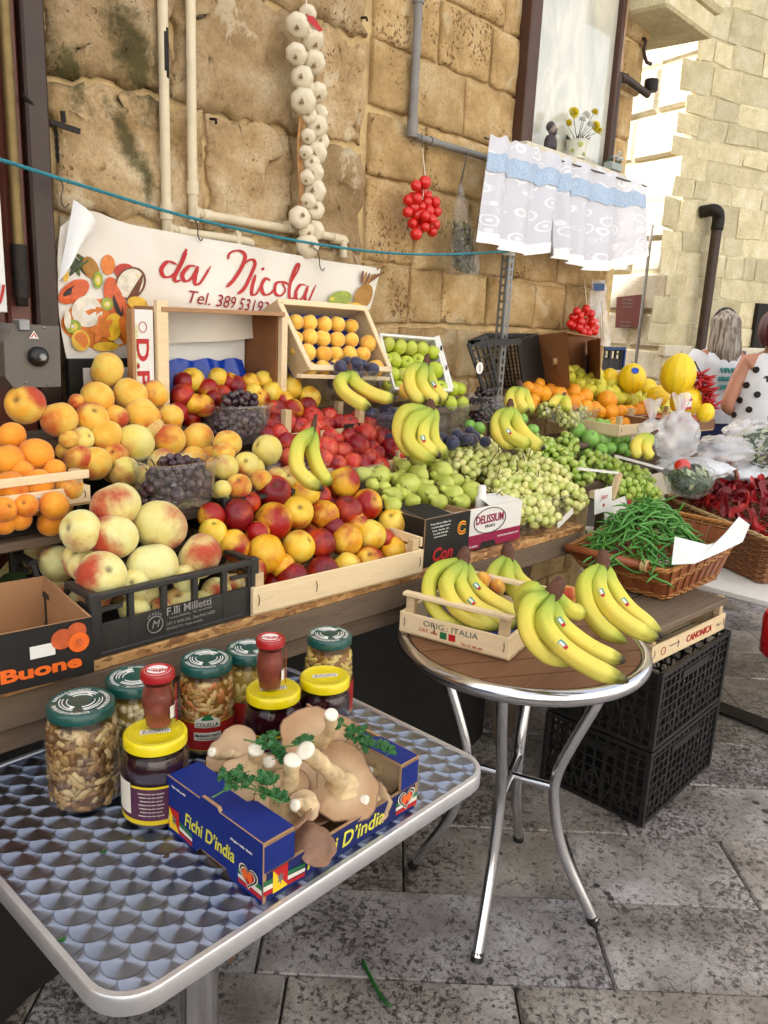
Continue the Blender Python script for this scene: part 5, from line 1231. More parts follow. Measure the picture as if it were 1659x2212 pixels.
fill('blue_plum', 'plum_blue', (p.x, p.y, p.z+.025), .13, .09, .075, 16, .0205, 'blue plum in the tub below the leaning peach crate', 'plum', 'blue plums in the rear tub', 2)
p = py(1000, 945, 1.62); fill('blue_plum', 'plum_blue', (p.x, p.y, p.z-.02), .20, .10, .03, 14, .020, 'blue plum lying behind the white grapes', 'plum', 'blue plums behind the grapes', 3)
p = py(955, 932, 1.78); tub('empty clear tub standing behind the green bananas', p.x+.02, p.y, p.z, .15, .13, .10)
p = py(1235, 905, 1.66); tub('shallow clear tub of white grapes before the oranges', p.x, p.y, p.z-.01, .26, .16, .055)
for (x, y, Y, w_, lab) in ((770, 1010, 1.56, .2, 'clear tray under the front red plums'), (655, 1010, 1.56, .16, 'clear tray of red plums behind the slim bananas')):
    p = py(x, y, Y); tub(lab, p.x, p.y+.03, p.z-.06, w_, .12, .07)
# small green pears behind the grapes
pile('small_pear', 'lime_green', [(1095, 905, 16), (1125, 925, 14), (1075, 915, 14), (1035, 925, 14), (1150, 930, 15), (1015, 918, 12), (1130, 905, 12)], (1.70, 1.10, .4), 'small green fruit behind the bananas on the grapes', 'fruit', 'small green fruit', under=0)

# leaves among the white peaches
simple('peach_leaf', '33502a', .5, var=.4, scale=40)
for k, (c, tip, lab) in enumerate((((52, 1245), (75, 1290), 'dark green peach leaf hanging at the left of the front peach heap'), ((58, 1240), (0, 1262), 'paler peach leaf reaching to the left edge beside the front peach heap'))):
    a_, b_ = px(*c, .70), px(*tip, .69); d = b_-a_; s_ = d.cross(_C-a_).normalized()*.016; m = MB(); m.grid(lambda u, v: a_+d*u+s_*((v-.5)*2*math.sin(math.pi*min(1, u*.95+.04))**.7)+Vector((-.006*abs(v-.5)-.006*math.sin(3*u), 0, 0)), 10, 4); tag(m.build('leaf', 'peach_leaf', smooth=True), lab, 'leaf')
# ================================================================== steel table with engine-turned top
def turned_steel():
    t = NT('turned_steel'); S = .042
    P = t.sep(t.tc('Object')); u = t.math('DIVIDE', P[0], S); v = t.math('DIVIDE', P[1], S)
    fu = t.math('FRACT', u); fv = t.math('FRACT', v)
    ox = oy = None
    # discs overlap: the one farther along the view lies on top
    for (i, j) in ((0, 0), (0, 1), (1, 0), (1, 1)):
        dx = t.math('SUBTRACT', fu, float(i)); dy = t.math('SUBTRACT', fv, float(j))
        if ox is None: ox, oy = dx, dy; continue
        ins = t.math('LESS_THAN', t.math('ADD', t.math('MULTIPLY', dx, dx), t.math('MULTIPLY', dy, dy)), .74*.74)
        for nm in (0, 1):
            pass
        mx = t.n.new('ShaderNodeMix'); mx.data_type = 'FLOAT'; t.link(ins, mx.inputs[0]); t.link(ox, mx.inputs[2]); t.link(dx, mx.inputs[3])
        my = t.n.new('ShaderNodeMix'); my.data_type = 'FLOAT'; t.link(ins, my.inputs[0]); t.link(oy, my.inputs[2]); t.link(dy, my.inputs[3])
        ox, oy = mx.outputs[0], my.outputs[0]
    cmb = t.n.new('ShaderNodeCombineXYZ'); t.link(t.math('MULTIPLY', oy, -1.0), cmb.inputs[0]); t.link(ox, cmb.inputs[1])
    nv = t.n.new('ShaderNodeVectorMath'); nv.operation = 'NORMALIZE'; t.link(cmb.outputs[0], nv.inputs[0])
    t.link(nv.outputs[0], t.b.inputs['Tangent'])
    t.b.inputs['Anisotropic'].default_value = 1.0
    rad = t.math('SQRT', t.math('ADD', t.math('MULTIPLY', ox, ox), t.math('MULTIPLY', oy, oy)))
    n = t.noise(9, 5)
    t.set(col=t.mix(t.math('MULTIPLY', t.step(rad, .66, .73), .55), t.mix(n, srgb('8f9cb8'), srgb('b4c0d8')), srgb('3a4050')), metal=1.0)
    t.set(rough=t.math('MULTIPLY_ADD', t.noise(30, 4), .06, .35))
    return t.done()
turned_steel()
simple('alu_band', 'd0d0d4', .36, metal=.75, var=.08, scale=30, rvar=.08)
simple('alu_tube', 'cfcfd2', .2, metal=1.0, var=.06, scale=20, rvar=.05)
def rrect(x0, x1, y0, y1, r, n=7):
    out = []
    for (cx, cy, a0) in ((x1-r, y0+r, -90), (x1-r, y1-r, 0), (x0+r, y1-r, 90), (x0+r, y0+r, 180)):
        for k in range(n+1):
            a = math.radians(a0+90*k/n); out.append((cx+r*math.cos(a), cy+r*math.sin(a)))
    return out
TZ = .70
st = thing('steel_table', 'rectangular steel table with swirl-polished top and rounded rim in the foreground', 'table', (.77, 1.05, 0))
def LT(): m = MB(); m.T = Matrix.Translation(-Vector(st.location)); return m
X0, X1, Y0_, Y1_ = .378, 1.166, .730, 1.36
top = rrect(X0+.012, X1-.012, Y0_+.012, Y1_-.012, .055)
m = LT(); m.poly([(x, y, TZ) for x, y in top]); m.build('table_top', 'turned_steel', parent=st)
outer = rrect(X0, X1, Y0_, Y1_, .067); n = len(outer)
prof = [(0.0, TZ-.0005), (.2, TZ+.0022), (.85, TZ+.0018), (1.0, TZ-.001), (1.0, TZ-.024), (.9, TZ-.028), (0.0, TZ-.028)]
vs = [(top[i][0]+(outer[i][0]-top[i][0])*k, top[i][1]+(outer[i][1]-top[i][1])*k, z) for k, z in prof for i in range(n)]
fs = [(a*n+i, a*n+(i+1) % n, (a+1)*n+(i+1) % n, (a+1)*n+i) for a in range(len(prof)-1) for i in range(n)]
m = LT(); m.add(vs, fs); m.build('rim', 'alu_band', parent=st, smooth=50)
m = LT(); m.poly([(x, y, TZ-.012) for x, y in top][::-1]); m.build('underside', 'black_plastic_matte', parent=st)
fx_, fy_ = .74, 1.08
m = LT(); m.tube([(fx_, fy_, .05), (fx_, fy_, TZ-.02)], .036, 18); m.build('column', 'alu_tube', parent=st, smooth=50)
for a in (60, 150):
    d = Vector((math.cos(math.radians(a)), math.sin(math.radians(a)), 0)); c = Vector((fx_, fy_, 0))
    m = LT(); m.tube(catmull([c+d*.03+Vector((0, 0, .085)), c+d*.18+Vector((0, 0, .06)), c+d*.34+Vector((0, 0, .02))], 5), .016, 10); m.build('foot', 'iron_dark', parent=st, smooth=50)
    m = LT(); m.bar(c+d*.0+Vector((0, 0, TZ-.026)), c+d*.26+Vector((0, 0, TZ-.026)), .03, .012); m.build('bracket', 'iron_dark', parent=st)
# ================================================================== round bistro table
RZ = .75; RC = Vector((1.634, .977, 0)); RRd = .297
rt = thing('round_table', 'round bistro table with brown slatted top, steel rim and curved steel legs', 'table', RC)
m = MB(); ring = [(RRd*math.cos(a), RRd*math.sin(a), RZ-.012) for a in [2*math.pi*i/64 for i in range(64)]]
m.tube(ring, .017, 12, closed=True); m.v = [Vector((v.x, v.y, RZ-.012+(v.z-RZ+.012)*1.15)) for v in m.v]; m.build('rim', 'alu_tube', parent=rt, smooth=True)
ang = math.radians(-32)                                # slats run across the view
ns = 7; wd = 2*(RRd-.012)/ns
for i in range(ns):
    y0 = -(RRd-.012)+i*wd+.0025; y1 = y0+wd-.005; rI = RRd-.013; pts = []
    hh = lambda y: math.sqrt(max(0, rI*rI-y*y))
    ys = [y0+(y1-y0)*k/6 for k in range(7)]
    pts = [(hh(y), y) for y in ys]+[(-hh(y), y) for y in reversed(ys)]
    m = MB(); m.T = Matrix.Rotation(ang, 4, 'Z'); m.poly([(x, y, RZ+.004) for x, y in pts], th=.014, nrm=(0, 0, 1)); m.build('slat', 'slat_brown', parent=rt)
m = MB(); m.lathe([(RRd-.02, RZ-.02), (RRd-.02, RZ-.016)], 40); m.build('under_plate', 'iron_dark', parent=rt)
feet = [Vector((1.405, .883, 0)), Vector((1.723, .741, 0)), Vector((1.874, 1.069, 0)), Vector((1.556, 1.215, 0))]
for f in feet:
    d = (f-RC).xy.to_3d(); d.normalize(); R1 = (f-RC).length
    pts = catmull([d*.225+Vector((0, 0, RZ-.02)), d*.20+Vector((0, 0, .63)), d*.155+Vector((0, 0, .51)), d*.122+Vector((0, 0, .41)), d*.12+Vector((0, 0, .33)), d*.155+Vector((0, 0, .19)), d*R1+Vector((0, 0, .012))], 6)
    m = MB(); m.tube(pts, .0145, 14); lg = m.build('leg', 'alu_tube', parent=rt, smooth=50)
    m = MB(); m.tube([d*(R1-.006)+Vector((0, 0, .022)), d*(R1+.003)+Vector((0, 0, .0))], .0155, 12); m.build('rubber_foot', 'rubber_black', parent=lg, smooth=50)
for s in (0, 1):
    a, b = (feet[0]-RC).normalized(), (feet[2]-RC).normalized()
    if s: a, b = (feet[1]-RC).normalized(), (feet[3]-RC).normalized()
    m = MB(); m.tube([a*.115+Vector((0, 0, .365+.001*s)), b*.115+Vector((0, 0, .365+.001*s))], .0115-.0005*s, 12); m.build('stretcher', 'alu_tube', parent=rt, smooth=50)
# small wooden crate on it
p, q = pz(862, 1366, RZ+.006), pz(1098, 1430, RZ+.006); 
d = (q-p); a = math.atan2(d.y, d.x); w = d.length
oc = thing('wooden_crate', 'small wooden crate stamped ORIG. ITALIA holding bananas on the round table', 'crate', p, a, group='pale wooden fruit crates')
dd = .27
wood_crate(oc, w, dd, .052, .098, rail=False, floor=True)
m = MB(); m.bar((.004, .011, .103), (w-.002, .011, .103), .022, .009, .001); m.build('top_rail', 'crate_wood', parent=oc)
m = MB(); m.bar((.004, dd-.011, .103), (w-.002, dd-.011, .103), .022, .009, .001); m.build('top_rail', 'crate_wood', parent=oc)
text('ORIG.: ITALIA', fr(w*.48, .042, y=-.0022), 'grey_print', oc, width=w*.5, height=.014)
text('CAT. «II»', fr(w*.28, .024, y=-.0022), 'red_print', oc, width=.05, height=.009)
text('Tara Gr. 300 ±5%', fr(w*.68, .014, y=-.0022), 'red_print', oc, width=.055, height=.006)
for x_, mt in ((w*.42, 'green_print'), (w*.50, 'red_print')):
    m = MB(); m.poly([(x_-.009, -.0022, .014), (x_+.009, -.0022, .014), (x_+.009, -.0022, .031), (x_-.009, -.0022, .031)]); m.build('printed_flag', mt, parent=oc)
m = MB(); m.grid(lambda u, v: (.02+(w-.04)*u, .02+(dd-.04)*v, .012+.012*noise.noise(Vector((u*9, v*9, 2)))+.05*max(0, .12-v)*3), 24, 24); m.build('blue_liner', 'tray_blue', parent=oc, smooth=True)
for (x, y, r) in ((1040, 1255, 18), (1005, 1262, 14), (1075, 1268, 16), (1225, 1285, 20), (1195, 1290, 18)):
    pp = pd(x, y, 2.1); put('peach', rp.choice(FM['yellow_peach']), pp, rrot(), r*2.1/FPX*1.15, label='peach half hidden behind the bananas on the round table', cat='peach', group='peaches behind the table bananas')

# ================================================================== jars
simple('lid_green', '0f4a44', .3, var=.12, scale=20, coat=.3)
simple('lid_yellow', 'dcc80c', .3, var=.08, scale=20, coat=.3)
simple('lid_red', 'a3161f', .3, var=.15, scale=25, coat=.3)
simple('lid_gold', 'bda670', .3, metal=.6, var=.1)
simple('beet', '2a0714', .12, var=.3, scale=12, coat=.5)
simple('anchovy', '7a3526', .5, var=.4, scale=60)
simple('oil', 'a8682a', .2, var=.2, scale=20)
simple('label_red', 'a5201c', .45, var=.08)
simple('label_purple', '4a1c38', .45, var=.08)
simple('label_yellow', 'd8c01c', .45, var=.06)
def chunk_mat(name, cols):
    t = NT(name); k = t.geo('Random Per Island'); c = t.ramp(k, [(i/(len(cols)-1), srgb(x)) for i, x in enumerate(cols)])
    c = t.mix(t.math('MULTIPLY', t.noise(90, 3), .4), c, tuple(v*.5 for v in srgb(cols[0]))); t.set(col=c, rough=.35, spec=.5); return t.done()
chunk_mat('pickled_mushroom', ['5a3c20', '8a6438', 'b8935c', 'd0b684', '6e4c28'])
chunk_mat('white_bean', ['c9b78c', 'd8caa2', 'b8a478'])
chunk_mat('aubergine_strip', ['c49a5a', 'd6b478', 'b08440', 'c8622c', 'a87c3c'])
chunk_mat('artichoke_piece', ['c8a850', 'd8be70', 'b0903c'])
simple('brine_dark', '6a4a28', .3, var=.3, scale=20); simple('brine_pale', 'a08440', .3, var=.2, scale=20); simple('brine_tan', '8a5e26', .3, var=.2, scale=20)
def jar(label, c, H, R, lid, content, lidtext=None, lab=None, kind='tall', rz=0, seed=0):
    """glass jar: shell, filling, screw lid; origin at the base"""
    t = thing('glass_jar', label, 'jar', c, rz, group='glass jars on the steel table'); rg = random.Random(seed); lh = .020 if kind != 'small' else .016
    rl = {'tall': R*.86, 'yellow': R*.90, 'small': R*.98}[kind]; hb = H-lh
    if kind == 'tall': prof = [(R*.80, .0), (R*.93, .004), (R*.98, .012), (R, .03), (R*1.0, hb*.66), (R*.97, hb*.80), (R*.90, hb*.92), (rl*.97, hb*.97), (rl*.95, hb)]
    elif kind == 'yellow': prof = [(R*.80, 0), (R*.95, .004), (R, .014), (R, hb*.76), (R*.985, hb*.84), (R*.92, hb*.93), (rl*.95, hb*.97), (rl*.95, hb)]
    else: prof = [(R*.72, 0), (R*.80, .003), (R*.84, .012), (R*.90, hb*.30), (R*1.02, hb*.5), (R*1.0, hb*.72), (R*.86, hb*.86), (R*.90, hb*.93), (R*.88, hb)]
    m = MB(); m.lathe(prof, 40, cap=False); m.lathe([(prof[0][0], 0), (.0005, .002)], 40, cap=False); m.build('glass', 'jar_glass', parent=t, smooth=True)
    inner = [(r*.955, max(z, .004)) for r, z in prof[:-1] if z <= hb*.93]
    brine, pieces = content
    m = MB(); m.lathe([(r*(.93 if pieces else .985), z) for r, z in inner], 40); m.build('filling', brine, parent=t, smooth=60)
    if pieces:
        m = MB(); kindp, mt, n_, s_ = pieces
        zi = lambda z: np.interp(z, [p_[1] for p_ in prof], [p_[0] for p_ in prof])
        for i in range(n_):
            a = rg.uniform(0, 6.28); z = rg.uniform(.008, hb*.9); r = zi(z)*rg.uniform(.90, .955)-s_*.45
            cc = Vector((r*math.cos(a), r*math.sin(a), z)); tn = Vector((-math.sin(a), math.cos(a), 0)); nrm = Vector((math.cos(a), math.sin(a), 0))
            if kindp == 'bean': m.ball(cc, s_, 8, 6, sc=(1, 1, 1))
            else:
                th = rg.uniform(0, 3.14); dv = tn*math.cos(th)+Vector((0, 0, 1))*math.sin(th); bend = nrm*-s_*.4+tn.cross(dv)*rg.uniform(-.4, .4)*s_
                P_ = [cc-dv*s_*1.3, cc+bend*.4, cc+dv*s_*1.3]; P_ = [Vector((p_.x, p_.y, min(max(p_.z, .006), hb*.92))) for p_ in P_]
                m.tube(P_, [s_*rg.uniform(.3, .6), s_*rg.uniform(.45, .8), s_*rg.uniform(.25, .55)], 6)
        o = m.build('pickles', mt, parent=t, smooth=True); o['kind'] = 'stuff'
    m = MB(); z0 = H-lh; nl = 64
    pl = [(rl*.97, z0+.001), (rl*1.03, z0+.002), (rl*1.03, z0+lh*.80), (rl*.99, z0+lh*.97), (rl*.93, z0+lh), (rl*.90, z0+lh*.93), (rl*.4, z0+lh*.95), (.001, z0+lh*.96)]
    m.lathe(pl, nl, cap=False)
    if kind == 'small': m.v = [Vector((v.x*(1+.02*math.cos(32*math.atan2(v.y, v.x))), v.y*(1+.02*math.cos(32*math.atan2(v.y, v.x))), v.z)) if v.xy.length > rl*.98 else v for v in m.v]
    ld = m.build('lid', lid, parent=t, smooth=50); zt = H+.0002
    tf = lambda x=0, y=0, a=0: Matrix.Translation((x, y, zt-lh*.045)) @ Matrix.Rotation(a, 4, 'Z')
    if lidtext == 'ring':
        for k, (s_, rr_) in enumerate((('CAPSULA DI SICUREZZA', .80), ('SICHERHEITSVERSCHLUSS', .80), ('COUVERCLE DE SECURITE', .80))):
            text(s_, tf(a=2.09*k), 'white_print', ld, width=rl*rr_*1.75, height=.006, bend=rl*rr_, th=.0004)
        for rr_ in (.64, .55, .42):
            for k in range(3):
                mm_ = MB(); a0 = 2.09*k+.3*rr_; mm_.tube([(rl*rr_*math.cos(a0+1.55*i/14), rl*rr_*math.sin(a0+1.55*i/14), zt) for i in range(15)], .0009, 5); mm_.build('printed_ring', 'white_print', parent=ld)
        for k in range(2):
            mm_ = MB(); b = math.pi*k+.5; mm_.poly([(rl*.50*math.cos(b)+.006*math.cos(b+x_), rl*.50*math.sin(b)+.006*math.sin(b+x_), zt) for x_ in (0, 2.3, -2.3)]); mm_.build('printed_arrow', 'white_print', parent=ld)
    elif lidtext == 'zuccato':
        mm_ = MB(); mm_.poly([(-.024, -.007, zt-.0008), (.024, -.007, zt-.0008), (.024, .007, zt-.0008), (-.024, .007, zt-.0008)]); mm_.T = None; o = mm_.build('lid_badge', 'label_paper', parent=ld); o.rotation_euler = (0, 0, -.55-rz); 
        text('ZUCCATO', tf(a=-.55-rz), 'black_print', ld, width=.042, height=.0095, bold=.0004)
        mm_ = MB(); mm_.tube([(rl*.86*math.cos(a_), rl*.86*math.sin(a_), zt-.0010) for a_ in [i*math.pi/24 for i in range(48)]], .0006, 4, closed=True); mm_.build('printed_ring', 'gold_print', parent=ld)
    elif lidtext == 'red':
        mm_ = MB(); mm_.lathe([(rl*.8, zt-.001), (rl*.8, zt-.0004)], 24); mm_.build('lid_badge', 'white_print', parent=ld)
        text('ACCIUGHE', tf(a=-.7), 'red_print', ld, width=rl*1.3, height=.007, bold=.0004, th=.002); text('FILETTI', tf(y=-.008, a=-.7), 'red_print', ld, width=rl*.9, height=.005, th=.002)
        mm_ = MB(); mm_.tube([(rl*.72*math.cos(a_), rl*.72*math.sin(a_), zt) for a_ in [i*math.pi/16 for i in range(32)]], .0016, 4, closed=True); mm_.build('printed_ring', 'red_print', parent=ld)
    if lab:
        lab(t, R, hb)
    return t
def arc_label(t, R, z0, z1, a0, a1, mat, off=.0008, name='label', n=20, top=None):
    m = MB(); m.grid(lambda u, v: ((R+off)*math.cos(a0+(a1-a0)*u), (R+off)*math.sin(a0+(a1-a0)*u), z0+((top(u) if top else z1)-z0)*v), n, 2); return m.build(name, mat, parent=t, smooth=True)
def arc_text(t, s, R, z, a, w, h, mat, off=.0014, **k):
    me = text_mesh(s, mat, width=w, height=h, **k)
    for v in me.vertices:
        an = a+v.co.x/R; r = R+off+v.co.z; v.co = ((r)*math.cos(an), r*math.sin(an), z+v.co.y)
    return put('lettering', me, parent=t)
FA = math.atan2(-1.1, -.75)                               # side of a jar that faces the camera
def colella(t, R, hb):
    arc_label(t, R, .018, .072, FA-1.5, FA+1.5, 'label_red'); arc_label(t, R, .0165, .018, FA-1.5, FA+1.5, 'label_yellow'); arc_label(t, R, .072, .0735, FA-1.5, FA+1.5, 'label_yellow')
    arc_label(t, R, .064, .082, FA-.42, FA+.42, 'label_paper', .0014, top=lambda u: .078+.010*math.sin(math.pi*u)); arc_label(t, R, .079, .089, FA-.2, FA+.2, 'green_print', .0019, top=lambda u: .081+.009*math.sin(math.pi*u))
    arc_text(t, 'COLELLA', R, .070, FA, .040, .008, 'black_print', .0020, bold=.0004)
    arc_label(t, R, .038, .054, FA-.45, FA+.45, 'label_paper', .0014); arc_text(t, 'MELANZANE A FILETTI', R, .048, FA, .044, .005, 'black_print', .0020, bold=.0002); arc_text(t, 'in olio di semi di girasole', R, .0415, FA, .036, .003, 'black_print', .0020)
def zucc(t, R, hb):
    arc_label(t, R, .022, .078, FA-1.5, FA+.75, 'label_purple', top=lambda u: .078 if u > .35 else .078+.024*(1-u/.35))
    arc_label(t, R, .014, .022, FA-1.5, FA+.75, 'label_yellow'); arc_label(t, R, .078, .082, FA-.72, FA+.75, 'label_yellow', .0011)
    arc_label(t, R, .026, .05, FA+.42, FA+.70, 'label_paper', .0014)
    for k in range(7): arc_label(t, R, .03, .049, FA+.44+.036*k, FA+.455+.036*k, 'black_print', .0019)
    arc_label(t, R, .03, .085, FA-1.45, FA-.75, 'label_paper', .0014)
    for k in range(7): arc_text(t, 'barbabietole rosse a fette in agrodolce', R, .070-.0065*k, FA-.12, .040-.003*(k % 3), .003, 'label_paper', .0014)
    arc_text(t, '720 ml', R, .055, FA+.55, .014, .005, 'label_paper', .0014)
def redlab(t, R, hb): arc_label(t, R, .018, .085, FA-1.5, FA+1.5, 'label_red'); arc_label(t, R, .0165, .018, FA-1.5, FA+1.5, 'label_yellow')
def strip(t, R, hb): arc_label(t, R*.93, .01, hb*.95, FA+1.1, FA+1.3, 'lid_red', .006); arc_label(t, R*.9, .02, hb*.5, FA+.75, FA+1.3, 'label_paper', .004)
G = 'tall'
jar('large jar of brown pickled mushrooms with green lid at the left', (.572, 1.163, TZ+.0005), .178, .0615, 'lid_green', ('brine_dark', ('strip', 'pickled_mushroom', 420, .011)), 'ring', None, G, 0, 1)
jar('jar of white beans with green lid behind the front red-lidded jar', (.685, 1.185, TZ+.0005), .178, .058, 'lid_green', ('brine_pale', ('bean', 'white_bean', 420, .0065)), 'ring', None, G, 1, 2)
jar('jar of aubergine strips with red label and green lid in the middle', (.822, 1.165, TZ+.0005), .178, .055, 'lid_green', ('brine_tan', ('strip', 'aubergine_strip', 380, .010)), 'ring', colella, G, 0, 3)
jar('jar of pale artichokes with red label and green lid behind the small jar', (.915, 1.15, TZ+.0005), .178, .054, 'lid_green', ('brine_pale', ('strip', 'artichoke_piece', 160, .016)), 'ring', redlab, G, 0, 4)
jar('jar of pale strips with dark green lid farthest back at the right', (1.075, 1.095, TZ+.0005), .180, .052, 'lid_green', ('brine_tan', ('strip', 'artichoke_piece', 330, .009)), 'ring', redlab, G, 0, 5)
jar('jar of dark red beetroot with yellow lid and purple label in front', (.634, 1.040, TZ+.0005), .150, .0545, 'lid_yellow', ('beet', None), 'zuccato', zucc, 'yellow', 0, 6)
jar('jar of dark red beetroot with yellow lid carrying the rear small jar', (.872, 1.030, TZ+.0005), .150, .0535, 'lid_yellow', ('beet', None), 'zuccato', zucc, 'yellow', 0, 7)
jar('jar of dark red beetroot with yellow lid rightmost at the back', (.978, 1.005, TZ+.0005), .150, .0515, 'lid_yellow', ('beet', None), 'zuccato', zucc, 'yellow', 0, 8)
jar('small red-lidded jar of anchovies standing on the front yellow lid', (.648, 1.052, TZ+.1515), .098, .0265, 'lid_red', ('anchovy', None), 'red', strip, 'small', 0, 9)
jar('small red-lidded jar of anchovies standing on the rear yellow lid', (.868, 1.035, TZ+.1515), .098, .0255, 'lid_red', ('anchovy', None), 'red', strip, 'small', 0, 10)

# ================================================================== blue box with mushrooms
p0 = Vector((.622, .752, TZ+.001)); BW, BD, BH = .338, .238, .098
fb_ = thing('mushroom_box', 'blue cardboard box lettered in yellow with torn rim holding mushrooms', 'box', p0)
th = .006
# left end: tall wall with a notch and a folded top ledge; local x right, y back
def wallpoly(pts, th_, nrm, nm='wall', mats=('card_blue', 'card_raw')):
    m = MB(); m.poly(pts, th=th_, nrm=nrm); m.m = [0]+[1]*(len(m.f)-1); return m.build(nm, list(mats), parent=fb_)
hl = .070; hfr = .058
wallpoly([(0, y, z) for y, z in ((0, 0), (0, BH), (.10, BH), (.105, BH+.006), (.145, BH+.006), (.15, BH), (BD, BH), (BD, 0), (.16, 0), (.15, .012), (.085, .012), (.075, 0))], th, (-1, 0, 0), 'end_wall')
wallpoly([(BW, y, z) for y, z in ((0, 0), (BD, 0), (BD, BH), (0, BH))], th, (1, 0, 0), 'end_wall')
wallpoly([(x, 0, z) for x, z in ((th+.001, 0), (BW-th-.001, 0), (BW-th-.001, .046), (th+.001, .046))], th, (0, -1, 0), 'front_wall', ('card_blue_dark', 'card_raw'))
wallpoly([(x, BD, z) for x, z in ((th+.001, 0), (th+.001, .05), (BW-th-.001, .05), (BW-th-.001, 0))], th, (0, 1, 0), 'back_wall', ('card_blue', 'card_raw'))
m = MB(); m.box((th+.001, th+.001, .0005), (BW-th-.001, BD-th-.001, .005)); m.build('floor', 'card_raw', parent=fb_)
for s, (xa_, xb_) in enumerate(((.002, .058), (BW-.045, BW-.002))):          # folded ledges
    m = MB(); m.poly([(x, y, BH+.0006) for x, y in ((xa_, .001), (xb_, .001), (xb_, .085), (xb_-.012, .095), (xb_-.012, .15), (xb_, .16), (xb_, BD-.002), (xa_, BD-.002))], th=.005, nrm=(0, 0, 1)); m.m = [0]+[1]*(len(m.f)-1); m.build('ledge', ['card_blue', 'card_raw'], parent=fb_)
    m = MB(); m.poly([(x, -.0008, z) for x, z in ((xa_, .049), (xb_, .049), (xb_, BH-.006), (xa_, BH-.006))], th=.005, nrm=(0, -1, 0)); m.m = [0]+[1]*(len(m.f)-1); m.build('corner_flap', ['card_blue', 'card_raw'], parent=fb_)
m = MB(); m.poly([(BW-.05, BD-.01, BH), (BW-.05, BD-.07, BH), (BW-.052, BD-.07, BH+.022), (BW-.052, BD-.01, BH+.026)], th=.004, nrm=(-1, 0, 0)); m.build('torn_flap', 'card_raw', parent=fb_)
endf = lambda y, z, x=-.0010: frame((x, y, z), (0, -1, 0), (0, 0, 1))
text('Fichi D’india', endf(BD*.53, .044), 'gold_print', fb_, width=.125, height=.024, shear=.18, bold=.0007)
text('Tara 120 g ± 8%', endf(BD*.86, .085), 'white_print', fb_, width=.038, height=.004); text('Origine: Italia / Sicilia', endf(BD*.20, .070), 'white_print', fb_, width=.05, height=.0045)
text('Fichi D’india', fr(BW*.50, .024, y=-.0010), 'gold_print', fb_, width=.17, height=.026, shear=.18, bold=.0007)
def emblem(fn, s=1.0):
    def pl(pts, mat, k, nm='printed_emblem'): m = MB(); m.poly([fn(x, z, k) for x, z in pts]); m.build(nm, mat, parent=fb_)
    return pl
for fn, dirx in ((lambda x, z, k: (-.0008-.0003*k, BD-x, z), 1), (lambda x, z, k: (x, -.0008-.0003*k, z), 1)):
    pl = emblem(fn); xs0 = .018 if fn(0, 0, 0)[0] < 0 else .03; LL = BD if fn(0, 0, 0)[0] < 0 else BW
    for z0, z1, mt in ((.028, .036, 'green_print'), (.020, .028, 'label_paper'), (.012, .020, 'red_print')):
        pl([(0.001, z0), (xs0+.05, z0-.008), (xs0+.05, z0-.002), (0.001, z1)], mt, 0); pl([(LL-.055, z0-.004), (LL-.001, z0-.006), (LL-.001, z1-.006), (LL-.055, z0+.002)], mt, 0)
    pl([(xs0-.012, .046), (xs0+.016, .046), (xs0+.016, .008)], 'red_print', 1); pl([(xs0-.012, .046), (xs0+.016, .008), (xs0-.012, .008)], 'yellow_print', 1)
    pl([(xs0+.002+.007*math.cos(a)*(1 if i % 2 else .45), .027+.011*math.sin(a)*(1 if i % 2 else .45)) for i, a in enumerate([k*math.pi/6 for k in range(12)])], 'grey_print', 2)
    cx_ = LL-.030
    for s, mt in ((1, 'label_paper'), (.9, 'green_print'), (.74, 'label_paper'), (.66, 'red_print')):
        pl([(cx_+s*.021*math.sin(t)**3*1.05, .030+s*.0013*(13*math.cos(t)-5*math.cos(2*t)-2*math.cos(3*t)-math.cos(4*t))) for t in [k*math.pi/14 for k in range(28)]], mt, 3+int(10*(1-s)))
    for dx_ in (-.006, .005): pl([(cx_+dx_+.0055*math.cos(t), .032+.0085*math.sin(t)) for t in [k*math.pi/7 for k in range(14)]], 'orange_print', 8)
# mushrooms: cap with gills, stem; each a thing
def gill_mat():
    t = NT('mushroom_gill'); s = t.tc('Object'); p = t.sep(s); a = t.math('ARCTAN2', p[1], p[0])
    w = t.math('SINE', t.math('ADD', t.math('MULTIPLY', a, 74.0), t.math('MULTIPLY', t.noise(3, 3), 9.0)))
    n = t.noise(5, 4); c = t.mix(n, srgb('bd9a74'), srgb('d8c0a0')); c = t.mix(t.math('MULTIPLY', t.step(w, -.2, 1), .16), c, srgb('8a6240')); c = t.mix(t.math('MULTIPLY', t.step(t.noise(1.5, 5), .45, .7), .5), c, srgb('9a6c44')); ln = t.n.new('ShaderNodeVectorMath'); ln.operation = 'LENGTH'; t.link(s, ln.inputs[0]); c = t.mix(t.math('MULTIPLY', t.step(ln.outputs['Value'], .030, .062), .6), c, srgb('9a7048'))
    t.set(col=c, rough=.6, spec=.3, sss=.15); t.bump(w, .12, .02); return t.done()
gill_mat()
simple('mushroom_cap', '86644f', .6, var=.45, scale=28, bump=.25, bscale=30)
simple('mushroom_stem', 'cfb68c', .7, var=.5, scale=45, bump=.3, bscale=14)
simple('mushroom_cut', 'e2dccb', .7, var=.06, scale=8)
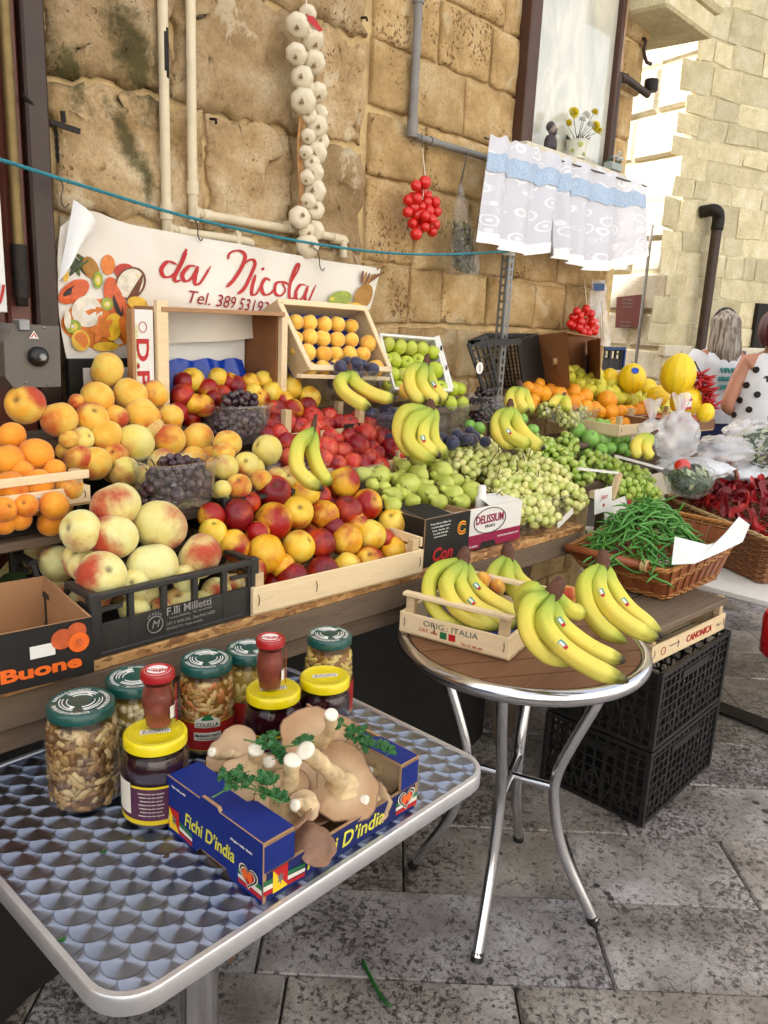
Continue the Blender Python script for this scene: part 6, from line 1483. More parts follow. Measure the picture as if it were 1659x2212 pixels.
def mushroom(label, cap_c, cap_r, stem_end, stem_r, normal, seed=0, wavy=.10, stem_on=True, cup=.18):
    """cap_c: centre of the cap's gill side; normal: where the gills look; stem_end: world point of the cut end"""
    cap_r *= 1.12; stem_r *= .82
    rg = random.Random(seed); t = thing('mushroom', label, 'mushroom', cap_c, group='oyster mushrooms in the blue box'); nz = Vector(normal).normalized()
    x = nz.orthogonal().normalized(); T = frame((0, 0, 0), x, nz.cross(x)); T3 = T.to_3x3().to_4x4()
    ph = rg.uniform(0, 6)
    def rim(a): return cap_r*(1+wavy*math.sin(2*a+ph)+wavy*.6*math.sin(3*a+ph*2)+.03*math.sin(7*a)+.05*noise.noise(Vector((math.cos(a)*4+seed, math.sin(a)*4, 1)))+.03*noise.noise(Vector((math.cos(a)*11+seed, math.sin(a)*11, 5))))
    def surf(top):
        def f(u, v):
            a = 2*math.pi*u; r = rim(a)*v; k = v
            z = -cup*cap_r*(1-k*k)*.0 + cup*cap_r*(k**2)*1.0 + .07*cap_r*math.sin(3*a+ph)*k*k+.09*cap_r*math.sin(2*a+ph*3)*k*k+.05*cap_r*noise.noise(Vector((r*math.cos(a)*60+seed, r*math.sin(a)*60, 2)))*k
            if top: z -= cap_r*(.05+.20*(1-k**3))
            else: z += .05*cap_r*(1-k)
            if v >= .999: z -= cap_r*.03
            return Vector((r*math.cos(a), r*math.sin(a), z))
        return f
    m = MB(); m.grid(surf(False), 48, 9); me = m.mesh('gills', 'mushroom_gill', True); o = put('gills', me, parent=t); o.matrix_local = T3
    m = MB(); m.grid(surf(True), 48, 9)
    e = surf(True); g = surf(False); m.grid(lambda u, v: e(u, 1)*(1-v)+g(u, 1)*v+Vector((math.cos(2*math.pi*u), math.sin(2*math.pi*u), 0))*.04*cap_r*math.sin(math.pi*v), 48, 3)
    o = put('cap', m.mesh('cap', 'mushroom_cap', True), parent=t); o.matrix_local = T3
    if stem_on:
        E = Vector(stem_end)-Vector(cap_c); b = Vector((rg.uniform(-.012, .012), rg.uniform(-.012, .012), 0)); base = -nz*cap_r*.06
        P = catmull([base, base+nz*cap_r*.22+E*.12, E*.55+b*.5, E*.9, E], 6); N = len(P)
        rs_ = [stem_r*(2.6 if i == 0 else (1.0+1.5*max(0, 1-i/(N*.34))**2+.10*max(0, (i/N-.75))*4)) for i in range(N)]
        m = MB(); m.tube(P, rs_, 16, cap=False); m.v = [v+Vector((noise.noise(v*60), noise.noise(v*60+Vector((3, 1, 4))), noise.noise(v*60+Vector((7, 7, 1)))))*.0025 for v in m.v]
        s_ = m.build('stem', 'mushroom_stem', parent=t, smooth=True)
        d = (P[-1]-P[-2]).normalized(); m = MB(); m.T = Matrix.Translation(P[-1]) @ d.to_track_quat('Z', 'Y').to_matrix().to_4x4(); m.lathe([(rs_[-1]*1.03, -.002), (rs_[-1]*.98, .002), (rs_[-1]*.5, .003), (.0005, .0025)], 16, cap=False); m.build('cut_end', 'mushroom_cut', parent=s_, smooth=True)
    return t
K_ = lambda x, y: (326.4+x*.41667, 1497.7+y*.41667)      # zoom of the mushroom box
def kp(x, y, d): return pd(*K_(x, y), d*1.14)
mushroom('large mushroom with thick cut stem leaning left, front of the blue box', kp(985, 478, 1.15), .056, kp(800, 295, 1.075), .0165, (-.40, -.30, .86), 1, .10)
mushroom('mushroom with upright thick stem and broad round gills at the back', kp(880, 275, 1.20), .060, kp(935, 110, 1.13), .0125, (-.45, -.62, .62), 2, .07)
mushroom('mushroom with upright white stem in the middle of the box', kp(690, 570, 1.10), .044, kp(735, 345, 1.065), .0155, (-.35, -.35, .87), 3, .12)
mushroom('mushroom with stem pointing left at the back left of the box', kp(430, 330, 1.19), .042, kp(315, 305, 1.15), .009, (-.55, -.35, .75), 4, .12)
mushroom('mushroom with straight pale stem beside the parsley at the left', kp(520, 445, 1.14), .045, kp(545, 290, 1.11), .0145, (-.2, -.3, .93), 5, .1)
mushroom('small mushroom with short cut stem between the two white stems', kp(600, 430, 1.16), .03, kp(610, 355, 1.14), .012, (-.2, -.35, .92), 6, .1)
mushroom('mushroom lying on its edge at the right end of the box', kp(1170, 395, 1.22), .040, kp(1130, 400, 1.20), .008, (-.75, -.62, .2), 7, .08)
mushroom('mushroom cap showing its brown back at the lower left of the heap', kp(650, 655, 1.10), .062, kp(690, 560, 1.03), .01, (-.02, .12, .99), 8, .12, stem_on=False, cup=.55)
mushroom('dark mushroom cap under the heap by the front wall', kp(900, 610, 1.15), .042, kp(900, 600, 1.05), .01, (-.1, .2, .95), 9, .12, stem_on=False)
mushroom('grey-brown mushroom cap hanging out over the front lettering', kp(855, 775, 1.05), .029, kp(850, 850, 1.0), .01, (.10, .55, -.83), 10, .05, stem_on=False, cup=.30)
mushroom('small mushroom with white cut stem at the front right of the box', kp(1150, 560, 1.16), .030, kp(1105, 555, 1.13), .010, (-.8, -.35, .3), 11, .1)
mushroom('mushroom cap edge behind the left ledge of the box', kp(310, 420, 1.18), .036, kp(300, 400, 1.1), .01, (.3, .3, .9), 12, .1, stem_on=False)
mushroom('brown gilled mushroom in the shade between the white stems', kp(760, 490, 1.15), .034, kp(775, 440, 1.13), .009, (-.5, -.4, .75), 13, .12)
mushroom('small curled mushroom at the foot of the thick leaning stem', kp(800, 575, 1.07), .020, kp(745, 580, 1.05), .010, (-.7, -.4, .5), 14, .12)
# parsley sprigs
simple('parsley', '1e5a22', .5, var=.4, scale=60, bump=.2, bscale=150)
simple('parsley_stem', '4f8038', .5, var=.2)
def sprig(label, pts, leaves, s=.017, seed=0):
    rg = random.Random(seed); t = thing('parsley_sprig', label, 'parsley', pts[0], group='parsley sprigs on the mushrooms'); org = Vector(pts[0])
    m = MB(); m.tube(catmull([Vector(p)-org for p in pts], 5), .0013, 6); m.build('stem', 'parsley_stem', parent=t, smooth=True)
    for (p, a) in leaves:
        p = Vector(p)-org; c = (_C-Vector(p)-org).normalized(); nrm = (c+Vector((rg.uniform(-.5, .5), rg.uniform(-.5, .5), .8))).normalized(); x = nrm.orthogonal().normalized(); x = Matrix.Rotation(a+rg.uniform(-.4, .4), 3, nrm) @ x; y = nrm.cross(x)
        m = MB()
        for k, (ang, sc) in enumerate(((0, 1.0), (1.0, .8), (-1.0, .8))):         # three lobed leaflets
            ca, sa = math.cos(ang), math.sin(ang); out = []
            for (u, v) in ((0, 0), (.25, .12), (.35, .34), (.55, .24), (.62, .46), (.78, .22), (1.0, .20), (.92, .04), (1.12, 0), (.92, -.06), (1.0, -.22), (.78, -.22), (.60, -.44), (.55, -.22), (.34, -.34), (.25, -.12)):
                X = (u*ca-v*sa)*s*sc; Y = (u*sa+v*ca)*s*sc; Z = .25*s*math.sin(u*3)*(.5+abs(v))+rg.uniform(-.06, .06)*s
                out.append(p+x*X+y*Y+nrm*Z)
            ctr = p+x*(.5*ca*s*sc)+y*(.5*sa*s*sc)+nrm*.06*s; n_ = len(out)
            m.add(out+[ctr], [(i, (i+1) % n_, n_) for i in range(n_)])
        m.tube([p-x*s*.5, p], .0008, 5); m.build('leaf', 'parsley', parent=t)
sprig('parsley sprig lying on the left front mushrooms', [kp(315, 540, 1.03), kp(420, 490, 1.05), kp(540, 500, 1.05), kp(680, 570, 1.03)], [(kp(x, y, 1.04), a) for x, y, a in ((400, 410, 2), (450, 430, 1), (470, 470, 0), (590, 450, .5), (630, 465, 0), (560, 520, -1), (640, 545, -.5), (480, 410, 2), (600, 480, -.4), (430, 455, 2.6), (520, 470, 1), (670, 560, 0))], .019, 1)
sprig('parsley sprig lying between the upright stems at the back', [kp(480, 240, 1.12), kp(600, 265, 1.11), kp(700, 275, 1.1), kp(850, 250, 1.1)], [(kp(x, y, 1.10), a) for x, y, a in ((640, 230, 1), (655, 250, 2), (640, 310, -1), (655, 335, -1.4), (620, 300, -.5), (770, 270, 0), (820, 255, .5), (600, 255, 1.5))], .019, 2)
sprig('parsley sprig hanging over the right back corner of the box', [kp(970, 140, 1.17), kp(1050, 190, 1.16), kp(1150, 240, 1.16), kp(1240, 300, 1.16)], [(kp(x, y, 1.15), a) for x, y, a in ((1040, 210, 0), (1020, 240, -1), (1080, 260, -1), (1110, 200, 1), (1200, 290, 0), (1230, 310, -.5), (1120, 270, -.6), (990, 165, 1), (1060, 230, -2), (1185, 275, -1.5), (1090, 285, -1))], .018, 3)
# crumbs on the table and a bean on the ground
for (x, y) in ((135, 2030), (500, 2075), (225, 1840), (360, 1850)):
    m = MB(); p = pz(x, y, TZ+.001); m.poly([p+Vector((math.cos(a)*.005*(1+.5*math.sin(3*a)), math.sin(a)*.004, .001)) for a in [i*.9 for i in range(7)]], th=.001, nrm=(0, 0, 1)); tag(m.build('crumb', 'parsley' if x < 300 else 'stem_brown'), 'tiny dried leaf scrap on the steel table', 'crumb', 'scraps on the steel table')
m = MB(); m.tube(catmull([pz(782, 2072, .006), pz(800, 2110, .006), pz(828, 2160, .008), pz(848, 2175, .008)], 5), [.002]+[.0045]*13+[.003, .001], 8); tag(m.build('fallen_bean', 'parsley', smooth=True), 'single green bean dropped on the paving by the steel table', 'bean')
# ================================================================== banner on the wall
def vinyl():
    t = NT('banner_vinyl'); n = t.noise(3, 4); t.set(col=t.mix(n, srgb('d9d2c6'), srgb('e6e0d6')), rough=.38, spec=.45); t.bump(t.noise(6, 4, dist=1.0), .12, .02); return t.done()
vinyl()
YB = 1.965
def ysurf(x, z): return YB + .010*math.sin(x*9+z*7) + .006*math.sin(x*23-z*11+1) + .004*noise.noise(Vector((x*14, z*14, 3)))
def onb(x, y, off=.004):
    p = py(x, y, YB); p.y = ysurf(p.x, p.z)-off; return p
topc = catmull([(132, 490, 0), (190, 455, 0), (290, 487, 0), (425, 512, 0), (560, 535, 0), (690, 560, 0), (818, 580, 0)], 8)
botc = catmull([(150, 800, 0), (260, 790, 0), (360, 745, 0), (500, 735, 0), (620, 720, 0), (720, 700, 0), (796, 668, 0)], 8)
def along(c, u):
    k = u*(len(c)-1); i = min(int(k), len(c)-2); return c[i].lerp(c[i+1], k-i)
m = MB()
def bfn(u, v):
    a = along(topc, u); b = along(botc, u); q = a.lerp(b, v); q.x -= 14*math.sin(math.pi*v)*max(0, 1-u*4)
    return onb(q.x, q.y, 0)
m.grid(bfn, 70, 24); bn = m.build('banner', 'banner_vinyl', smooth=True); tag(bn, 'white vinyl banner with red script lettering and printed fruit hanging on the wall', 'banner')
def prt(m, nm, mat): 
    m.v = [v-Vector(bn.location) for v in m.v]; return m.build(nm, mat, parent=bn, smooth=False)
m = MB(); f0, f1, f2, f3 = onb(150, 432, .02), onb(200, 497, .035), onb(160, 535, .03), onb(122, 610, .01)
m.grid(lambda u, v: (f0.lerp(f3, v)).lerp(f1.lerp(f2, v), u)+Vector((0, -.03*math.sin(u*math.pi)*(1-v*.5), 0)), 10, 10); o = prt(m, 'folded_corner', 'banner_back')
Z3 = lambda x, y: (x*.4051, 403.2+y*.4051)
def stroke(pts, r, thin=.35):
    P = catmull([(*Z3(x, y), 0) for x, y in pts], 7); N = len(P); P3 = []; rs_ = []
    for i, p in enumerate(P):
        d = P[min(i+1, N-1)]-P[max(i-1, 0)]; k = min(1, abs(d.y)/(d.length+1e-6)); rs_.append(r*(thin+(1-thin)*(k if d.y > 0 else .35*k))*(1 if 1 < i < N-2 else .6)); P3.append(onb(p.x, p.y, .003))
    # flat ribbon
    mm_ = MB(); vs = []
    for i in range(N):
        t_ = (P3[min(i+1, N-1)]-P3[max(i-1, 0)]).normalized(); n_ = Vector((-t_.z, 0, t_.x)).normalized()*rs_[i]; vs += [P3[i]+n_, P3[i]-n_]
    mm_.add(vs, [(2*i, 2*i+1, 2*i+3, 2*i+2) for i in range(N-1)]); return mm_
glyphs = [([(935, 415), (885, 400), (850, 440), (865, 478), (905, 478), (940, 440), (968, 370), (980, 333)], [(980, 333), (955, 410), (925, 480), (935, 505), (958, 498)]),
          ([(1040, 425), (1000, 425), (966, 468), (980, 503), (1012, 490), (1050, 425)], [(1050, 425), (1034, 480), (1034, 518), (1062, 510), (1115, 425)]),
          ([(1203, 388), (1216, 354), (1262, 341), (1298, 365), (1284, 420), (1236, 490), (1188, 535)], [(1232, 492), (1290, 415), (1338, 388), (1364, 408), (1342, 465), (1296, 540), (1255, 572)]),
          ([(1372, 470), (1346, 535), (1344, 574), (1372, 570), (1405, 520)],), ([(1413, 432), (1418, 446)],),
          ([(1455, 500), (1430, 490), (1404, 530), (1412, 572), (1445, 572), (1478, 540)],), ([(1512, 505), (1482, 518), (1474, 565), (1500, 582), (1526, 550), (1514, 508), (1545, 520)],),
          ([(1545, 535), (1592, 445), (1596, 412), (1580, 430), (1550, 530), (1545, 592), (1572, 592), (1590, 570)],), ([(1636, 525), (1604, 525), (1578, 570), (1590, 606), (1620, 588), (1648, 528)], [(1648, 528), (1632, 580), (1636, 612), (1655, 606), (1690, 525)])]
for g in glyphs:
    for s in g: prt(stroke(s, .0068 if s[0][0] < 1500 else .006), 'letter_stroke', 'red_print')
me = text_mesh('Tel. 389 53193', 'red_print', width=1.0, height=.15, align='CENTER')
p0, p1 = onb(402, 640), onb(580, 665); ux = (p1-p0)
for v in me.vertices:
    q = p0+ux*(v.co.x+.5)+Vector((.012*v.co.y/.15, 0, .034*v.co.y/.15)); v.co = (q.x, ysurf(q.x, q.z)-.0045, q.z)
for v in me.vertices: v.co = v.co-Vector(bn.location)
put('lettering', me, parent=bn)
for nm, c in dict(p_orange='d8782a', p_yellow='e0b43a', p_papaya='cf5a26', p_green='4a5a24', p_dkgreen='2f3a1e', p_kiwi='8fa03a', p_cream='ddd3c0', p_brown='6a3a1e', p_mango='e2b52a', p_red='b8321e', p_seed='2a1a12', p_pine='a8762a', p_lemon='d8c23a').items(): simple(nm, c, .45, var=.28, scale=60)
lay = [0]
def ell(x, y, rx, ry, mat, rot=0, wob=0.0, n=26, nm='printed_fruit', pet=0):
    lay[0] += 1; off = .0018+.00022*lay[0]; mm_ = MB(); pts = []
    for i in range(n):
        a = 2*math.pi*i/n; r = 1+wob*math.sin(pet*a) if pet else 1+wob*noise.noise(Vector((x+math.cos(a), y+math.sin(a), 0)))
        X, Yy = rx*r*math.cos(a), ry*r*math.sin(a); c, s = math.cos(rot), math.sin(rot); pts.append(onb(x+X*c-Yy*s, y+X*s+Yy*c, off))
    mm_.poly(pts[::-1]); prt(mm_, nm, mat)
ell(222, 700, 88, 55, 'p_orange', .1, .15)
for a in range(9): ell(165+20*math.cos(a*.7), 562+16*math.sin(a*1.1), 5, 24, 'p_dkgreen' if a % 2 else 'p_green', -.9+.23*a)
ell(200, 578, 16, 26, 'p_pine', -.5); ell(236, 572, 14, 22, 'p_orange'); ell(268, 585, 20, 16, 'p_red')
ell(162, 630, 40, 22, 'p_papaya', -.5); ell(160, 628, 26, 9, 'p_seed', -.5, .25); ell(250, 645, 20, 48, 'p_papaya', -.25); ell(254, 655, 8, 32, 'p_seed', -.25, .3)
ell(281, 612, 30, 36, 'p_brown', .3); ell(280, 612, 26, 32, 'p_cream', .3); ell(283, 610, 14, 20, 'p_yellow', .3); ell(280, 611, 15, 21, 'p_cream', .3)
ell(190, 673, 33, 34, 'p_cream', .2); ell(190, 672, 20, 22, 'label_paper', .2)
for (x, y, rx, ry) in ((215, 605, 10, 19), (233, 657, 12, 14), (158, 705, 18, 15)): ell(x, y, rx, ry, 'p_kiwi'); ell(x, y, rx*.6, ry*.6, 'p_lemon'); ell(x, y, rx*.25, ry*.25, 'p_cream')
ell(295, 655, 22, 14, 'p_yellow', .3); ell(242, 706, 19, 30, 'p_mango', .2); ell(218, 710, 18, 26, 'p_orange', .4, .3, pet=5); ell(173, 735, 20, 23, 'p_yellow', -.2); ell(174, 735, 15, 18, 'p_orange', -.2); ell(268, 712, 12, 30, 'p_orange', -.3); ell(226, 748, 27, 10, 'p_mango', -.05); ell(140, 595, 8, 14, 'p_yellow'); ell(145, 690, 8, 20, 'p_cream')
ell(775, 640, 18, 28, 'p_pine', .35, .05)
for a in range(7): ell(783+5*a-12, 604-2*abs(a-3), 2.5, 14, 'p_pine' if a % 2 else 'p_brown', .1+.14*a)
ell(730, 645, 22, 16, 'p_kiwi', -.4); ell(727, 643, 17, 8, 'p_lemon', -.4); ell(755, 660, 16, 7, 'p_yellow'); ell(725, 663, 14, 6, 'p_lemon')
# hooks that hold it
for (x, y) in ((418, 470), (681, 535)):
    m = MB(); m.tube(catmull([py(x-4, y, 1.93), py(x+5, y+8, 1.93), py(x+9, y+24, 1.94), py(x+10, y+40, 1.95), py(x+16, y+50, 1.95), py(x+20, y+44, 1.95)], 5), .0018, 6); tag(m.build('wire_hook', 'wire', smooth=True), 'wire hook on the blue rope holding the %s of the banner' % ('left half' if x < 500 else 'right half'), 'hook')
m = MB(); m.tube([py(842, 540, 1.92), py(838, 560, 1.93), py(815, 582, 1.95)], .003, 6); tag(m.build('clothes_peg', 'straw'), 'wooden peg at the right top corner of the banner', 'peg')
m = MB(); m.tube(catmull([py(125, 385, 1.94), py(136, 400, 1.94), py(132, 430, 1.945), py(140, 448, 1.95), py(150, 440, 1.95)], 5), .0018, 6); tag(m.build('wire_hook', 'wire', smooth=True), 'rusty wire hook on the rope above the folded banner corner', 'hook')
# ------------------------------------------------------------------ twisted blue rope
main = catmull([py(-60, 328, 1.90), py(0, 345, 1.90), py(200, 408, 1.90), py(418, 472, 1.90), py(640, 520, 1.89), py(820, 545, 1.88), py(960, 550, 1.87), py(1100, 543, 1.86)], 16)
rp_ = thing('rope', 'twisted turquoise rope strung from the door to the perforated pole', 'rope', main[0])
for s in range(3):
    P = []; L_ = 0
    for i, p in enumerate(main):
        if i: L_ += (p-main[i-1]).length
        n_ = 5
        q2 = main[min(i+1, len(main)-1)]; d = (q2-p)
        for k in range(n_ if i < len(main)-1 else 1):
            a = (L_+d.length*k/n_)*210+s*2.094; P.append(p+d*(k/n_)-main[0]+Vector((0, math.cos(a), math.sin(a)))*.0025)
    m = MB(); m.tube(P, .0023, 6); m.build('strand', 'rope_blue', parent=rp_, smooth=True)
# ------------------------------------------------------------------ garlic braid
gb0 = py(660, 30, 1.97); gbt = thing('garlic_braid', 'long braid of white garlic bulbs hanging on the stone wall', 'garlic', gb0)
m = MB(); m.ball((0, 0, 0), 1, 26, 14); vs = []
for v in m.v:
    a = math.atan2(v.y, v.x); lob = 1+.09*abs(math.sin(3.5*a))*math.sin(min(1, max(0, (1-abs(v.z))))*1.57); f = .86 if v.z < 0 else 1
    z = v.z*.80; 
    if v.z > .72: z += (v.z-.72)*1.6; lob *= .8
    if v.z < -.85: z += .10
    vs.append(Vector((v.x*lob, v.y*lob, z)))
m.v = vs; garlic_me = m.mesh('bulb', 'garlic_skin', True)
m = MB()
rg = random.Random(4)
for i in range(26):
    a = rg.uniform(0, 6.28); r = rg.uniform(.05, .26); m.tube([(r*.5*math.cos(a), r*.5*math.sin(a), -.62), (r*math.cos(a), r*math.sin(a), -.80), (r*1.5*math.cos(a+.3), r*1.5*math.sin(a+.3), -.92)], [.03, .022, .01], 4)
root_me = m.mesh('roots', 'garlic_root')
for (x, y, r) in ((1285, 110, 46), (1350, 175, 46), (1280, 235, 42), (1355, 270, 46), (1305, 335, 44), (1310, 438, 50), (1370, 400, 40), (1380, 490, 33), (1368, 545, 43), (1365, 660, 43), (1355, 745, 40), (1360, 825, 44), (1295, 940, 44), (1360, 905, 38), (1360, 995, 38), (1328, 1062, 48), (1388, 612, 32), (1345, 700, 34), (1330, 60, 34), (1330, 590, 30), (1335, 500, 32), (1325, 770, 30), (1330, 870, 32), (1325, 380, 32), (1320, 140, 30), (1325, 1000, 32), (1320, 660, 28)):
    p = py(x*.5, y*.5, 1.965); R = r*.5*depth(p)/FPX*1.06; d = (_C-p).normalized()+Vector((rg.uniform(-.5, .5), 0, rg.uniform(-.5, .3)))
    rot = (-d).to_track_quat('Z', 'Y').to_euler()
    b = put('bulb', garlic_me, p-gb0, rot, R, parent=gbt); put('roots', root_me, parent=b)
m = MB()
for k in range(7):
    x = rg.uniform(-8, 8); m.tube(catmull([py(665+x*.4, 150, 1.985)-gb0, py(655+x, 260, 1.975)-gb0, py(650+x, 330, 1.975)-gb0, py(654+x*.6, 450, 1.975)-gb0, py(662+x, 530, 1.98)-gb0], 4), .003, 5)
for k in range(8):
    x = rg.uniform(640, 668); y = rg.uniform(300, 470); m.tube([py(655, y, 1.97)-gb0, py(x-rg.uniform(0, 30), y+rg.uniform(-8, 14), 1.96)-gb0], [.0012, .0006], 4)
m.build('straw_plait', 'straw', parent=gbt, smooth=True)
m = MB(); m.tube([py(662, -30, 1.98)-gb0, py(662, 30, 1.97)-gb0], .002, 6); m.build('string', 'string', parent=gbt)
m = MB(); m.poly([py(x, y, 1.935)-gb0 for x, y in ((664, 32), (678, 36), (698, 66), (690, 68), (664, 44))]); m.build('tag', 'red_print', parent=gbt)
# ------------------------------------------------------------------ tomato bunches
m = MB(); m.ball((0, 0, 0), 1, 16, 12); tom_me = m.mesh('tomato', 'tomato', True)
def tomato_bunch(label, lst, conv, s, Y, hang, tipoff):
    c0 = py(*conv(lst[0][0], lst[0][1]), Y); t = thing('tomato_bunch', label, 'tomatoes', c0, group='hanging tomato bunches')
    for i, f in enumerate(lst):
        x, y = conv(f[0], f[1]); yy = Y+rg.uniform(-.022, .012); p = py(x, y, yy); R = f[2]*s*depth(p)/FPX*1.2
        put('tomato', tom_me, p-c0, (0, 0, 0), R, parent=t)
    m = MB(); h = py(*hang, Y+.02)
    m.tube([h-c0, Vector((0, 0, .02)), py(*conv(*tipoff), Y-.02)-c0], .0014, 5); m.tube([h-c0, Vector((.004, 0, .02)), py(*conv(tipoff[0]+60, tipoff[1]-60), Y-.03)-c0], .001, 5); m.build('string', 'string', parent=t); return t
H_ = lambda x, y: (768+x*.3183, 364.8+y*.3183)
tomato_bunch('bunch of small red tomatoes hung from the grey pipe', [(470, 92, 37), (410, 115, 31), (448, 152, 35), (385, 190, 27), (358, 213, 31), (413, 200, 33), (490, 180, 27), (480, 225, 33), (540, 225, 31), (392, 262, 34), (445, 255, 27), (495, 285, 34), (550, 290, 31), (352, 295, 30), (412, 312, 32), (455, 350, 36), (515, 345, 32), (385, 370, 30), (432, 410, 32), (540, 378, 31), (410, 445, 35), (520, 425, 30), (470, 395, 28), (505, 385, 28), (440, 300, 30), (470, 320, 30)], H_, .3183, 1.95, (912, 320), (455, 210))
tomato_bunch('darker bunch of small tomatoes above the cardboard box', [(690, 320, 19), (655, 355, 20), (685, 337, 19), (715, 347, 19), (620, 365, 20), (640, 332, 18), (660, 390, 20), (690, 390, 20), (722, 390, 20), (620, 410, 20), (650, 420, 20), (685, 420, 20), (715, 430, 20), (735, 388, 18), (735, 442, 18), (603, 400, 17), (670, 442, 19), (738, 415, 18), (700, 450, 18)], G_, .4051, 1.94, (1262, 600), (670, 360))
m = MB(); m.tube(catmull([(g0.x+.03, yg-.02, g0.z+.01), (g0.x+.035, yg-.02, g0.z-.03), py(912, 320, 1.97)], 4), .002, 6); tag(m.build('wire_hook', 'wire', smooth=True), 'wire hook on the grey pipe carrying the tomato bunch', 'hook')
# ------------------------------------------------------------------ bag of dried herbs
bt = py(995, 400, 1.93); hb_ = thing('herb_bag', 'clear plastic bag of dried green herbs hanging between tomatoes and curtain', 'herbs', py(1000, 592, 1.93))
def bagfn(k=1.0):
    def f(u, v):
        a = 2*math.pi*u; w = .012+.075*min(1, v*1.25)**1.1; c = Vector(bt).lerp(Vector(py(1003, 592, 1.93)), v)
        fl = 1+.10*math.sin(9*a+v*4)*(1-v*.4); return c+Vector((w*k*fl*math.cos(a), .45*w*k*fl*math.sin(a), .006*math.sin(5*a)*v))-Vector(hb_.location)
    return f
m = MB(); m.grid(bagfn(), 48, 16); m.build('bag', 'clear_film', parent=hb_, smooth=True)
m = MB()
for i in range(700):
    lobe = i % 3; v = rg.uniform(.42, .97)*(1 if lobe else .98); u = rg.uniform(0, 6.28); w = (.02+.055*v)*.62
    c = Vector(bt).lerp(Vector(py(1003, 592, 1.93)), v)-Vector(hb_.location)+Vector(((lobe-1)*.034*v+.020*math.cos(u), .018*math.sin(u), 0))
    d = Vector((rg.uniform(-1, 1), rg.uniform(-1, 1), rg.uniform(-1, 1))).normalized()*.015; e = d.orthogonal().normalized()*.008; m.add([c-d, c+e, c+d, c-e], [(0, 1, 2, 3)])
o = m.build('herbs', 'herb', parent=hb_); o['kind'] = 'stuff'
m = MB(); m.tube([bt-Vector(hb_.location)+Vector((0, 0, -.03)), bt-Vector(hb_.location)+Vector((0, 0, .005)), py(1010, 330, 1.99)-Vector(hb_.location)], [.008, .004, .002], 8); m.build('hanger', 'wire', parent=hb_)
# ------------------------------------------------------------------ curtain under the window
def curtain_mat():
    t = NT('curtain_cloth'); n, l = t.n, t.l
    u = t.n.new('ShaderNodeUVMap'); s = t.mapping((11, 7, 1), vec=u.outputs[0])
    d = t.vor(1.0, vec=s, rnd=.55); ring = t.math('SUBTRACT', 1, t.step(t.math('ABSOLUTE', t.math('SUBTRACT', d, .34)), .02, .07))
    ring2 = t.math('SUBTRACT', 1, t.step(t.math('ABSOLUTE', t.math('SUBTRACT', t.vor(1.7, vec=s, rnd=.8), .26)), .02, .06)); dot = t.math('LESS_THAN', d, .12)
    k = t.math('MAXIMUM', t.math('MAXIMUM', ring, t.math('MULTIPLY', ring2, .7)), dot)
    col = t.mix(k, srgb('dcdde6'), srgb('eff0f5'))
    df = n.new('ShaderNodeBsdfDiffuse'); l.new(col, df.inputs[0]); tl = n.new('ShaderNodeBsdfTranslucent'); l.new(col, tl.inputs[0]); tr = n.new('ShaderNodeBsdfTransparent')
    m1 = n.new('ShaderNodeMixShader'); m1.inputs[0].default_value = .15; l.new(df.outputs[0], m1.inputs[1]); l.new(tl.outputs[0], m1.inputs[2])
    m2 = n.new('ShaderNodeMixShader'); l.new(t.math('MULTIPLY_ADD', k, -.06, .08), m2.inputs[0]); l.new(m1.outputs[0], m2.inputs[1]); l.new(tr.outputs[0], m2.inputs[2]); l.new(m2.outputs[0], t.out.inputs[0]); return t.done()
curtain_mat()
def lace_mat():
    t = NT('lace_blue'); u = t.n.new('ShaderNodeUVMap'); s = t.mapping((150, 90, 1), vec=u.outputs[0]); d = t.vor(1.0, vec=s, rnd=.35); n = t.noise(40)
    c = t.mix(t.step(d, .25, .5), srgb('c4d4e6'), srgb('88a6c8')); t.set(col=t.mix(t.math('MULTIPLY', n, .4), c, srgb('dfe6ee')), rough=.9, spec=.1); t.bump(d, .6, .006); return t.done()
lace_mat()
ct = thing('curtain', 'white patterned half curtain with a blue lace band hanging below the window', 'curtain', py(1215, 560, 1.9))
rodz = py(1058, 296, 1.90); rode = py(1394, 398, 1.90)
TX = lambda u: 1056+338*u; TY = lambda u: 290+104*u+3*math.sin(u*60)
def cpanel(nm, u0, u1, bots, mat, v0=0.0, v1=1.0, dy=0.0, seed=0, nu=70, nv=26):
    bl = catmull([(x, y, 0) for x, y in bots], 8)
    def f(a, b):
        v = v0+(v1-v0)*b; u = u0+(u1-u0)*a; B = along(bl, a)
        top = Vector(py(TX(u), TY(u), 1.90)); bot = Vector(py(B.x, B.y, 1.87)); p = top.lerp(bot, v)
        ph = u*46+1.2*math.sin(u*9+seed)+.5*v; A = .006+.018*v**.8
        p.y += A*math.sin(ph)+.010*noise.noise(Vector((u*7, v*2, seed)))*v-dy-.01*v; p.x += .008*math.cos(ph)*v+.006*noise.noise(Vector((u*9, v*3, 5)))
        p.z += .004*math.sin(u*90)*(1-v)
        return p-Vector(ct.location)
    m = MB(); m.grid(f, nu, nv); o = m.build(nm, mat, parent=ct, smooth=True)
    uv = o.data.uv_layers.new(name='UVMap'); vi = [l.vertex_index for l in o.data.loops]; co = []
    for k in vi:
        i, j = k % (nu+1), k//(nu+1); co += [u0+(u1-u0)*i/nu, v0+(v1-v0)*j/nv]
    uv.data.foreach_set('uv', co); return o
b1 = [(1028, 522), (1080, 540), (1130, 552), (1190, 540)]; b2 = [(1182, 552), (1225, 568), (1268, 584), (1330, 580), (1406, 552)]
cpanel('cloth_panel', 0, .46, b1, 'curtain_cloth', seed=1, dy=.012); cpanel('cloth_panel', .40, 1.0, b2, 'curtain_cloth', seed=2)
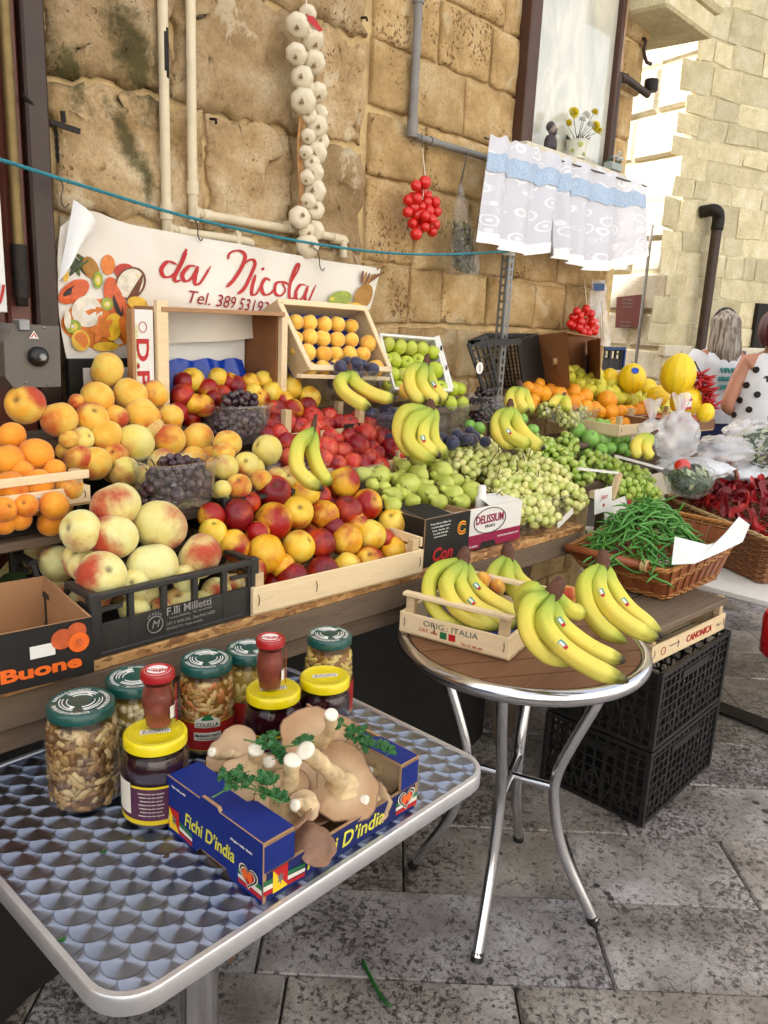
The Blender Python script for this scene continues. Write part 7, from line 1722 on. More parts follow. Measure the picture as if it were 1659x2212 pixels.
cpanel('lace_band', 0, .46, b1, 'lace_blue', .16, .33, .016, seed=1, nv=6); cpanel('lace_band', .40, 1.0, b2, 'lace_blue', .16, .33, .004, seed=2, nv=6)
cpanel('hem', 0, .46, b1, 'banner_back', .90, 1.0, .0145, seed=1, nv=3); cpanel('hem', .40, 1.0, b2, 'banner_back', .90, 1.0, .0025, seed=2, nv=3)
m = MB(); m.tube([Vector(rodz)-Vector(ct.location)+Vector((-.03, 0, -.008)), Vector(rode)-Vector(ct.location)+Vector((.02, 0, -.008))], .004, 8); m.build('rod', 'wire', parent=ct)
# ------------------------------------------------------------------ on the window sill
SZ = 2.2315; simple('pot_white', 'd9d8c8', .35, var=.05); simple('dot_green', '9aa83c', .4); simple('petal_yellow', 'd6c41c', .6, var=.2, scale=80); simple('petal_white', 'e3e3dc', .6, var=.1, scale=80); simple('leaf_dark', '26401c', .55, var=.4, scale=60)
simple('robe_brown', '3a3234', .6, var=.2); simple('skin_grey', '8f7f76', .6, var=.15); simple('hair_grey', '4a4646', .7, var=.3, scale=50); simple('pot_grey', '98a09a', .5, var=.1)
pc = py(1245, 326, 1.985); fp = thing('flower_pot', 'white pot with green dots and yellow flowers on the window sill', 'flower pot', (pc.x, 1.985, SZ))
m = MB(); m.lathe([(.030, 0), (.040, .004), (.036, .01), (.043, .045), (.049, .075), (.051, .079), (.047, .079), (.043, .07), (.001, .068)], 24, cap=True); m.build('pot', 'pot_white', parent=fp, smooth=40)
for (a, z, r) in ((FA-.1, .055, .010), (FA+.5, .018, .007), (FA-.8, .03, .007)):
    m = MB(); rr_ = .040+.009*z/.075+.0035; x, y = rr_*math.cos(a), rr_*math.sin(a); m.T = frame((x, y, z), (-math.sin(a), math.cos(a), 0), (0, 0, 1)); m.lathe([(r, -.002), (r, .0008)], 14); m.build('dot', 'dot_green', parent=fp)
W_ = lambda x, y: (1152+x*.3056, y*.3056)
fl_me = {}
for k_, mt in (('y', 'petal_yellow'), ('w', 'petal_white')):
    m = MB()
    for ring in range(4):
        for i in range(12):
            a = i*.5236+ring*.3; t_ = ring*.38; d = Vector((math.cos(a)*math.cos(t_), math.sin(a)*math.cos(t_), math.sin(t_))); s_ = d.cross(Vector((0, 0, 1))).normalized()*.18; m.add([d*.2-s_*.4, d*.2+s_*.4, d*.85+s_, d*1.0, d*.85-s_], [(0, 1, 2, 3, 4)])
    fl_me[k_] = m.mesh('blossom', mt)
m = MB()
for (x, y, k_) in ((280, 800, 'y'), (425, 808, 'y'), (235, 880, 'y'), (450, 935, 'y'), (430, 895, 'y'), (372, 820, 'w'), (400, 890, 'w'), (345, 850, 'w')):
    p = py(*W_(x, y), 1.96)-Vector(fp.location); put('blossom', fl_me[k_], p, (rg.uniform(.2, 1.2), rg.uniform(-.6, .6), 0), .027 if k_ == 'y' else .022, parent=fp); m.tube([(0, 0, .07), p*.6+Vector((0, 0, .03)), p], .0013, 5)
m.build('stalks', 'leaf_dark', parent=fp)
m = MB()
for i in range(46):
    a = rg.uniform(0, 6.28); l_ = rg.uniform(.03, .06); e = rg.uniform(.1, .9); b = Vector((.02*math.cos(a), .02*math.sin(a), .07)); d = Vector((math.cos(a)*math.cos(e), math.sin(a)*math.cos(e), math.sin(e)))*l_; s_ = d.orthogonal().normalized()*.006; m.add([b, b+d*.5+s_, b+d, b+d*.5-s_], [(0, 1, 2, 3)])
o = m.build('leaves', 'leaf_dark', parent=fp); o['kind'] = 'stuff'
bc = py(1188, 292, 1.985); bu = thing('bust', 'small dark bust of a bearded man on the window sill', 'figurine', (bc.x+.01, 1.985, SZ))
m = MB(); m.lathe([(.034, 0), (.036, .02), (.034, .04), (.026, .056), (.012, .064), (.011, .07)], 18); m.v = [Vector((v.x, v.y*.7, v.z)) for v in m.v]; m.build('shoulders', 'robe_brown', parent=bu, smooth=True)
m = MB(); m.ball((0, 0, .088), .021, 16, 12, sc=(.85, .95, 1.15)); m.ball((.012, -.017, .084), .006, 8, 6); m.build('head', 'skin_grey', parent=bu, smooth=True)
m = MB(); m.ball((-.003, .004, .094), .0215, 16, 10, sc=(.9, .95, 1.0)); m.ball((.008, -.012, .072), .012, 10, 8, sc=(.8, .9, 1.1)); m.build('hair_and_beard', 'hair_grey', parent=bu, smooth=True)
sc_ = py(1325, 352, 1.97); sp = thing('flower_box', 'small grey pot of white flowers at the right end of the sill', 'flower pot', (sc_.x, 1.97, SZ))
m = MB(); m.box((-.05, -.025, 0), (.05, .025, .035), .004); m.build('pot', 'pot_grey', parent=sp)
for i in range(12):
    p = Vector((rg.uniform(-.015, .06), rg.uniform(-.03, .02), rg.uniform(.04, .08))); put('blossom', fl_me['w'], p, (rg.uniform(.2, 1.4), rg.uniform(-.6, .6), 0), .011, parent=sp)
m = MB()
for i in range(30):
    b = Vector((rg.uniform(-.04, .05), rg.uniform(-.02, .02), .03)); d = Vector((rg.uniform(-.5, .5), rg.uniform(-.5, .5), 1)).normalized()*rg.uniform(.02, .05); s_ = d.orthogonal().normalized()*.007; m.add([b, b+d*.5+s_, b+d, b+d*.5-s_], [(0, 1, 2, 3)])
o = m.build('leaves', 'parsley', parent=sp); o['kind'] = 'stuff'
# ------------------------------------------------------------------ slotted pole
pt = py(1101, 548, 1.87); pbm = Vector((pt.x-.012, 1.87, .93)); pole = thing('slotted_pole', 'grey perforated steel angle post carrying the rope end', 'pole', pbm)
dv = pt-pbm
for s in (0, 1):
    ax = Vector((1, 0, 0)) if s == 0 else Vector((0, 1, 0)); wpl = .036
    m = MB()
    for e in ((.001, .012), (.024, .036)): 
        a, b = ax*e[0], ax*e[1]; m.add([a, b, b+dv, a+dv], [(0, 1, 2, 3)])
    N = int(dv.length/.0305)
    for i in range(N+1):
        z0 = i/N; z1 = min(1, z0+.33/N); m.add([ax*.012+dv*z0, ax*.024+dv*z0, ax*.024+dv*z1, ax*.012+dv*z1], [(0, 1, 2, 3)])
    o = m.build('flange', 'steel_galv', parent=pole); so = o.modifiers.new('thickness', 'SOLIDIFY'); so.thickness = .002
m = MB(); m.box(dv+Vector((-.004, -.004, .02)), dv+Vector((.026, .03, .062)), .003); m.build('tape_end', 'rubber_black', parent=pole)
m = MB(); m.lathe([(.024, 0), (.026, .01), (.023, .022)], 12, c=dv+Vector((.012, .012, -.006))); m.build('tape_wrap', 'banner_back', parent=pole, smooth=True)
# ------------------------------------------------------------------ leaning crate of peaches, leaning box of apples
def lean_box(t, c, th, mat, rimmat, y0, z0, sl, back, wd=.018, hole=None):
    """c: the four rim corners in the picture (TL, TR, BR, BL), lying in one plane"""
    C4 = [pplane(x, y, y0, z0, sl) for x, y in c]; nrm = Vector((0, -sl, 1)).normalized(); nrm = Vector((0, -sl, 1)).normalized(); o = Vector(t.location)
    bk = [p-nrm*th for p in C4]
    m = MB(); m.poly([p-o for p in (bk[3], bk[2], bk[1], bk[0])], th=.004, nrm=nrm); m.build('back_panel', back, parent=t)
    for i in range(4):
        a, b = C4[i], C4[(i+1) % 4]; ab, bb = bk[i], bk[(i+1) % 4]
        inn = ((C4[(i+2) % 4]+C4[(i+3) % 4])/2-(a+b)/2).normalized()
        m = MB(); m.poly([a-o, b-o, bb-o, ab-o], th=.005, nrm=-inn); m.build('side_panel', mat, parent=t)
        m = MB(); e = (b-a).normalized()*.008*(1 if i % 2 else 0); m.bar(a-o+nrm*.003+inn*wd*.3+e, b-o+nrm*.003+inn*wd*.3-e, wd, .007, .001, up=nrm); m.build('rim_slat', rimmat, parent=t)
lb = thing('wooden_crate', 'leaning wooden crate with rows of orange-yellow peaches under the banner', 'crate', (1.83, 1.88, 1.22), group='pale wooden fruit crates')
lean_box(lb, [(597, 648), (788, 664), (846, 802), (668, 798)], .075, 'crate_wood_grey', 'crate_wood', 1.83, 1.43, 2.1, 'tray_blue')
m = MB(); a, b = py(645, 812, 1.79), py(838, 818, 1.79); m.bar(a-Vector(lb.location), b-Vector(lb.location), .02, .012, .001); m.build('front_slat', 'crate_wood', parent=lb)
ab = thing('apple_box', 'leaning white carton of green apples beside the peach crate', 'box', (2.15, 1.9, 1.22))
lean_box(ab, [(818, 722), (942, 732), (976, 846), (850, 842)], .06, 'card_white', 'card_white', 1.86, 1.36, 1.7, 'card_brown', wd=.010)
m = MB(); P4 = [pplane(x, y, 1.855, 1.36, 1.7)-Vector(ab.location) for x, y in ((938, 728), (949, 724), (980, 838), (969, 844))]; m.poly(P4, th=.003, nrm=(0, -.86, .5)); m.build('white_flap', 'card_white', parent=ab)
for k in (.25, .62):
    a = P4[0].lerp(P4[3], k).lerp(P4[1].lerp(P4[2], k), .5)+Vector((0, -.004, .003)); m = MB(); m.ball(a, .008, 10, 6, sc=(.7, .3, 1.5)); m.build('printed_oval', 'black_print' if k < .5 else 'p_brown', parent=ab)
# black lattice crate standing on edge, behind the pole
bc0 = thing('plastic_crate', 'black lattice crate standing on its side behind the slotted pole', 'crate', py(1048, 842, 1.93), group='black plastic crates')
o_ = Vector(bc0.location)
def quadlat(c, nu, nv, Y4, nm, mat, bw=.008):
    P4 = [py(x, y, Y)-o_ for (x, y), Y in zip(c, Y4)]
    f = lambda u, v: P4[0].lerp(P4[1], u).lerp(P4[3].lerp(P4[2], u), v)
    m = MB()
    for i in range(nu+1): m.bar(f(i/nu, 0), f(i/nu, 1), bw*(2 if i in (0, nu) else .7), .006, up=(0, 1, 0))
    for j in range(nv+1): m.bar(f(0, j/nv), f(1, j/nv), bw*(2 if j in (0, nv) else .7), .0055, up=(0, 1, 0))
    return m.build(nm, mat, parent=bc0)
quadlat([(1012, 742), (1050, 726), (1076, 838), (1046, 845)], 3, 6, (1.80, 1.80, 1.80, 1.80), 'end_panel', 'crate_black')
quadlat([(1054, 735), (1160, 730), (1165, 828), (1076, 838)], 12, 12, (1.99, 1.99, 1.99, 1.99), 'base_panel', 'crate_black', .006)
quadlat([(1012, 742), (1125, 738), (1160, 726), (1050, 726)], 4, 3, (1.80, 1.80, 1.98, 1.98), 'side_panel', 'crate_black', .012)
m = MB(); P4 = [py(1118, 742, 1.86)-o_, py(1162, 722, 1.86)-o_, py(1178, 824, 1.86)-o_, py(1130, 828, 1.86)-o_]; m.poly(P4, th=.01, nrm=(-.3, -1, 0)); m.build('end_panel', 'crate_black', parent=bc0)
m = MB(); q = py(1036, 795, 1.786)-o_; m.T = frame(q, (1, 0, 0), (0, 0, 1)); m.lathe([(.022, -.001), (.022, .001)], 20); m.build('sticker', 'white_print', parent=bc0); text('OM.', frame(q+Vector((0, -.002, 0)), (0, 0, 1), (-1, 0, 0)), 'grey_print', bc0, width=.026, height=.010)
# brown cardboard box, open to the front
cb = thing('cardboard_box', 'open brown cardboard box lying on its side behind the oranges', 'box', py(1200, 830, 1.85)); o_ = Vector(cb.location)
def quad(c, Ys, nm, mat, parent, nrm, th=.006):
    P4 = [py(x, y, Y)-o_ for (x, y), Y in zip(c, Ys)]; m = MB(); m.poly(P4, th=th, nrm=nrm); return m.build(nm, mat, parent=parent)
cw0, cw1 = py(1226, 790, 1.80), py(1296, 800, 1.80)
quad([(1155, 724), (1224, 718), (1232, 838), (1172, 832)], (1.90, 1.72, 1.72, 1.90), 'side_wall', 'card_brown', cb, (-.7, -.7, 0))
quad([(1226, 720), (1296, 730), (1294, 836), (1233, 838)], (1.98, 1.98, 1.98, 1.98), 'back_wall', 'card_brown', cb, (0, -1, 0))
quad([(1155, 724), (1224, 716), (1297, 729), (1240, 722)], (1.92, 1.72, 1.74, 1.95), 'top_flap', 'card_brown', cb, (0, 0, 1))
quad([(1268, 737), (1297, 729), (1296, 820), (1270, 815)], (1.97, 1.76, 1.76, 1.97), 'side_wall', 'card_brown', cb, (-1, 0, 0))
m = MB(); q = py(1190, 780, 1.81)-o_; m.tube([q+Vector((0, -.02, .014)), q+Vector((0, -.02, -.014))], .011, 10); m.build('hand_hole', 'card_kraft', parent=cb, smooth=True)
m = MB(); q = py(1270, 785, 1.97)-o_; m.box(q+Vector((-.012, -.004, -.05)), q+Vector((.012, .004, .05)), .003); m.build('hand_hole', 'card_black', parent=cb)
# ================================================================== right side: crate stack, baskets, bags, people
def lattice_crate(t, w, d, h, z0):
    """one tall black vegetable crate: open lattice walls; local x right, y back"""
    def side(P, Q, nm):
        P = Vector((*P, z0)); Q = Vector((*Q, z0)); u = (Q-P).normalized(); L_ = (Q-P).length; m = MB(); up = Vector((-u.y, u.x, 0))
        nb = int(L_/.034)
        for i in range(nb+1): c = P+u*(L_*i/nb); m.bar(c+Vector((0, 0, .0)), c+Vector((0, 0, h)), .007 if i % 4 else .013, .007, up=up)
        for j in range(9): zz = h*j/8; m.bar(P+Vector((0, 0, zz if 0 < j < 8 else (.006 if j == 0 else h-.007))), Q+Vector((0, 0, zz if 0 < j < 8 else (.006 if j == 0 else h-.007))), .0075 if 0 < j < 8 else .014, .006 if 0 < j < 8 else .014)
        for k in range(8): a = P+u*(L_*k/8)+Vector((0, 0, h*.12)); m.bar(a, a+u*(L_/8)+Vector((0, 0, h*.38)), .004, .005); m.bar(a+Vector((0, 0, h*.38)), a+u*(L_/8), .0042, .0052)
        m.bar(P+u*L_*.30+Vector((0, 0, h*.80)), P+u*L_*.70+Vector((0, 0, h*.80)), .011, h*.10)
        m.build(nm, 'crate_black', parent=t)
    side((0, 0), (w, 0), 'front_panel'); side((0, d), (w, d), 'back_panel'); side((0, 0), (0, d), 'side_panel'); side((w, 0), (w, d), 'side_panel')
    for (x, y) in ((0, 0), (w, 0), (0, d), (w, d)):
        m = MB(); m.box((x-.009, y-.009, z0), (x+.009, y+.009, z0+h), .002); m.build('corner_post', 'crate_black', parent=t)
    m = MB(); m.box((.008, .008, z0+.002), (w-.008, d-.008, z0+.007)); m.build('floor', 'crate_black', parent=t)
cs0 = Vector((2.214, .838, 0))
for k, lab in ((0, 'black lattice crate standing on the paving, lower one of the stack'), (1, 'black lattice crate under the stamped wooden crate, upper one of the stack')):
    t = thing('lattice_crate', lab, 'crate', cs0+Vector((0, 0, .262*k)), -.02, group='stacked lattice crates'); lattice_crate(t, .52, .36, .255, .001)
# stamped wooden crate on the stack
p, q = pz(1404, 1440, .527), pz(1562, 1362, .527); a = math.atan2(q.y-p.y, q.x-p.x)
can = thing('wooden_crate', 'wooden crate with red stamp on the black lattice crates below the bean basket', 'crate', p, a, group='pale wooden fruit crates')
cw_ = (q-p).length; wood_crate(can, cw_, .38, .058, .125, rail=False)
text('CANONICA', fr(cw_*.62, .036, y=-.0025), 'red_print', can, width=.17, height=.024, bold=.001)
text('MARSALA (TP)', fr(cw_*.28, .040, y=-.0025), 'grey_print', can, width=.06, height=.006); text('Cat. I', fr(cw_*.9, .036, y=-.0025), 'grey_print', can, width=.03, height=.01)
m = MB(); c_ = Vector((cw_*.14, -.0022, .034)); m.tube([c_+Vector((.013*math.cos(t_), 0, .013*math.sin(t_))) for t_ in [i*.5236 for i in range(12)]], .0011, 5, closed=True); m.build('stamp', 'red_print', parent=can)
m = MB(); o_ = Vector(can.location)
pb0 = Vector((2.05, .835, .662)); pbd = thing('plank', 'dark old plank lying on the stamped wooden crate under the basket', 'plank', pb0)
m = MB(); m.T = Matrix.Rotation(a, 4, 'Z'); m.box((.02, .01, 0), (.53, .20, .02), .003); m.build('board', 'board_old', parent=pbd)
m = MB(); m.T = Matrix.Rotation(a, 4, 'Z'); m.box((.04, .21, 0), (.55, .37, .018), .003); m.build('board', 'board_old', parent=pbd)
# ------------------------------------------------------------------ wicker
def wicker_mat(name, c0, c1, sx=1.0):
    t = NT(name); w = t.math('MULTIPLY', t.rnd(), 13); k = t.geo('Random Per Island'); n = t.noise(30, 4, w=w)
    c = t.mix(n, srgb(c0), srgb(c1)); c = t.mix(t.math('MULTIPLY', k, .45), c, tuple(v*.5 for v in srgb(c0))); t.set(col=c, rough=.42, spec=.45); t.bump(t.noise(80, 3), .15, .002); return t.done()
wicker_mat('wicker_honey', 'a5682e', 'c88e4c'); wicker_mat('wicker_brown', '7a4a2a', '9d6a42'); wicker_mat('chip_red', '8c4a28', 'a8623a'); wicker_mat('wicker_pale', 'c9a56a', 'd8bd8c')
def basket(t, bot, top, strips, rows, mats, stake=.0045, strand=.0032, chip=None):
    """woven basket between a floor ring and a rim ring (lists of points); wavy strands go round the stakes"""
    N = len(bot)
    for i in range(0, N, 1):
        pass
    m = MB()
    for i in range(N): m.tube([bot[i], bot[i].lerp(top[i], .5), top[i]], stake, 5)
    m.build('stakes', mats[1], parent=t)['kind'] = 'stuff'
    cen = sum(bot, Vector())/N
    for (v0, v1, n) in rows:
        m = MB()
        for k in range(n):
            v = v0+(v1-v0)*(k+.5)/n; P = []
            for i in range(N):
                p = bot[i].lerp(top[i], v); q = bot[(i+1) % N].lerp(top[(i+1) % N], v); nr = (p-cen); nr.z = 0; nr.normalize(); s = 1 if (i+k) % 2 else -1
                P.append(p+nr*(stake+strand*.4)*s); P.append((p+q)/2)
            m.tube(P, strand, 5, closed=True)
        m.build('weave', mats[0], parent=t, smooth=True)['kind'] = 'stuff'
    if chip:
        for (v0, v1) in chip:
            for i in range(N):
                j = (i+1) % N; nr = (bot[i]+bot[j])/2-cen; nr.z = 0; nr.normalize(); s = -.003 if i % 2 else .004
                m = MB(); m.add([bot[i].lerp(top[i], v0)+nr*s, bot[j].lerp(top[j], v0)+nr*s, bot[j].lerp(top[j], v1)+nr*s, bot[i].lerp(top[i], v1)+nr*s], [(0, 1, 2, 3)]); m.build('chip_strip', mats[2], parent=t)
    m = MB(); m.add([p+Vector((0, 0, .004)) for p in bot], [tuple(range(N))]); m.build('floor', mats[1], parent=t)
    for s in (0, 1, 2):
        P = []
        for i in range(N):
            for k in range(3):
                p = top[i].lerp(top[(i+1) % N], k/3); nr = (p-cen); nr.z = 0; nr.normalize(); a_ = (i*3+k)*.95+s*2.094; P.append(p+Vector((0, 0, 1))*.0055*math.sin(a_)+nr*.0055*math.cos(a_))
        m = MB(); m.tube(P, .0045, 6, closed=True); m.build('braided_rim', mats[3] if len(mats) > 3 else mats[0], parent=t, smooth=True)
def ringpts(c4, n):
    """n points per side round four corners, corners rounded"""
    out = []
    for i in range(4):
        a, b = Vector(c4[i]), Vector(c4[(i+1) % 4]); k = n if i % 2 == 0 else int(n*.72)
        for j in range(k): out.append(a.lerp(b, (j+.5)/k))
    return out
bb = thing('wicker_basket', 'honey-coloured wicker basket heaped with green beans', 'basket', (2.55, 1.05, .684)); o_ = Vector(bb.location)
rim4 = [Vector(v)-o_ for v in ((2.315, .895, .80), (2.79, .850, .872), (2.82, 1.20, .872), (2.29, 1.25, .80))]
bot4 = [Vector(v)-o_ for v in ((2.385, .925, .686), (2.735, .895, .686), (2.745, 1.14, .686), (2.375, 1.17, .686))]
basket(bb, ringpts(bot4, 16), ringpts(rim4, 16), None, [(.0, .16, 3), (.52, .66, 3), (.90, 1.0, 2)], ['wicker_honey', 'wicker_brown', 'chip_red', 'wicker_honey'], .003, .0030, chip=[(.16, .52), (.66, .90)])
m = MB(); m.tube([rim4[3]+Vector((-.012, -.02, .008)), rim4[0]+Vector((-.016, .06, .008))], .014, 12); m.build('handle_bar', 'chip_red', parent=bb, smooth=True)
m = MB()
for e in (.06, .075, .09, .105): c = rim4[0].lerp(rim4[3], e+.12)+Vector((-.014, 0, .008)); m.tube([c+Vector((math.cos(t_)*.0165, 0, math.sin(t_)*.0165)) for t_ in [i*.5236 for i in range(12)]], .003, 5, closed=True)
m.build('lashing', 'wicker_pale', parent=bb, smooth=True)
simple('paper_white', 'd7d8d6', .6, var=.04, scale=10)
M5 = lambda x, y: (1344+x*.1954, 960+y*.1954)
m = MB(); pq = [(545, 1330, 2.42), (580, 1020, 2.44), (700, 1050, 2.47), (940, 1110, 2.52), (1020, 1090, 2.54), (1140, 980, 2.56), (1290, 800, 2.60), (1410, 890, 2.58), (1330, 1080, 2.55), (1100, 1190, 2.50), (800, 1320, 2.45)]
m.add([pd(*M5(x, y), d) for x, y, d in pq], [tuple(range(len(pq)))]); pap = m.build('paper_sheet', 'paper_white'); tag(pap, 'torn white paper sheet standing in the bean basket', 'paper'); so = pap.modifiers.new('thickness', 'SOLIDIFY'); so.thickness = .0012
# green beans: five shapes, each bean an object
simple('bean_green', '4f8c38', .42, var=.35, scale=8)
rg = random.Random(17); bean_me = []
for k in range(6):
    b = rg.uniform(.2, .9)*(1 if k else 2.6); P = [Vector((x, b*.02*math.sin((x+.5)*math.pi)+.004*math.sin(x*9+k), .004*math.sin(x*7+k*2))) for x in [(-.5+i/9) for i in range(10)]]; P = [Vector((p.x*.125, p.y, p.z)) for p in P]
    m = MB(); m.tube(P, [.0008, .003]+[.0036]*6+[.0026, .0006], 7); bean_me.append(m.mesh('green_bean', 'bean_green', True))
axis_c = Vector((2.53, 1.06, 0))
for i in range(235):
    u = rg.uniform(-1, 1); v = rg.uniform(-1, 1)
    if u*u+v*v > 1.15: u *= .7; v *= .7
    r2 = min(1, u*u*.85+v*v*.85); h = .80+.165*(1-r2)-.02*rg.random()+.018*u
    p = Vector((2.47+.205*u, 1.06+.14*v, h)); d = Vector((rg.gauss(0, 1), rg.gauss(0, 1), rg.gauss(0, .28)-.25*(u*.5)))
    nx_ = Vector((-.8*u, -.8*v, 1)).normalized(); slope = Vector((u*.7, v*.8, 0)); d.z = -(d.x*slope.x+d.y*slope.y)*1.0+rg.gauss(0, .22); d.normalize()
    put('green_bean', bean_me[rg.randrange(6) if rg.random() < .15 else rg.randrange(1, 6)], p, Matrix.Rotation(rg.uniform(0, 6.28), 3, d) @ d.to_track_quat('X', 'Z').to_matrix(), rg.uniform(.85, 1.25), label='slender green bean in the heap in the honey wicker basket', cat='bean', group='green beans in the basket')
for i in range(8):
    p = Vector((2.36+.02*i, 1.12-.02*i, .87+.012*rg.random())); d = Vector((rg.uniform(-.6, .3), rg.uniform(-.3, .3), 1)).normalized(); put('green_bean', bean_me[1+i % 5], p, d.to_track_quat('X', 'Z').to_euler(), 1.1, label='green bean sticking up out of the basket heap', cat='bean', group='upright green beans')
# ------------------------------------------------------------------ right table with the dried-pepper basket
rtb = thing('side_table', 'white-topped low table with steel foot carrying the dark wicker basket', 'table', (3.45, 1.2, 0)); o_ = Vector(rtb.location)
m = MB(); m.box((2.98, .55, .555), (4.15, 1.55, .58), .004); m.v = [v-o_ for v in m.v]; m.build('top', 'white_board', parent=rtb)
for (x, y) in ((3.08, .66), (3.98, 1.4), (3.98, .75)):
    m = MB(); m.box((x-.02, y-.02, .012), (x+.02, y+.02, .555), .003); m.v = [v-o_ for v in m.v]; m.build('leg', 'steel_galv', parent=rtb)
m = MB(); P4 = [pz(1528, 1508, .004), pz(1528, 1530, .004), pz(1700, 1600, .004), pz(1720, 1580, .004)]; m.poly([p+Vector((0, 0, .008))-o_ for p in P4][::-1], th=.008, nrm=(0, 0, 1)); m.build('foot_plate', 'iron_dark', parent=rtb)
m = MB(); P4 = [pz(1575, 1236, .25), pz(1642, 1258, .25), pz(1640, 1264, .25), pz(1570, 1252, .25)]; m.poly([p-o_ for p in P4], th=.02, nrm=(0, 0, 1)); m.build('brace', 'iron_dark', parent=rtb)
rb = thing('wicker_basket', 'dark wicker basket full of dried red peppers at the right edge', 'basket', (3.5, 1.1, .582)); o_ = Vector(rb.location)
r4 = [Vector(v)-o_ for v in ((3.09, .84, .775), (3.55, .60, .775), (4.0, 1.15, .79), (3.47, 1.42, .785))]; b4 = [Vector(v)-o_ for v in ((3.16, .87, .583), (3.54, .66, .583), (3.93, 1.13, .583), (3.47, 1.36, .583))]
basket(rb, ringpts(b4, 18), ringpts(r4, 18), None, [(0, 1.0, 17)], ['wicker_brown', 'wicker_brown', 'chip_red', 'wicker_pale'], .004, .0055)
simple('dried_pepper', 'b0161a', .5, var=.5, scale=12); simple('dried_pepper_dark', '7c0e16', .5, var=.4, scale=12)
pep = []
for k in range(5):
    m = MB(); w_ = rg.uniform(.012, .022)
    m.grid(lambda u, v: ((u-.5)*.075, (v-.5)*w_*2*(1-(2*u-1)**2*.7)+.008*math.sin(u*5+k), .012*math.sin(u*4+k)+.010*math.cos(v*5+k*2)*(v-.5)*2), 8, 4)
    me = m.mesh('dried_pepper', 'dried_pepper' if k % 2 else 'dried_pepper_dark', True); pep.append(me)
for i in range(190):
    u = rg.uniform(-1, 1); v = rg.uniform(-1, 1); c = (Vector((3.53, 1.0, 0)), Vector((.36, .42, 0)), Vector((-.30, .22, 0)))
    P = Vector((3.53, 1.01, 0))+Vector((.235*u-.205*v*.9, -.12*u-.0+.275*0, 0)); a_ = Vector(((r4[0]+r4[1]+r4[2]+r4[3])/4))+o_
    e1 = ((r4[1]+r4[2])/2-(r4[0]+r4[3])/2)*.42; e2 = ((r4[3]+r4[2])/2-(r4[0]+r4[1])/2)*.44
    P = a_+e1*u+e2*v; P.z = .765+.13*(1-min(1, u*u*.6+v*v*.7))+rg.uniform(-.02, .015)
    o = put('dried_pepper', pep[rg.randrange(5)], P, (rg.uniform(-1.2, 1.2), rg.uniform(-1.2, 1.2), rg.uniform(0, 6.28)), rg.uniform(.7, 1.25), label='dried red pepper strip in the dark wicker basket', cat='pepper', group='dried peppers')
# second basket with a twisted handle, behind
wb = thing('wicker_basket', 'brown wicker basket with a twisted hoop handle behind the dried peppers', 'basket', (4.35, 1.35, .582)); o_ = Vector(wb.location)
cH0 = pd(1530, 1050, 3.75); cH1 = pd(1592, 1050, 3.72)
r4 = [Vector(v)-o_ for v in ((3.98, 1.16, .80), (4.45, .85, .80), (4.85, 1.45, .80), (4.35, 1.72, .80))]; b4 = [Vector((v.x*.86, v.y*.86, .001)) for v in r4]
basket(wb, ringpts(b4, 14), ringpts(r4, 14), None, [(0, 1.0, 15)], ['wicker_brown', 'wicker_brown', 'chip_red', 'wicker_brown'], .004, .0068)
for s in range(2):
    P = []
    for i in range(41):
        t_ = math.pi*i/40; a_ = i*.9+s*math.pi; c = pd(1558-36*math.cos(t_), 1046-56*math.sin(t_), 3.72); P.append(c+Vector((.006*math.cos(a_), 0, .006*math.sin(a_)))-o_)
    m = MB(); m.tube(P, .0085, 6); m.build('handle', 'wicker_brown', parent=wb, smooth=True)
for i in range(26):
    put('black_olive', FM['plum_blue'][i % 3], pd(1652+rg.uniform(-14, 40), 1050+rg.uniform(-8, 8), 3.72), rrot(), .016, label='small dark fruit in the hoop-handled basket', cat='fruit', group='dark fruit in the hoop basket')
# ------------------------------------------------------------------ bags
simple('leaf_salad', '3c5236', .6, var=.6, scale=30); simple('leaf_pale', 'a8b48c', .6, var=.3, scale=30)
def bag(label, c, rx, ry, rz_, mat, knot=True, seed=0, cat='bag', rough=.22, group='plastic bags'):
    t = thing('plastic_bag', label, cat, Vector(c)-Vector((0, 0, rz_*.9)), group=group); m = MB()
    def f(u, v):
        a = 2*math.pi*u; ph = math.pi*v; d = Vector((math.sin(ph)*math.cos(a), math.sin(ph)*math.sin(a), -math.cos(ph)))
        k = 1+rough*noise.fractal(d*2.2+Vector((seed*3, 0, 0)), 1, 2, 4)+.10*abs(noise.noise(d*7+Vector((seed, 0, 0)))); z = rz_*.9+d.z*rz_*k
        if knot and v > .8: k *= .45+.5*(1-(v-.8)/.2)
        return Vector((d.x*rx*k, d.y*ry*k, max(0, z)))
    m.grid(f, 40, 26); m.build('film', mat, parent=t, smooth=True)
    if knot:
        m = MB(); m.grid(lambda u, v: Vector((.05*(u-.5)*2*(.3+v)+.01*math.sin(u*9), .02*math.sin(u*12+seed)*v, rz_*1.75+.09*v+.01*math.sin(u*20)*v)), 14, 6); m.build('tied_ends', mat, parent=t, smooth=True)
    return t
simple('bag_opaque', 'd5d8e0', .35, var=.06)
bag('tall white plastic bag tied at the top right of the small bananas', pd(1462, 945, 3.25), .11, .08, .10, 'bag_white', seed=1)
bag('small knotted white bag before the oranges', pd(1405, 935, 3.3), .06, .05, .055, 'bag_white', seed=2)
bag('crumpled clear bag lying right of the tall white bag', pd(1565, 975, 3.75), .17, .12, .07, 'bag_white', knot=False, seed=3)
bag('white plastic bag crumpled in front of the red-haired woman', pd(1615, 945, 4.3), .15, .12, .09, 'bag_white', knot=False, seed=4)
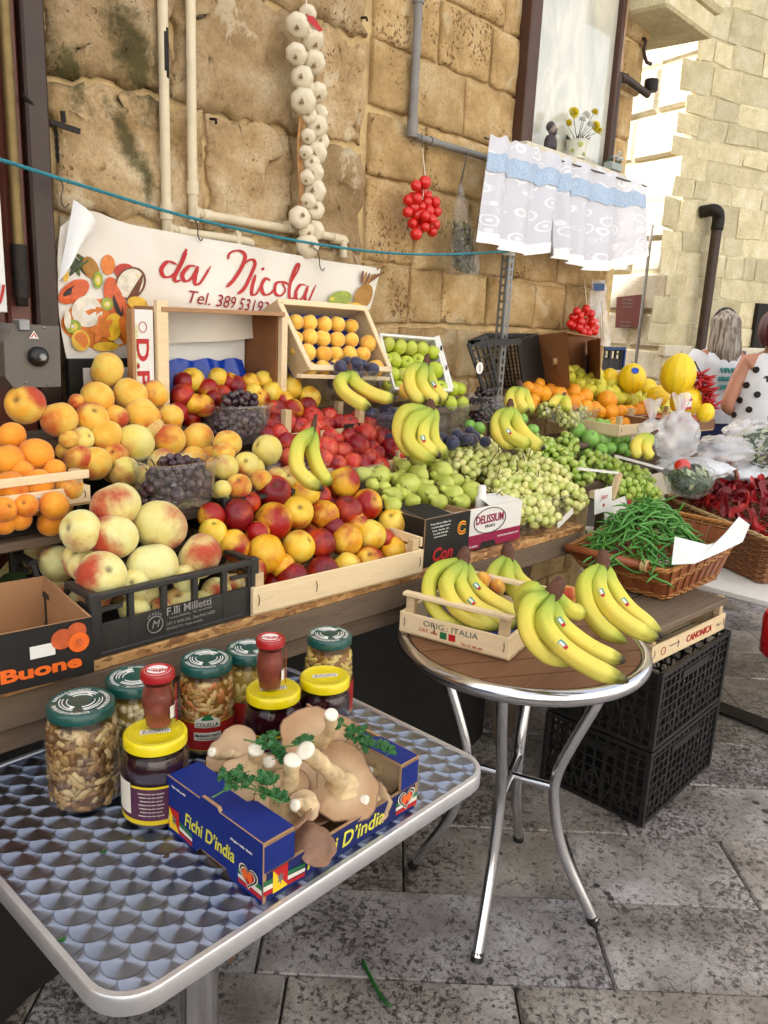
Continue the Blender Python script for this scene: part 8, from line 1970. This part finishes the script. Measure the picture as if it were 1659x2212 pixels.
bag('rolled white plastic behind the hoop handle', pd(1610, 1018, 3.95), .20, .10, .05, 'bag_opaque', knot=False, seed=5, rough=.12)
bag('white plastic sheet spread under the bags', pd(1500, 1010, 3.5), .22, .14, .035, 'bag_opaque', knot=False, seed=6)
def salad(label, c, r, seed):
    t = bag(label, c, r*1.15, r, r*.8, 'clear_film', knot=False, seed=seed, cat='salad bag', group='bags of salad'); rgl = random.Random(seed)
    for nm, mt, n in (('dark_leaves', 'leaf_salad', 170), ('pale_leaves', 'leaf_pale', 90)):
        m = MB()
        for i in range(n):
            d = Vector((rgl.gauss(0, 1), rgl.gauss(0, 1), rgl.gauss(0, 1))).normalized(); p = Vector((d.x*r*1.02, d.y*r*.9, d.z*r*.7))*rgl.uniform(.75, .95)+Vector((0, 0, r*.72)); s = d.orthogonal().normalized(); s = Matrix.Rotation(rgl.uniform(0, 6.28), 3, d) @ s; q = d.cross(s); L_ = rgl.uniform(.012, .03); m.add([p-s*L_, p+q*L_*.5, p+s*L_, p-q*L_*.5+d*.006], [(0, 1, 2, 3)])
        m.build(nm, mt, parent=t)['kind'] = 'stuff'
    return t
sb = salad('clear bag of mixed salad with a red radish beside the pepper basket', pd(1490, 1035, 3.0), .088, 1)
put('radish', tom_me, pd(1474, 1008, 2.99), (0, 0, 0), .030, label='red radish inside the salad bag beside the pepper basket', cat='radish')
salad('clear bag of green salad at the right edge near the women', pd(1645, 968, 3.9), .14, 2)
# lettered box with grapes, white box edge
gx = thing('fruit_box', 'low white fruit box with red letters holding green grapes', 'box', pz(1285, 1135, .90)); o_ = Vector(gx.location)
P = [pd(1305, 1090, 2.82), pd(1416, 1046, 3.12), pd(1416, 1078, 3.13), pd(1308, 1128, 2.83)]
m = MB(); m.poly([p-o_ for p in P][::-1], th=.005, nrm=(-.2, -1, 0)); m.build('front_wall', 'card_white', parent=gx)
xd = (P[1]-P[0]).normalized(); cc = (P[0]+P[1]+P[2]+P[3])/4-o_+Vector((-.003, -.004, 0)); text('PH', frame(cc+xd*.01, xd, (0, 0, 1)), 'red_print', gx, width=.09, height=.042, bold=.002); text('COSTA', frame(cc+xd*.11, xd, (0, 0, 1)), 'red_print', gx, width=.06, height=.014)
P2 = [pd(1248, 1012, 2.80), pd(1338, 1022, 2.86), pd(1320, 1078, 2.84), pd(1250, 1110, 2.76)]
m = MB(); m.bar(P2[0]-o_, P2[1]-o_, .012, .008); m.build('top_rail', 'card_white', parent=gx); m = MB(); m.bar(P2[1]-o_, P2[2]-o_, .02, .02, up=(1, 0, 0)); m.build('corner_post', 'crate_wood_grey', parent=gx)
m = MB(); a_, b_ = pd(1330, 985, 3.05)-o_, pd(1430, 1012, 3.2)-o_; m.bar(a_, b_, .012, .01); m.build('top_rail', 'card_white', parent=gx)
jb = thing('price_card', 'small white card with red lettering between grapes and beans', 'card', pz(1300, 1140, .90)); o_ = Vector(jb.location)
P = [pd(1285, 1060, 2.72), pd(1322, 1050, 2.80), pd(1322, 1100, 2.81), pd(1285, 1112, 2.73)]; m = MB(); m.poly([p-o_ for p in P][::-1], th=.003, nrm=(-.2, -1, 0)); m.build('card', 'card_white', parent=jb)
xd = (P[1]-P[0]).normalized(); cc = (P[0]+P[1]+P[2]+P[3])/4-o_+Vector((-.003, -.004, 0)); text('Just', frame(cc+Vector((0, 0, .012)), xd, (0, 0, 1)), 'red_print', jb, width=.045, height=.022, shear=.2); m = MB(); m.ball(cc+Vector((.004, .002, -.02)), .009, 10, 8, sc=(1, .15, 1)); m.build('printed_cherry', 'red_print', parent=jb)
m = MB(); p = py(1040, 1075, 1.36); m.lathe([(.016, 0), (.018, .004), (.018, .05), (.013, .056), (.013, .082), (.010, .088), (.001, .089)], 16, c=p-Vector((0, 0, .05))); tag(m.build('spray_cap', 'white_print', smooth=50), 'small white capped bottle between the pears and the grapes', 'bottle')
# orange crate, melon crate with red cloth
occ = thing('wooden_crate', 'low pale wooden crate edge in front of the oranges', 'crate', (0, 0, 0), group='pale wooden fruit crates')
pa, pb_ = pd(1335, 945, 3.35), pd(1445, 935, 3.6); occ.location = pa; d_ = pb_-pa; occ.rotation_euler = (0, 0, math.atan2(d_.y, d_.x)); wood_crate(occ, .40, .30, .045, .085, rail=False)
mc = thing('wooden_crate', 'dark wooden crate with red lining under the melons', 'crate', pd(1455, 938, 3.5), -.15, group='pale wooden fruit crates'); wood_crate(mc, .34, .26, .045, .085, mat='slat_brown', rail=False)
simple('red_foil', 'b01418', .3, var=.2, scale=20)
m = MB(); m.grid(lambda u, v: (.02+.30*u, -.006+.2*v, .058+.012*noise.noise(Vector((u*8, v*8, 1)))-.03*max(0, .15-v)), 20, 14); m.build('red_lining', 'red_foil', parent=mc, smooth=True)
mc2 = thing('price_box', 'small red and white printed box before the yellow melons', 'box', pd(1487, 885, 3.35)); m = MB(); m.box((-.05, 0, 0), (.035, .02, .045), .002); m.build('carton', 'red_print', parent=mc2); m = MB(); m.box((-.035, -.002, .012), (.025, -.0005, .036)); m.build('label', 'label_paper', parent=mc2)
# dried chilli bunch
chb = thing('chilli_bunch', 'bunch of dried red chillies hanging at the melons', 'chillies', pd(1522, 800, 3.55)); o_ = Vector(chb.location)
simple('chilli', 'a80f18', .35, var=.35, scale=15)
m = MB(); m.tube([(0, 0, 0), (.02, 0, .004), (.05, 0, .0), (.075, 0, -.01)], [.006, .009, .006, .0008], 7); ch_me = m.mesh('chilli', 'chilli', True)
for i in range(64):
    v = rg.random(); c = pd(1512+20*v+rg.uniform(-8, 8), 808+75*v, 3.55)-o_; a_ = rg.uniform(0, 6.28); put('chilli', ch_me, c, (rg.uniform(0, 6), rg.uniform(-.9, .5), a_), rg.uniform(.6, 1.0), parent=chb)
m = MB(); m.tube([pd(1500, 780, 3.55)-o_, pd(1515, 810, 3.55)-o_, pd(1530, 885, 3.55)-o_], .004, 6); m.build('string', 'stem_brown', parent=chb)
# blue crate behind the cardboard box, silver bag hung at the corner
bcz = thing('plastic_crate', 'blue-rimmed black crate behind the cardboard box at the corner', 'crate', pd(1298, 800, 4.3), -.05, group='black plastic crates')
plastic_crate(bcz, .20, .2, .115, 'crate_black', notch=False); m = MB(); m.bar((-.012, -.012, .118), (.212, -.012, .118), .016, .014); m.bar((.206, -.012, 0), (.206, -.012, .11), .016, .014, up=(1, 0, 0)); m.build('blue_rim', 'crate_blue', parent=bcz)
simple('foil_silver', 'a9a9a6', .3, metal=.6, var=.3, scale=30)
fbg = thing('hanging_bag', 'crumpled clear plastic bag hanging at the wall corner above the blue crate', 'bag', py(1294, 745, 1.97)); o_ = Vector(fbg.location)
m = MB(); m.grid(lambda u, v: py(1278+34*u+4*math.sin(v*7), 605+142*v, 1.95)+Vector((0, .018*math.sin(u*7+v*5)+.012*noise.noise(Vector((u*6, v*9, 2))), 0))-o_, 16, 30); m.build('film', 'bag_white', parent=fbg, smooth=True)
m = MB(); m.grid(lambda u, v: py(1282+24*u, 612+16*v, 1.93)-o_, 2, 2); m.build('blue_top', 'crate_blue', parent=fbg)
for k in range(4):
    m = MB(); a_ = rg.uniform(0, 6); m.tube(catmull([py(1290+3*k, 625, 1.945)-o_, py(1286+5*k, 670, 1.94)-o_, py(1288+5*k, 735, 1.945)-o_], 4), .002, 4); m.build('fold', 'foil_silver', parent=fbg)
# ------------------------------------------------------------------ on the left face of the far house
def onl(x, y, off=.06):
    r = ray(x, y); o = FC+nL*off; return _C+r*((o-_C).dot(nL)/r.dot(nL))
def lpanel(nm, c, mat, th=.02):
    P = [onl(*q) for q in c]; m = MB(); m.poly(P, th=th, nrm=nL); return m.build(nm, mat), P
nbo, P = lpanel('notice_panel', [(1332, 642), (1329, 708), (1380, 706), (1386, 636)], 'notice_red'); tag(nbo, 'dark red metal notice panel with lines of text at the wall corner', 'sign')
for k in range(6): text('AVVISO PUBBLICO', frame((P[0]+P[3])/2+nL*.003-Vector((0, 0, .03+(.03*k if k < 3 else .03*k+.09)))-Vector(nbo.location), -fl, (0, 0, 1)), 'crate_grey_print', nbo, width=.13, height=.013)
q = onl(1400, 560, .09); cpt = thing('conduit', 'thin grey conduit running down the far wall beside the red notice', 'pipe', (q.x, q.y, 0)); m = MB(); m.tube([(0, 0, 2.3), (0, 0, .0)], .014, 8); m.build('pipe_run', 'pipe_grey', parent=cpt, smooth=True)
# ------------------------------------------------------------------ people
def skin_body(name, verts, edges, radii, mat, parent, levels=2):
    me = bpy.data.meshes.new(name); me.from_pydata(verts, edges, []); me.materials.append(MATS[mat]); o = put(name, me, parent=parent)
    sk = o.modifiers.new('skin', 'SKIN'); lay_ = me.skin_vertices[0] if me.skin_vertices else None
    if lay_ is None:
        bpy.context.view_layer.objects.active = o; bpy.ops.mesh.customdata_skin_add() if False else None
    return o
def figure(label, loc, rz, pose, mats, hgt=1.62):
    """body as one continuous skinned surface; clothes and hair are its children"""
    t = thing('person', label, 'person', loc, rz)
    V, Ed, Rd = [], [], []
    def add(p, r, par=None):
        V.append(p); Rd.append(r)
        if par is not None: Ed.append((par, len(V)-1))
        return len(V)-1
    pel = add((0, 0, .92), (.15, .11)); wa = add((0, 0, 1.06), (.125, .095), pel); ch = add((0, 0, 1.22), (.145, .10), wa); up_ = add((0, 0, 1.33), (.13, .085), ch); nk = add((0, .0, 1.40), (.05, .05), up_); nk2 = add((0, -.01, 1.46), (.05, .05), nk)
    hd = add((0, -.015, 1.53), (.072, .082), nk2); ht = add((0, -.01, 1.60), (.068, .078), hd)
    for s, arm in ((-1, pose['L']), (1, pose['R'])):
        sh_ = add((s*.15, 0, 1.34), (.058, .058), up_); el = add(arm[0], (.043, .043), sh_); wr = add(arm[1], (.030, .028), el)
        d = (Vector(arm[1])-Vector(arm[0])).normalized(); pm = add(tuple(Vector(arm[1])+d*.05), (.036, .018), wr)
        sd = d.cross(Vector((0, 0, 1))).normalized() if abs(d.z) < .95 else Vector((0, 1, 0))
        for k, (off, ln) in enumerate(((-.027, .055), (-.009, .068), (.009, .064), (.027, .050))):
            b = Vector(arm[1])+d*.085+sd*off; f1 = add(tuple(b), (.010, .010), pm); add(tuple(b+d*ln*.6+Vector((0, 0, -.008))), (.008, .008), f1)
        th_ = add(tuple(Vector(arm[1])+d*.03-sd*.045), (.011, .011), pm); add(tuple(Vector(arm[1])+d*.065-sd*.058), (.009, .009), th_)
        hp = add((s*.085, 0, .84), (.088, .095), pel); kn = add((s*.095, -.02, .48), (.058, .06), hp); an = add((s*.095, .01, .09), (.038, .042), kn); add((s*.10, -.12, .035), (.035, .028), an)
    me = bpy.data.meshes.new('body'); me.from_pydata(V, Ed, []); me.materials.append(MATS[mats['skin']]); o = put('body', me, parent=t)
    sk = o.modifiers.new('skin', 'SKIN'); sk.use_smooth_shade = True
    if not me.skin_vertices:
        with bpy.context.temp_override(object=o, active_object=o): bpy.ops.mesh.customdata_skin_add()
    for sv, r in zip(me.skin_vertices[0].data, Rd): sv.radius = r; sv.use_root = False
    me.skin_vertices[0].data[0].use_root = True
    sb_ = o.modifiers.new('subdivision', 'SUBSURF'); sb_.levels = 2; sb_.render_levels = 2
    return t
def garment(nm, rings, mat, parent, n=32, wr=.008, sq=.72):
    """closed-front garment from (z, half width, centre y) rings"""
    m = MB()
    zs = [r[0] for r in rings]
    def f(u, v):
        k = v*(len(rings)-1); i = min(int(k), len(rings)-2); a, b = rings[i], rings[i+1]; q = k-i; z = a[0]+(b[0]-a[0])*q; w = a[1]+(b[1]-a[1])*q; cy = a[2]+(b[2]-a[2])*q; an = 2*math.pi*u
        w2 = w*sq+wr*noise.noise(Vector((math.cos(an)*3, math.sin(an)*3, z*9)))*2
        return Vector(((w+wr*noise.noise(Vector((math.sin(an)*3, z*8, 3))))*math.cos(an), cy+w2*math.sin(an), z))
    m.grid(f, n, 24); return m.build(nm, mat, parent=parent, smooth=True)
simple('skin', 'b07a60', .5, var=.10, scale=15);  simple('hair_red', '4a0c14', .45, var=.4, scale=20); simple('tee_white', 'd6d9de', .85, var=.05); simple('jeans', '1a2350', .8, var=.2, scale=30); simple('skirt_dark', '241a24', .8, var=.2)
def hair_mat(name, a, b):
    t = NT(name); n = t.noise(6, 4, .6, vec=t.mapping((9, 9, .9)), dist=.6); f = t.noise(30, 3, vec=t.mapping((9, 9, .5))); t.set(col=t.mix(t.step(n, .35, .65), srgb(a), srgb(b)), rough=.45); t.bump(f, .8, .01); return t.done()
hair_mat('hair_blond', '5e4c3c', 'b9b0a2')
# woman with long hair, back to us
w1 = pd(1540, 860, 5.4); W1 = figure('person seen from behind with long grey-blond hair, white t-shirt and blue jeans', (w1.x, w1.y, 0), math.atan2(-_fh.x*0-.2, 1)+2.75, dict(L=[(-.25, .0, 1.06), (-.24, -.10, .84)], R=[(.25, .0, 1.06), (.26, -.06, .82)]), dict(skin='skin'))
garment('t_shirt', [(.92, .185, 0), (1.06, .165, 0), (1.2, .178, 0), (1.32, .185, 0), (1.39, .12, 0), (1.41, .065, 0)], 'tee_white', W1)
for s in (-1, 1):
    m = MB(); m.tube([(s*.13, 0, 1.355), (s*.20, 0, 1.26), (s*.235, 0, 1.14)], [.072, .074, .078], 14, cap=False); m.build('sleeve', 'tee_white', parent=W1, smooth=True)
garment('jeans', [(.50, .21, -.01), (.72, .20, 0), (.86, .19, 0), (.96, .172, 0)], 'jeans', W1)
m = MB()
def hairf(u, v):
    a = math.pi*2*u; k = v
    r = .10+.035*math.sin(k*2.2); z = 1.66-.42*k; w = (.098 if k < .25 else .098+.03*(k-.25))*(1-.55*max(0, k-.65)/.35)
    if k < .18: w *= math.sin((k+.02)/.2*1.57); 
    return Vector((w*math.cos(a)*(1+.05*math.sin(5*a+k*4)*k+.04*noise.noise(Vector((a*3, k*2, 0)))), .015+w*.92*math.sin(a)*(1+.06*math.sin(7*a+k*5))+.04*k, z-.07*k*noise.noise(Vector((a*4, 0, 2)))))
m.grid(hairf, 60, 24); m.build('hair', 'hair_blond', parent=W1, smooth=True)
m = MB(); m.tube([(.088*math.cos(a_), .012, 1.578+.088*math.sin(a_)) for a_ in [i*math.pi/14 for i in range(15)]], .007, 6); m.build('headband', 'rubber_black', parent=W1, smooth=True)
fm = frame((0, .152, 1.2), (-1, 0, 0), (0, 0, 1))
for i, s_ in enumerate(('VIVRE', 'KING CO', 'CAPRISAL')): text(s_, frame((.0, .140, 1.27-.055*i), (-1, 0, 0), (0, 0, 1)), 'teal_print', W1, width=.16, height=.032, bold=.001, th=.012)
# woman in the dotted top, right edge
w2 = pd(1656, 860, 4.95); W2 = figure('person with short dark red hair in a white sleeveless top with black dots', (w2.x, w2.y, 0), 2.2, dict(L=[(-.24, .04, 1.06), (-.10, -.16, .98)], R=[(.25, .04, 1.06), (.05, -.20, .99)]), dict(skin='skin'))
garment('dotted_top', [(.88, .20, 0), (1.06, .185, 0), (1.2, .19, 0), (1.31, .165, 0), (1.385, .125, 0), (1.40, .10, 0)], 'tee_white', W2)
for i in range(46):
    z = .92+.095*(i//10)+.045*((i % 10) % 2); an = (i % 10)*.628+.2*(i//10); w = np.interp(z, [.88, 1.06, 1.2, 1.31, 1.385], [.20, .185, .19, .165, .125])
    c = Vector((w*math.cos(an), w*.72*math.sin(an), z)); nr = Vector((math.cos(an)*.72, math.sin(an), 0)).normalized(); m = MB(); m.T = frame(c+nr*.004, Vector((0, 0, 1)).cross(nr), (0, 0, 1)); m.lathe([(.020, -.008), (.020, .002), (.001, .003)], 12, cap=False); m.build('dot', 'black_print', parent=W2)
garment('skirt', [(.42, .23, 0), (.7, .215, 0), (.9, .198, 0)], 'skirt_dark', W2)
m = MB()
def hair2(u, v):
    a = 2*math.pi*u; ph = v*2.35; w = .118*math.sin(ph)**.8 if v > 0 else .0; w *= (1+.03*math.sin(12*a)); return Vector((w*math.cos(a), .018+w*1.0*math.sin(a)+.02*v, 1.55+.125*math.cos(ph)-.02*v))
m.grid(hair2, 44, 18); m.build('hair', 'hair_red', parent=W2, smooth=True)
# red thing low at the right edge
m = MB(); p = pz(1672, 1420, .45); m.lathe([(.03, 0), (.05, .02), (.055, .14), (.05, .16)], 16, c=p); tag(m.build('red_bucket', 'red_foil', smooth=50), 'red plastic bucket cut by the right edge below the baskets', 'bucket')

# ================================================================== labels: things of one look are told apart by their place
by = {}
for o in COL.objects:
    if o.parent is None and o.get('label') and 'buried' not in o['label']: by.setdefault(o['label'], []).append(o)
for lab, os_ in by.items():
    if not 2 <= len(os_) <= 28 or len(lab.split()) > 11: continue
    sc = lambda o: ((Vector(o.location)-_C).dot(_R)/depth(o.location), (Vector(o.location)-_C).dot(_U)/depth(o.location))
    halves = [('', os_)] if len(os_) <= 14 else [(', upper half', sorted(os_, key=lambda o: -sc(o)[1])[:len(os_)//2]), (', lower half', sorted(os_, key=lambda o: -sc(o)[1])[len(os_)//2:])]
    for suf, part in halves:
        for k, o in enumerate(sorted(part, key=lambda o: sc(o)[0])): o['label'] = '%s, %s from left%s' % (lab, ORD[k+1], suf)
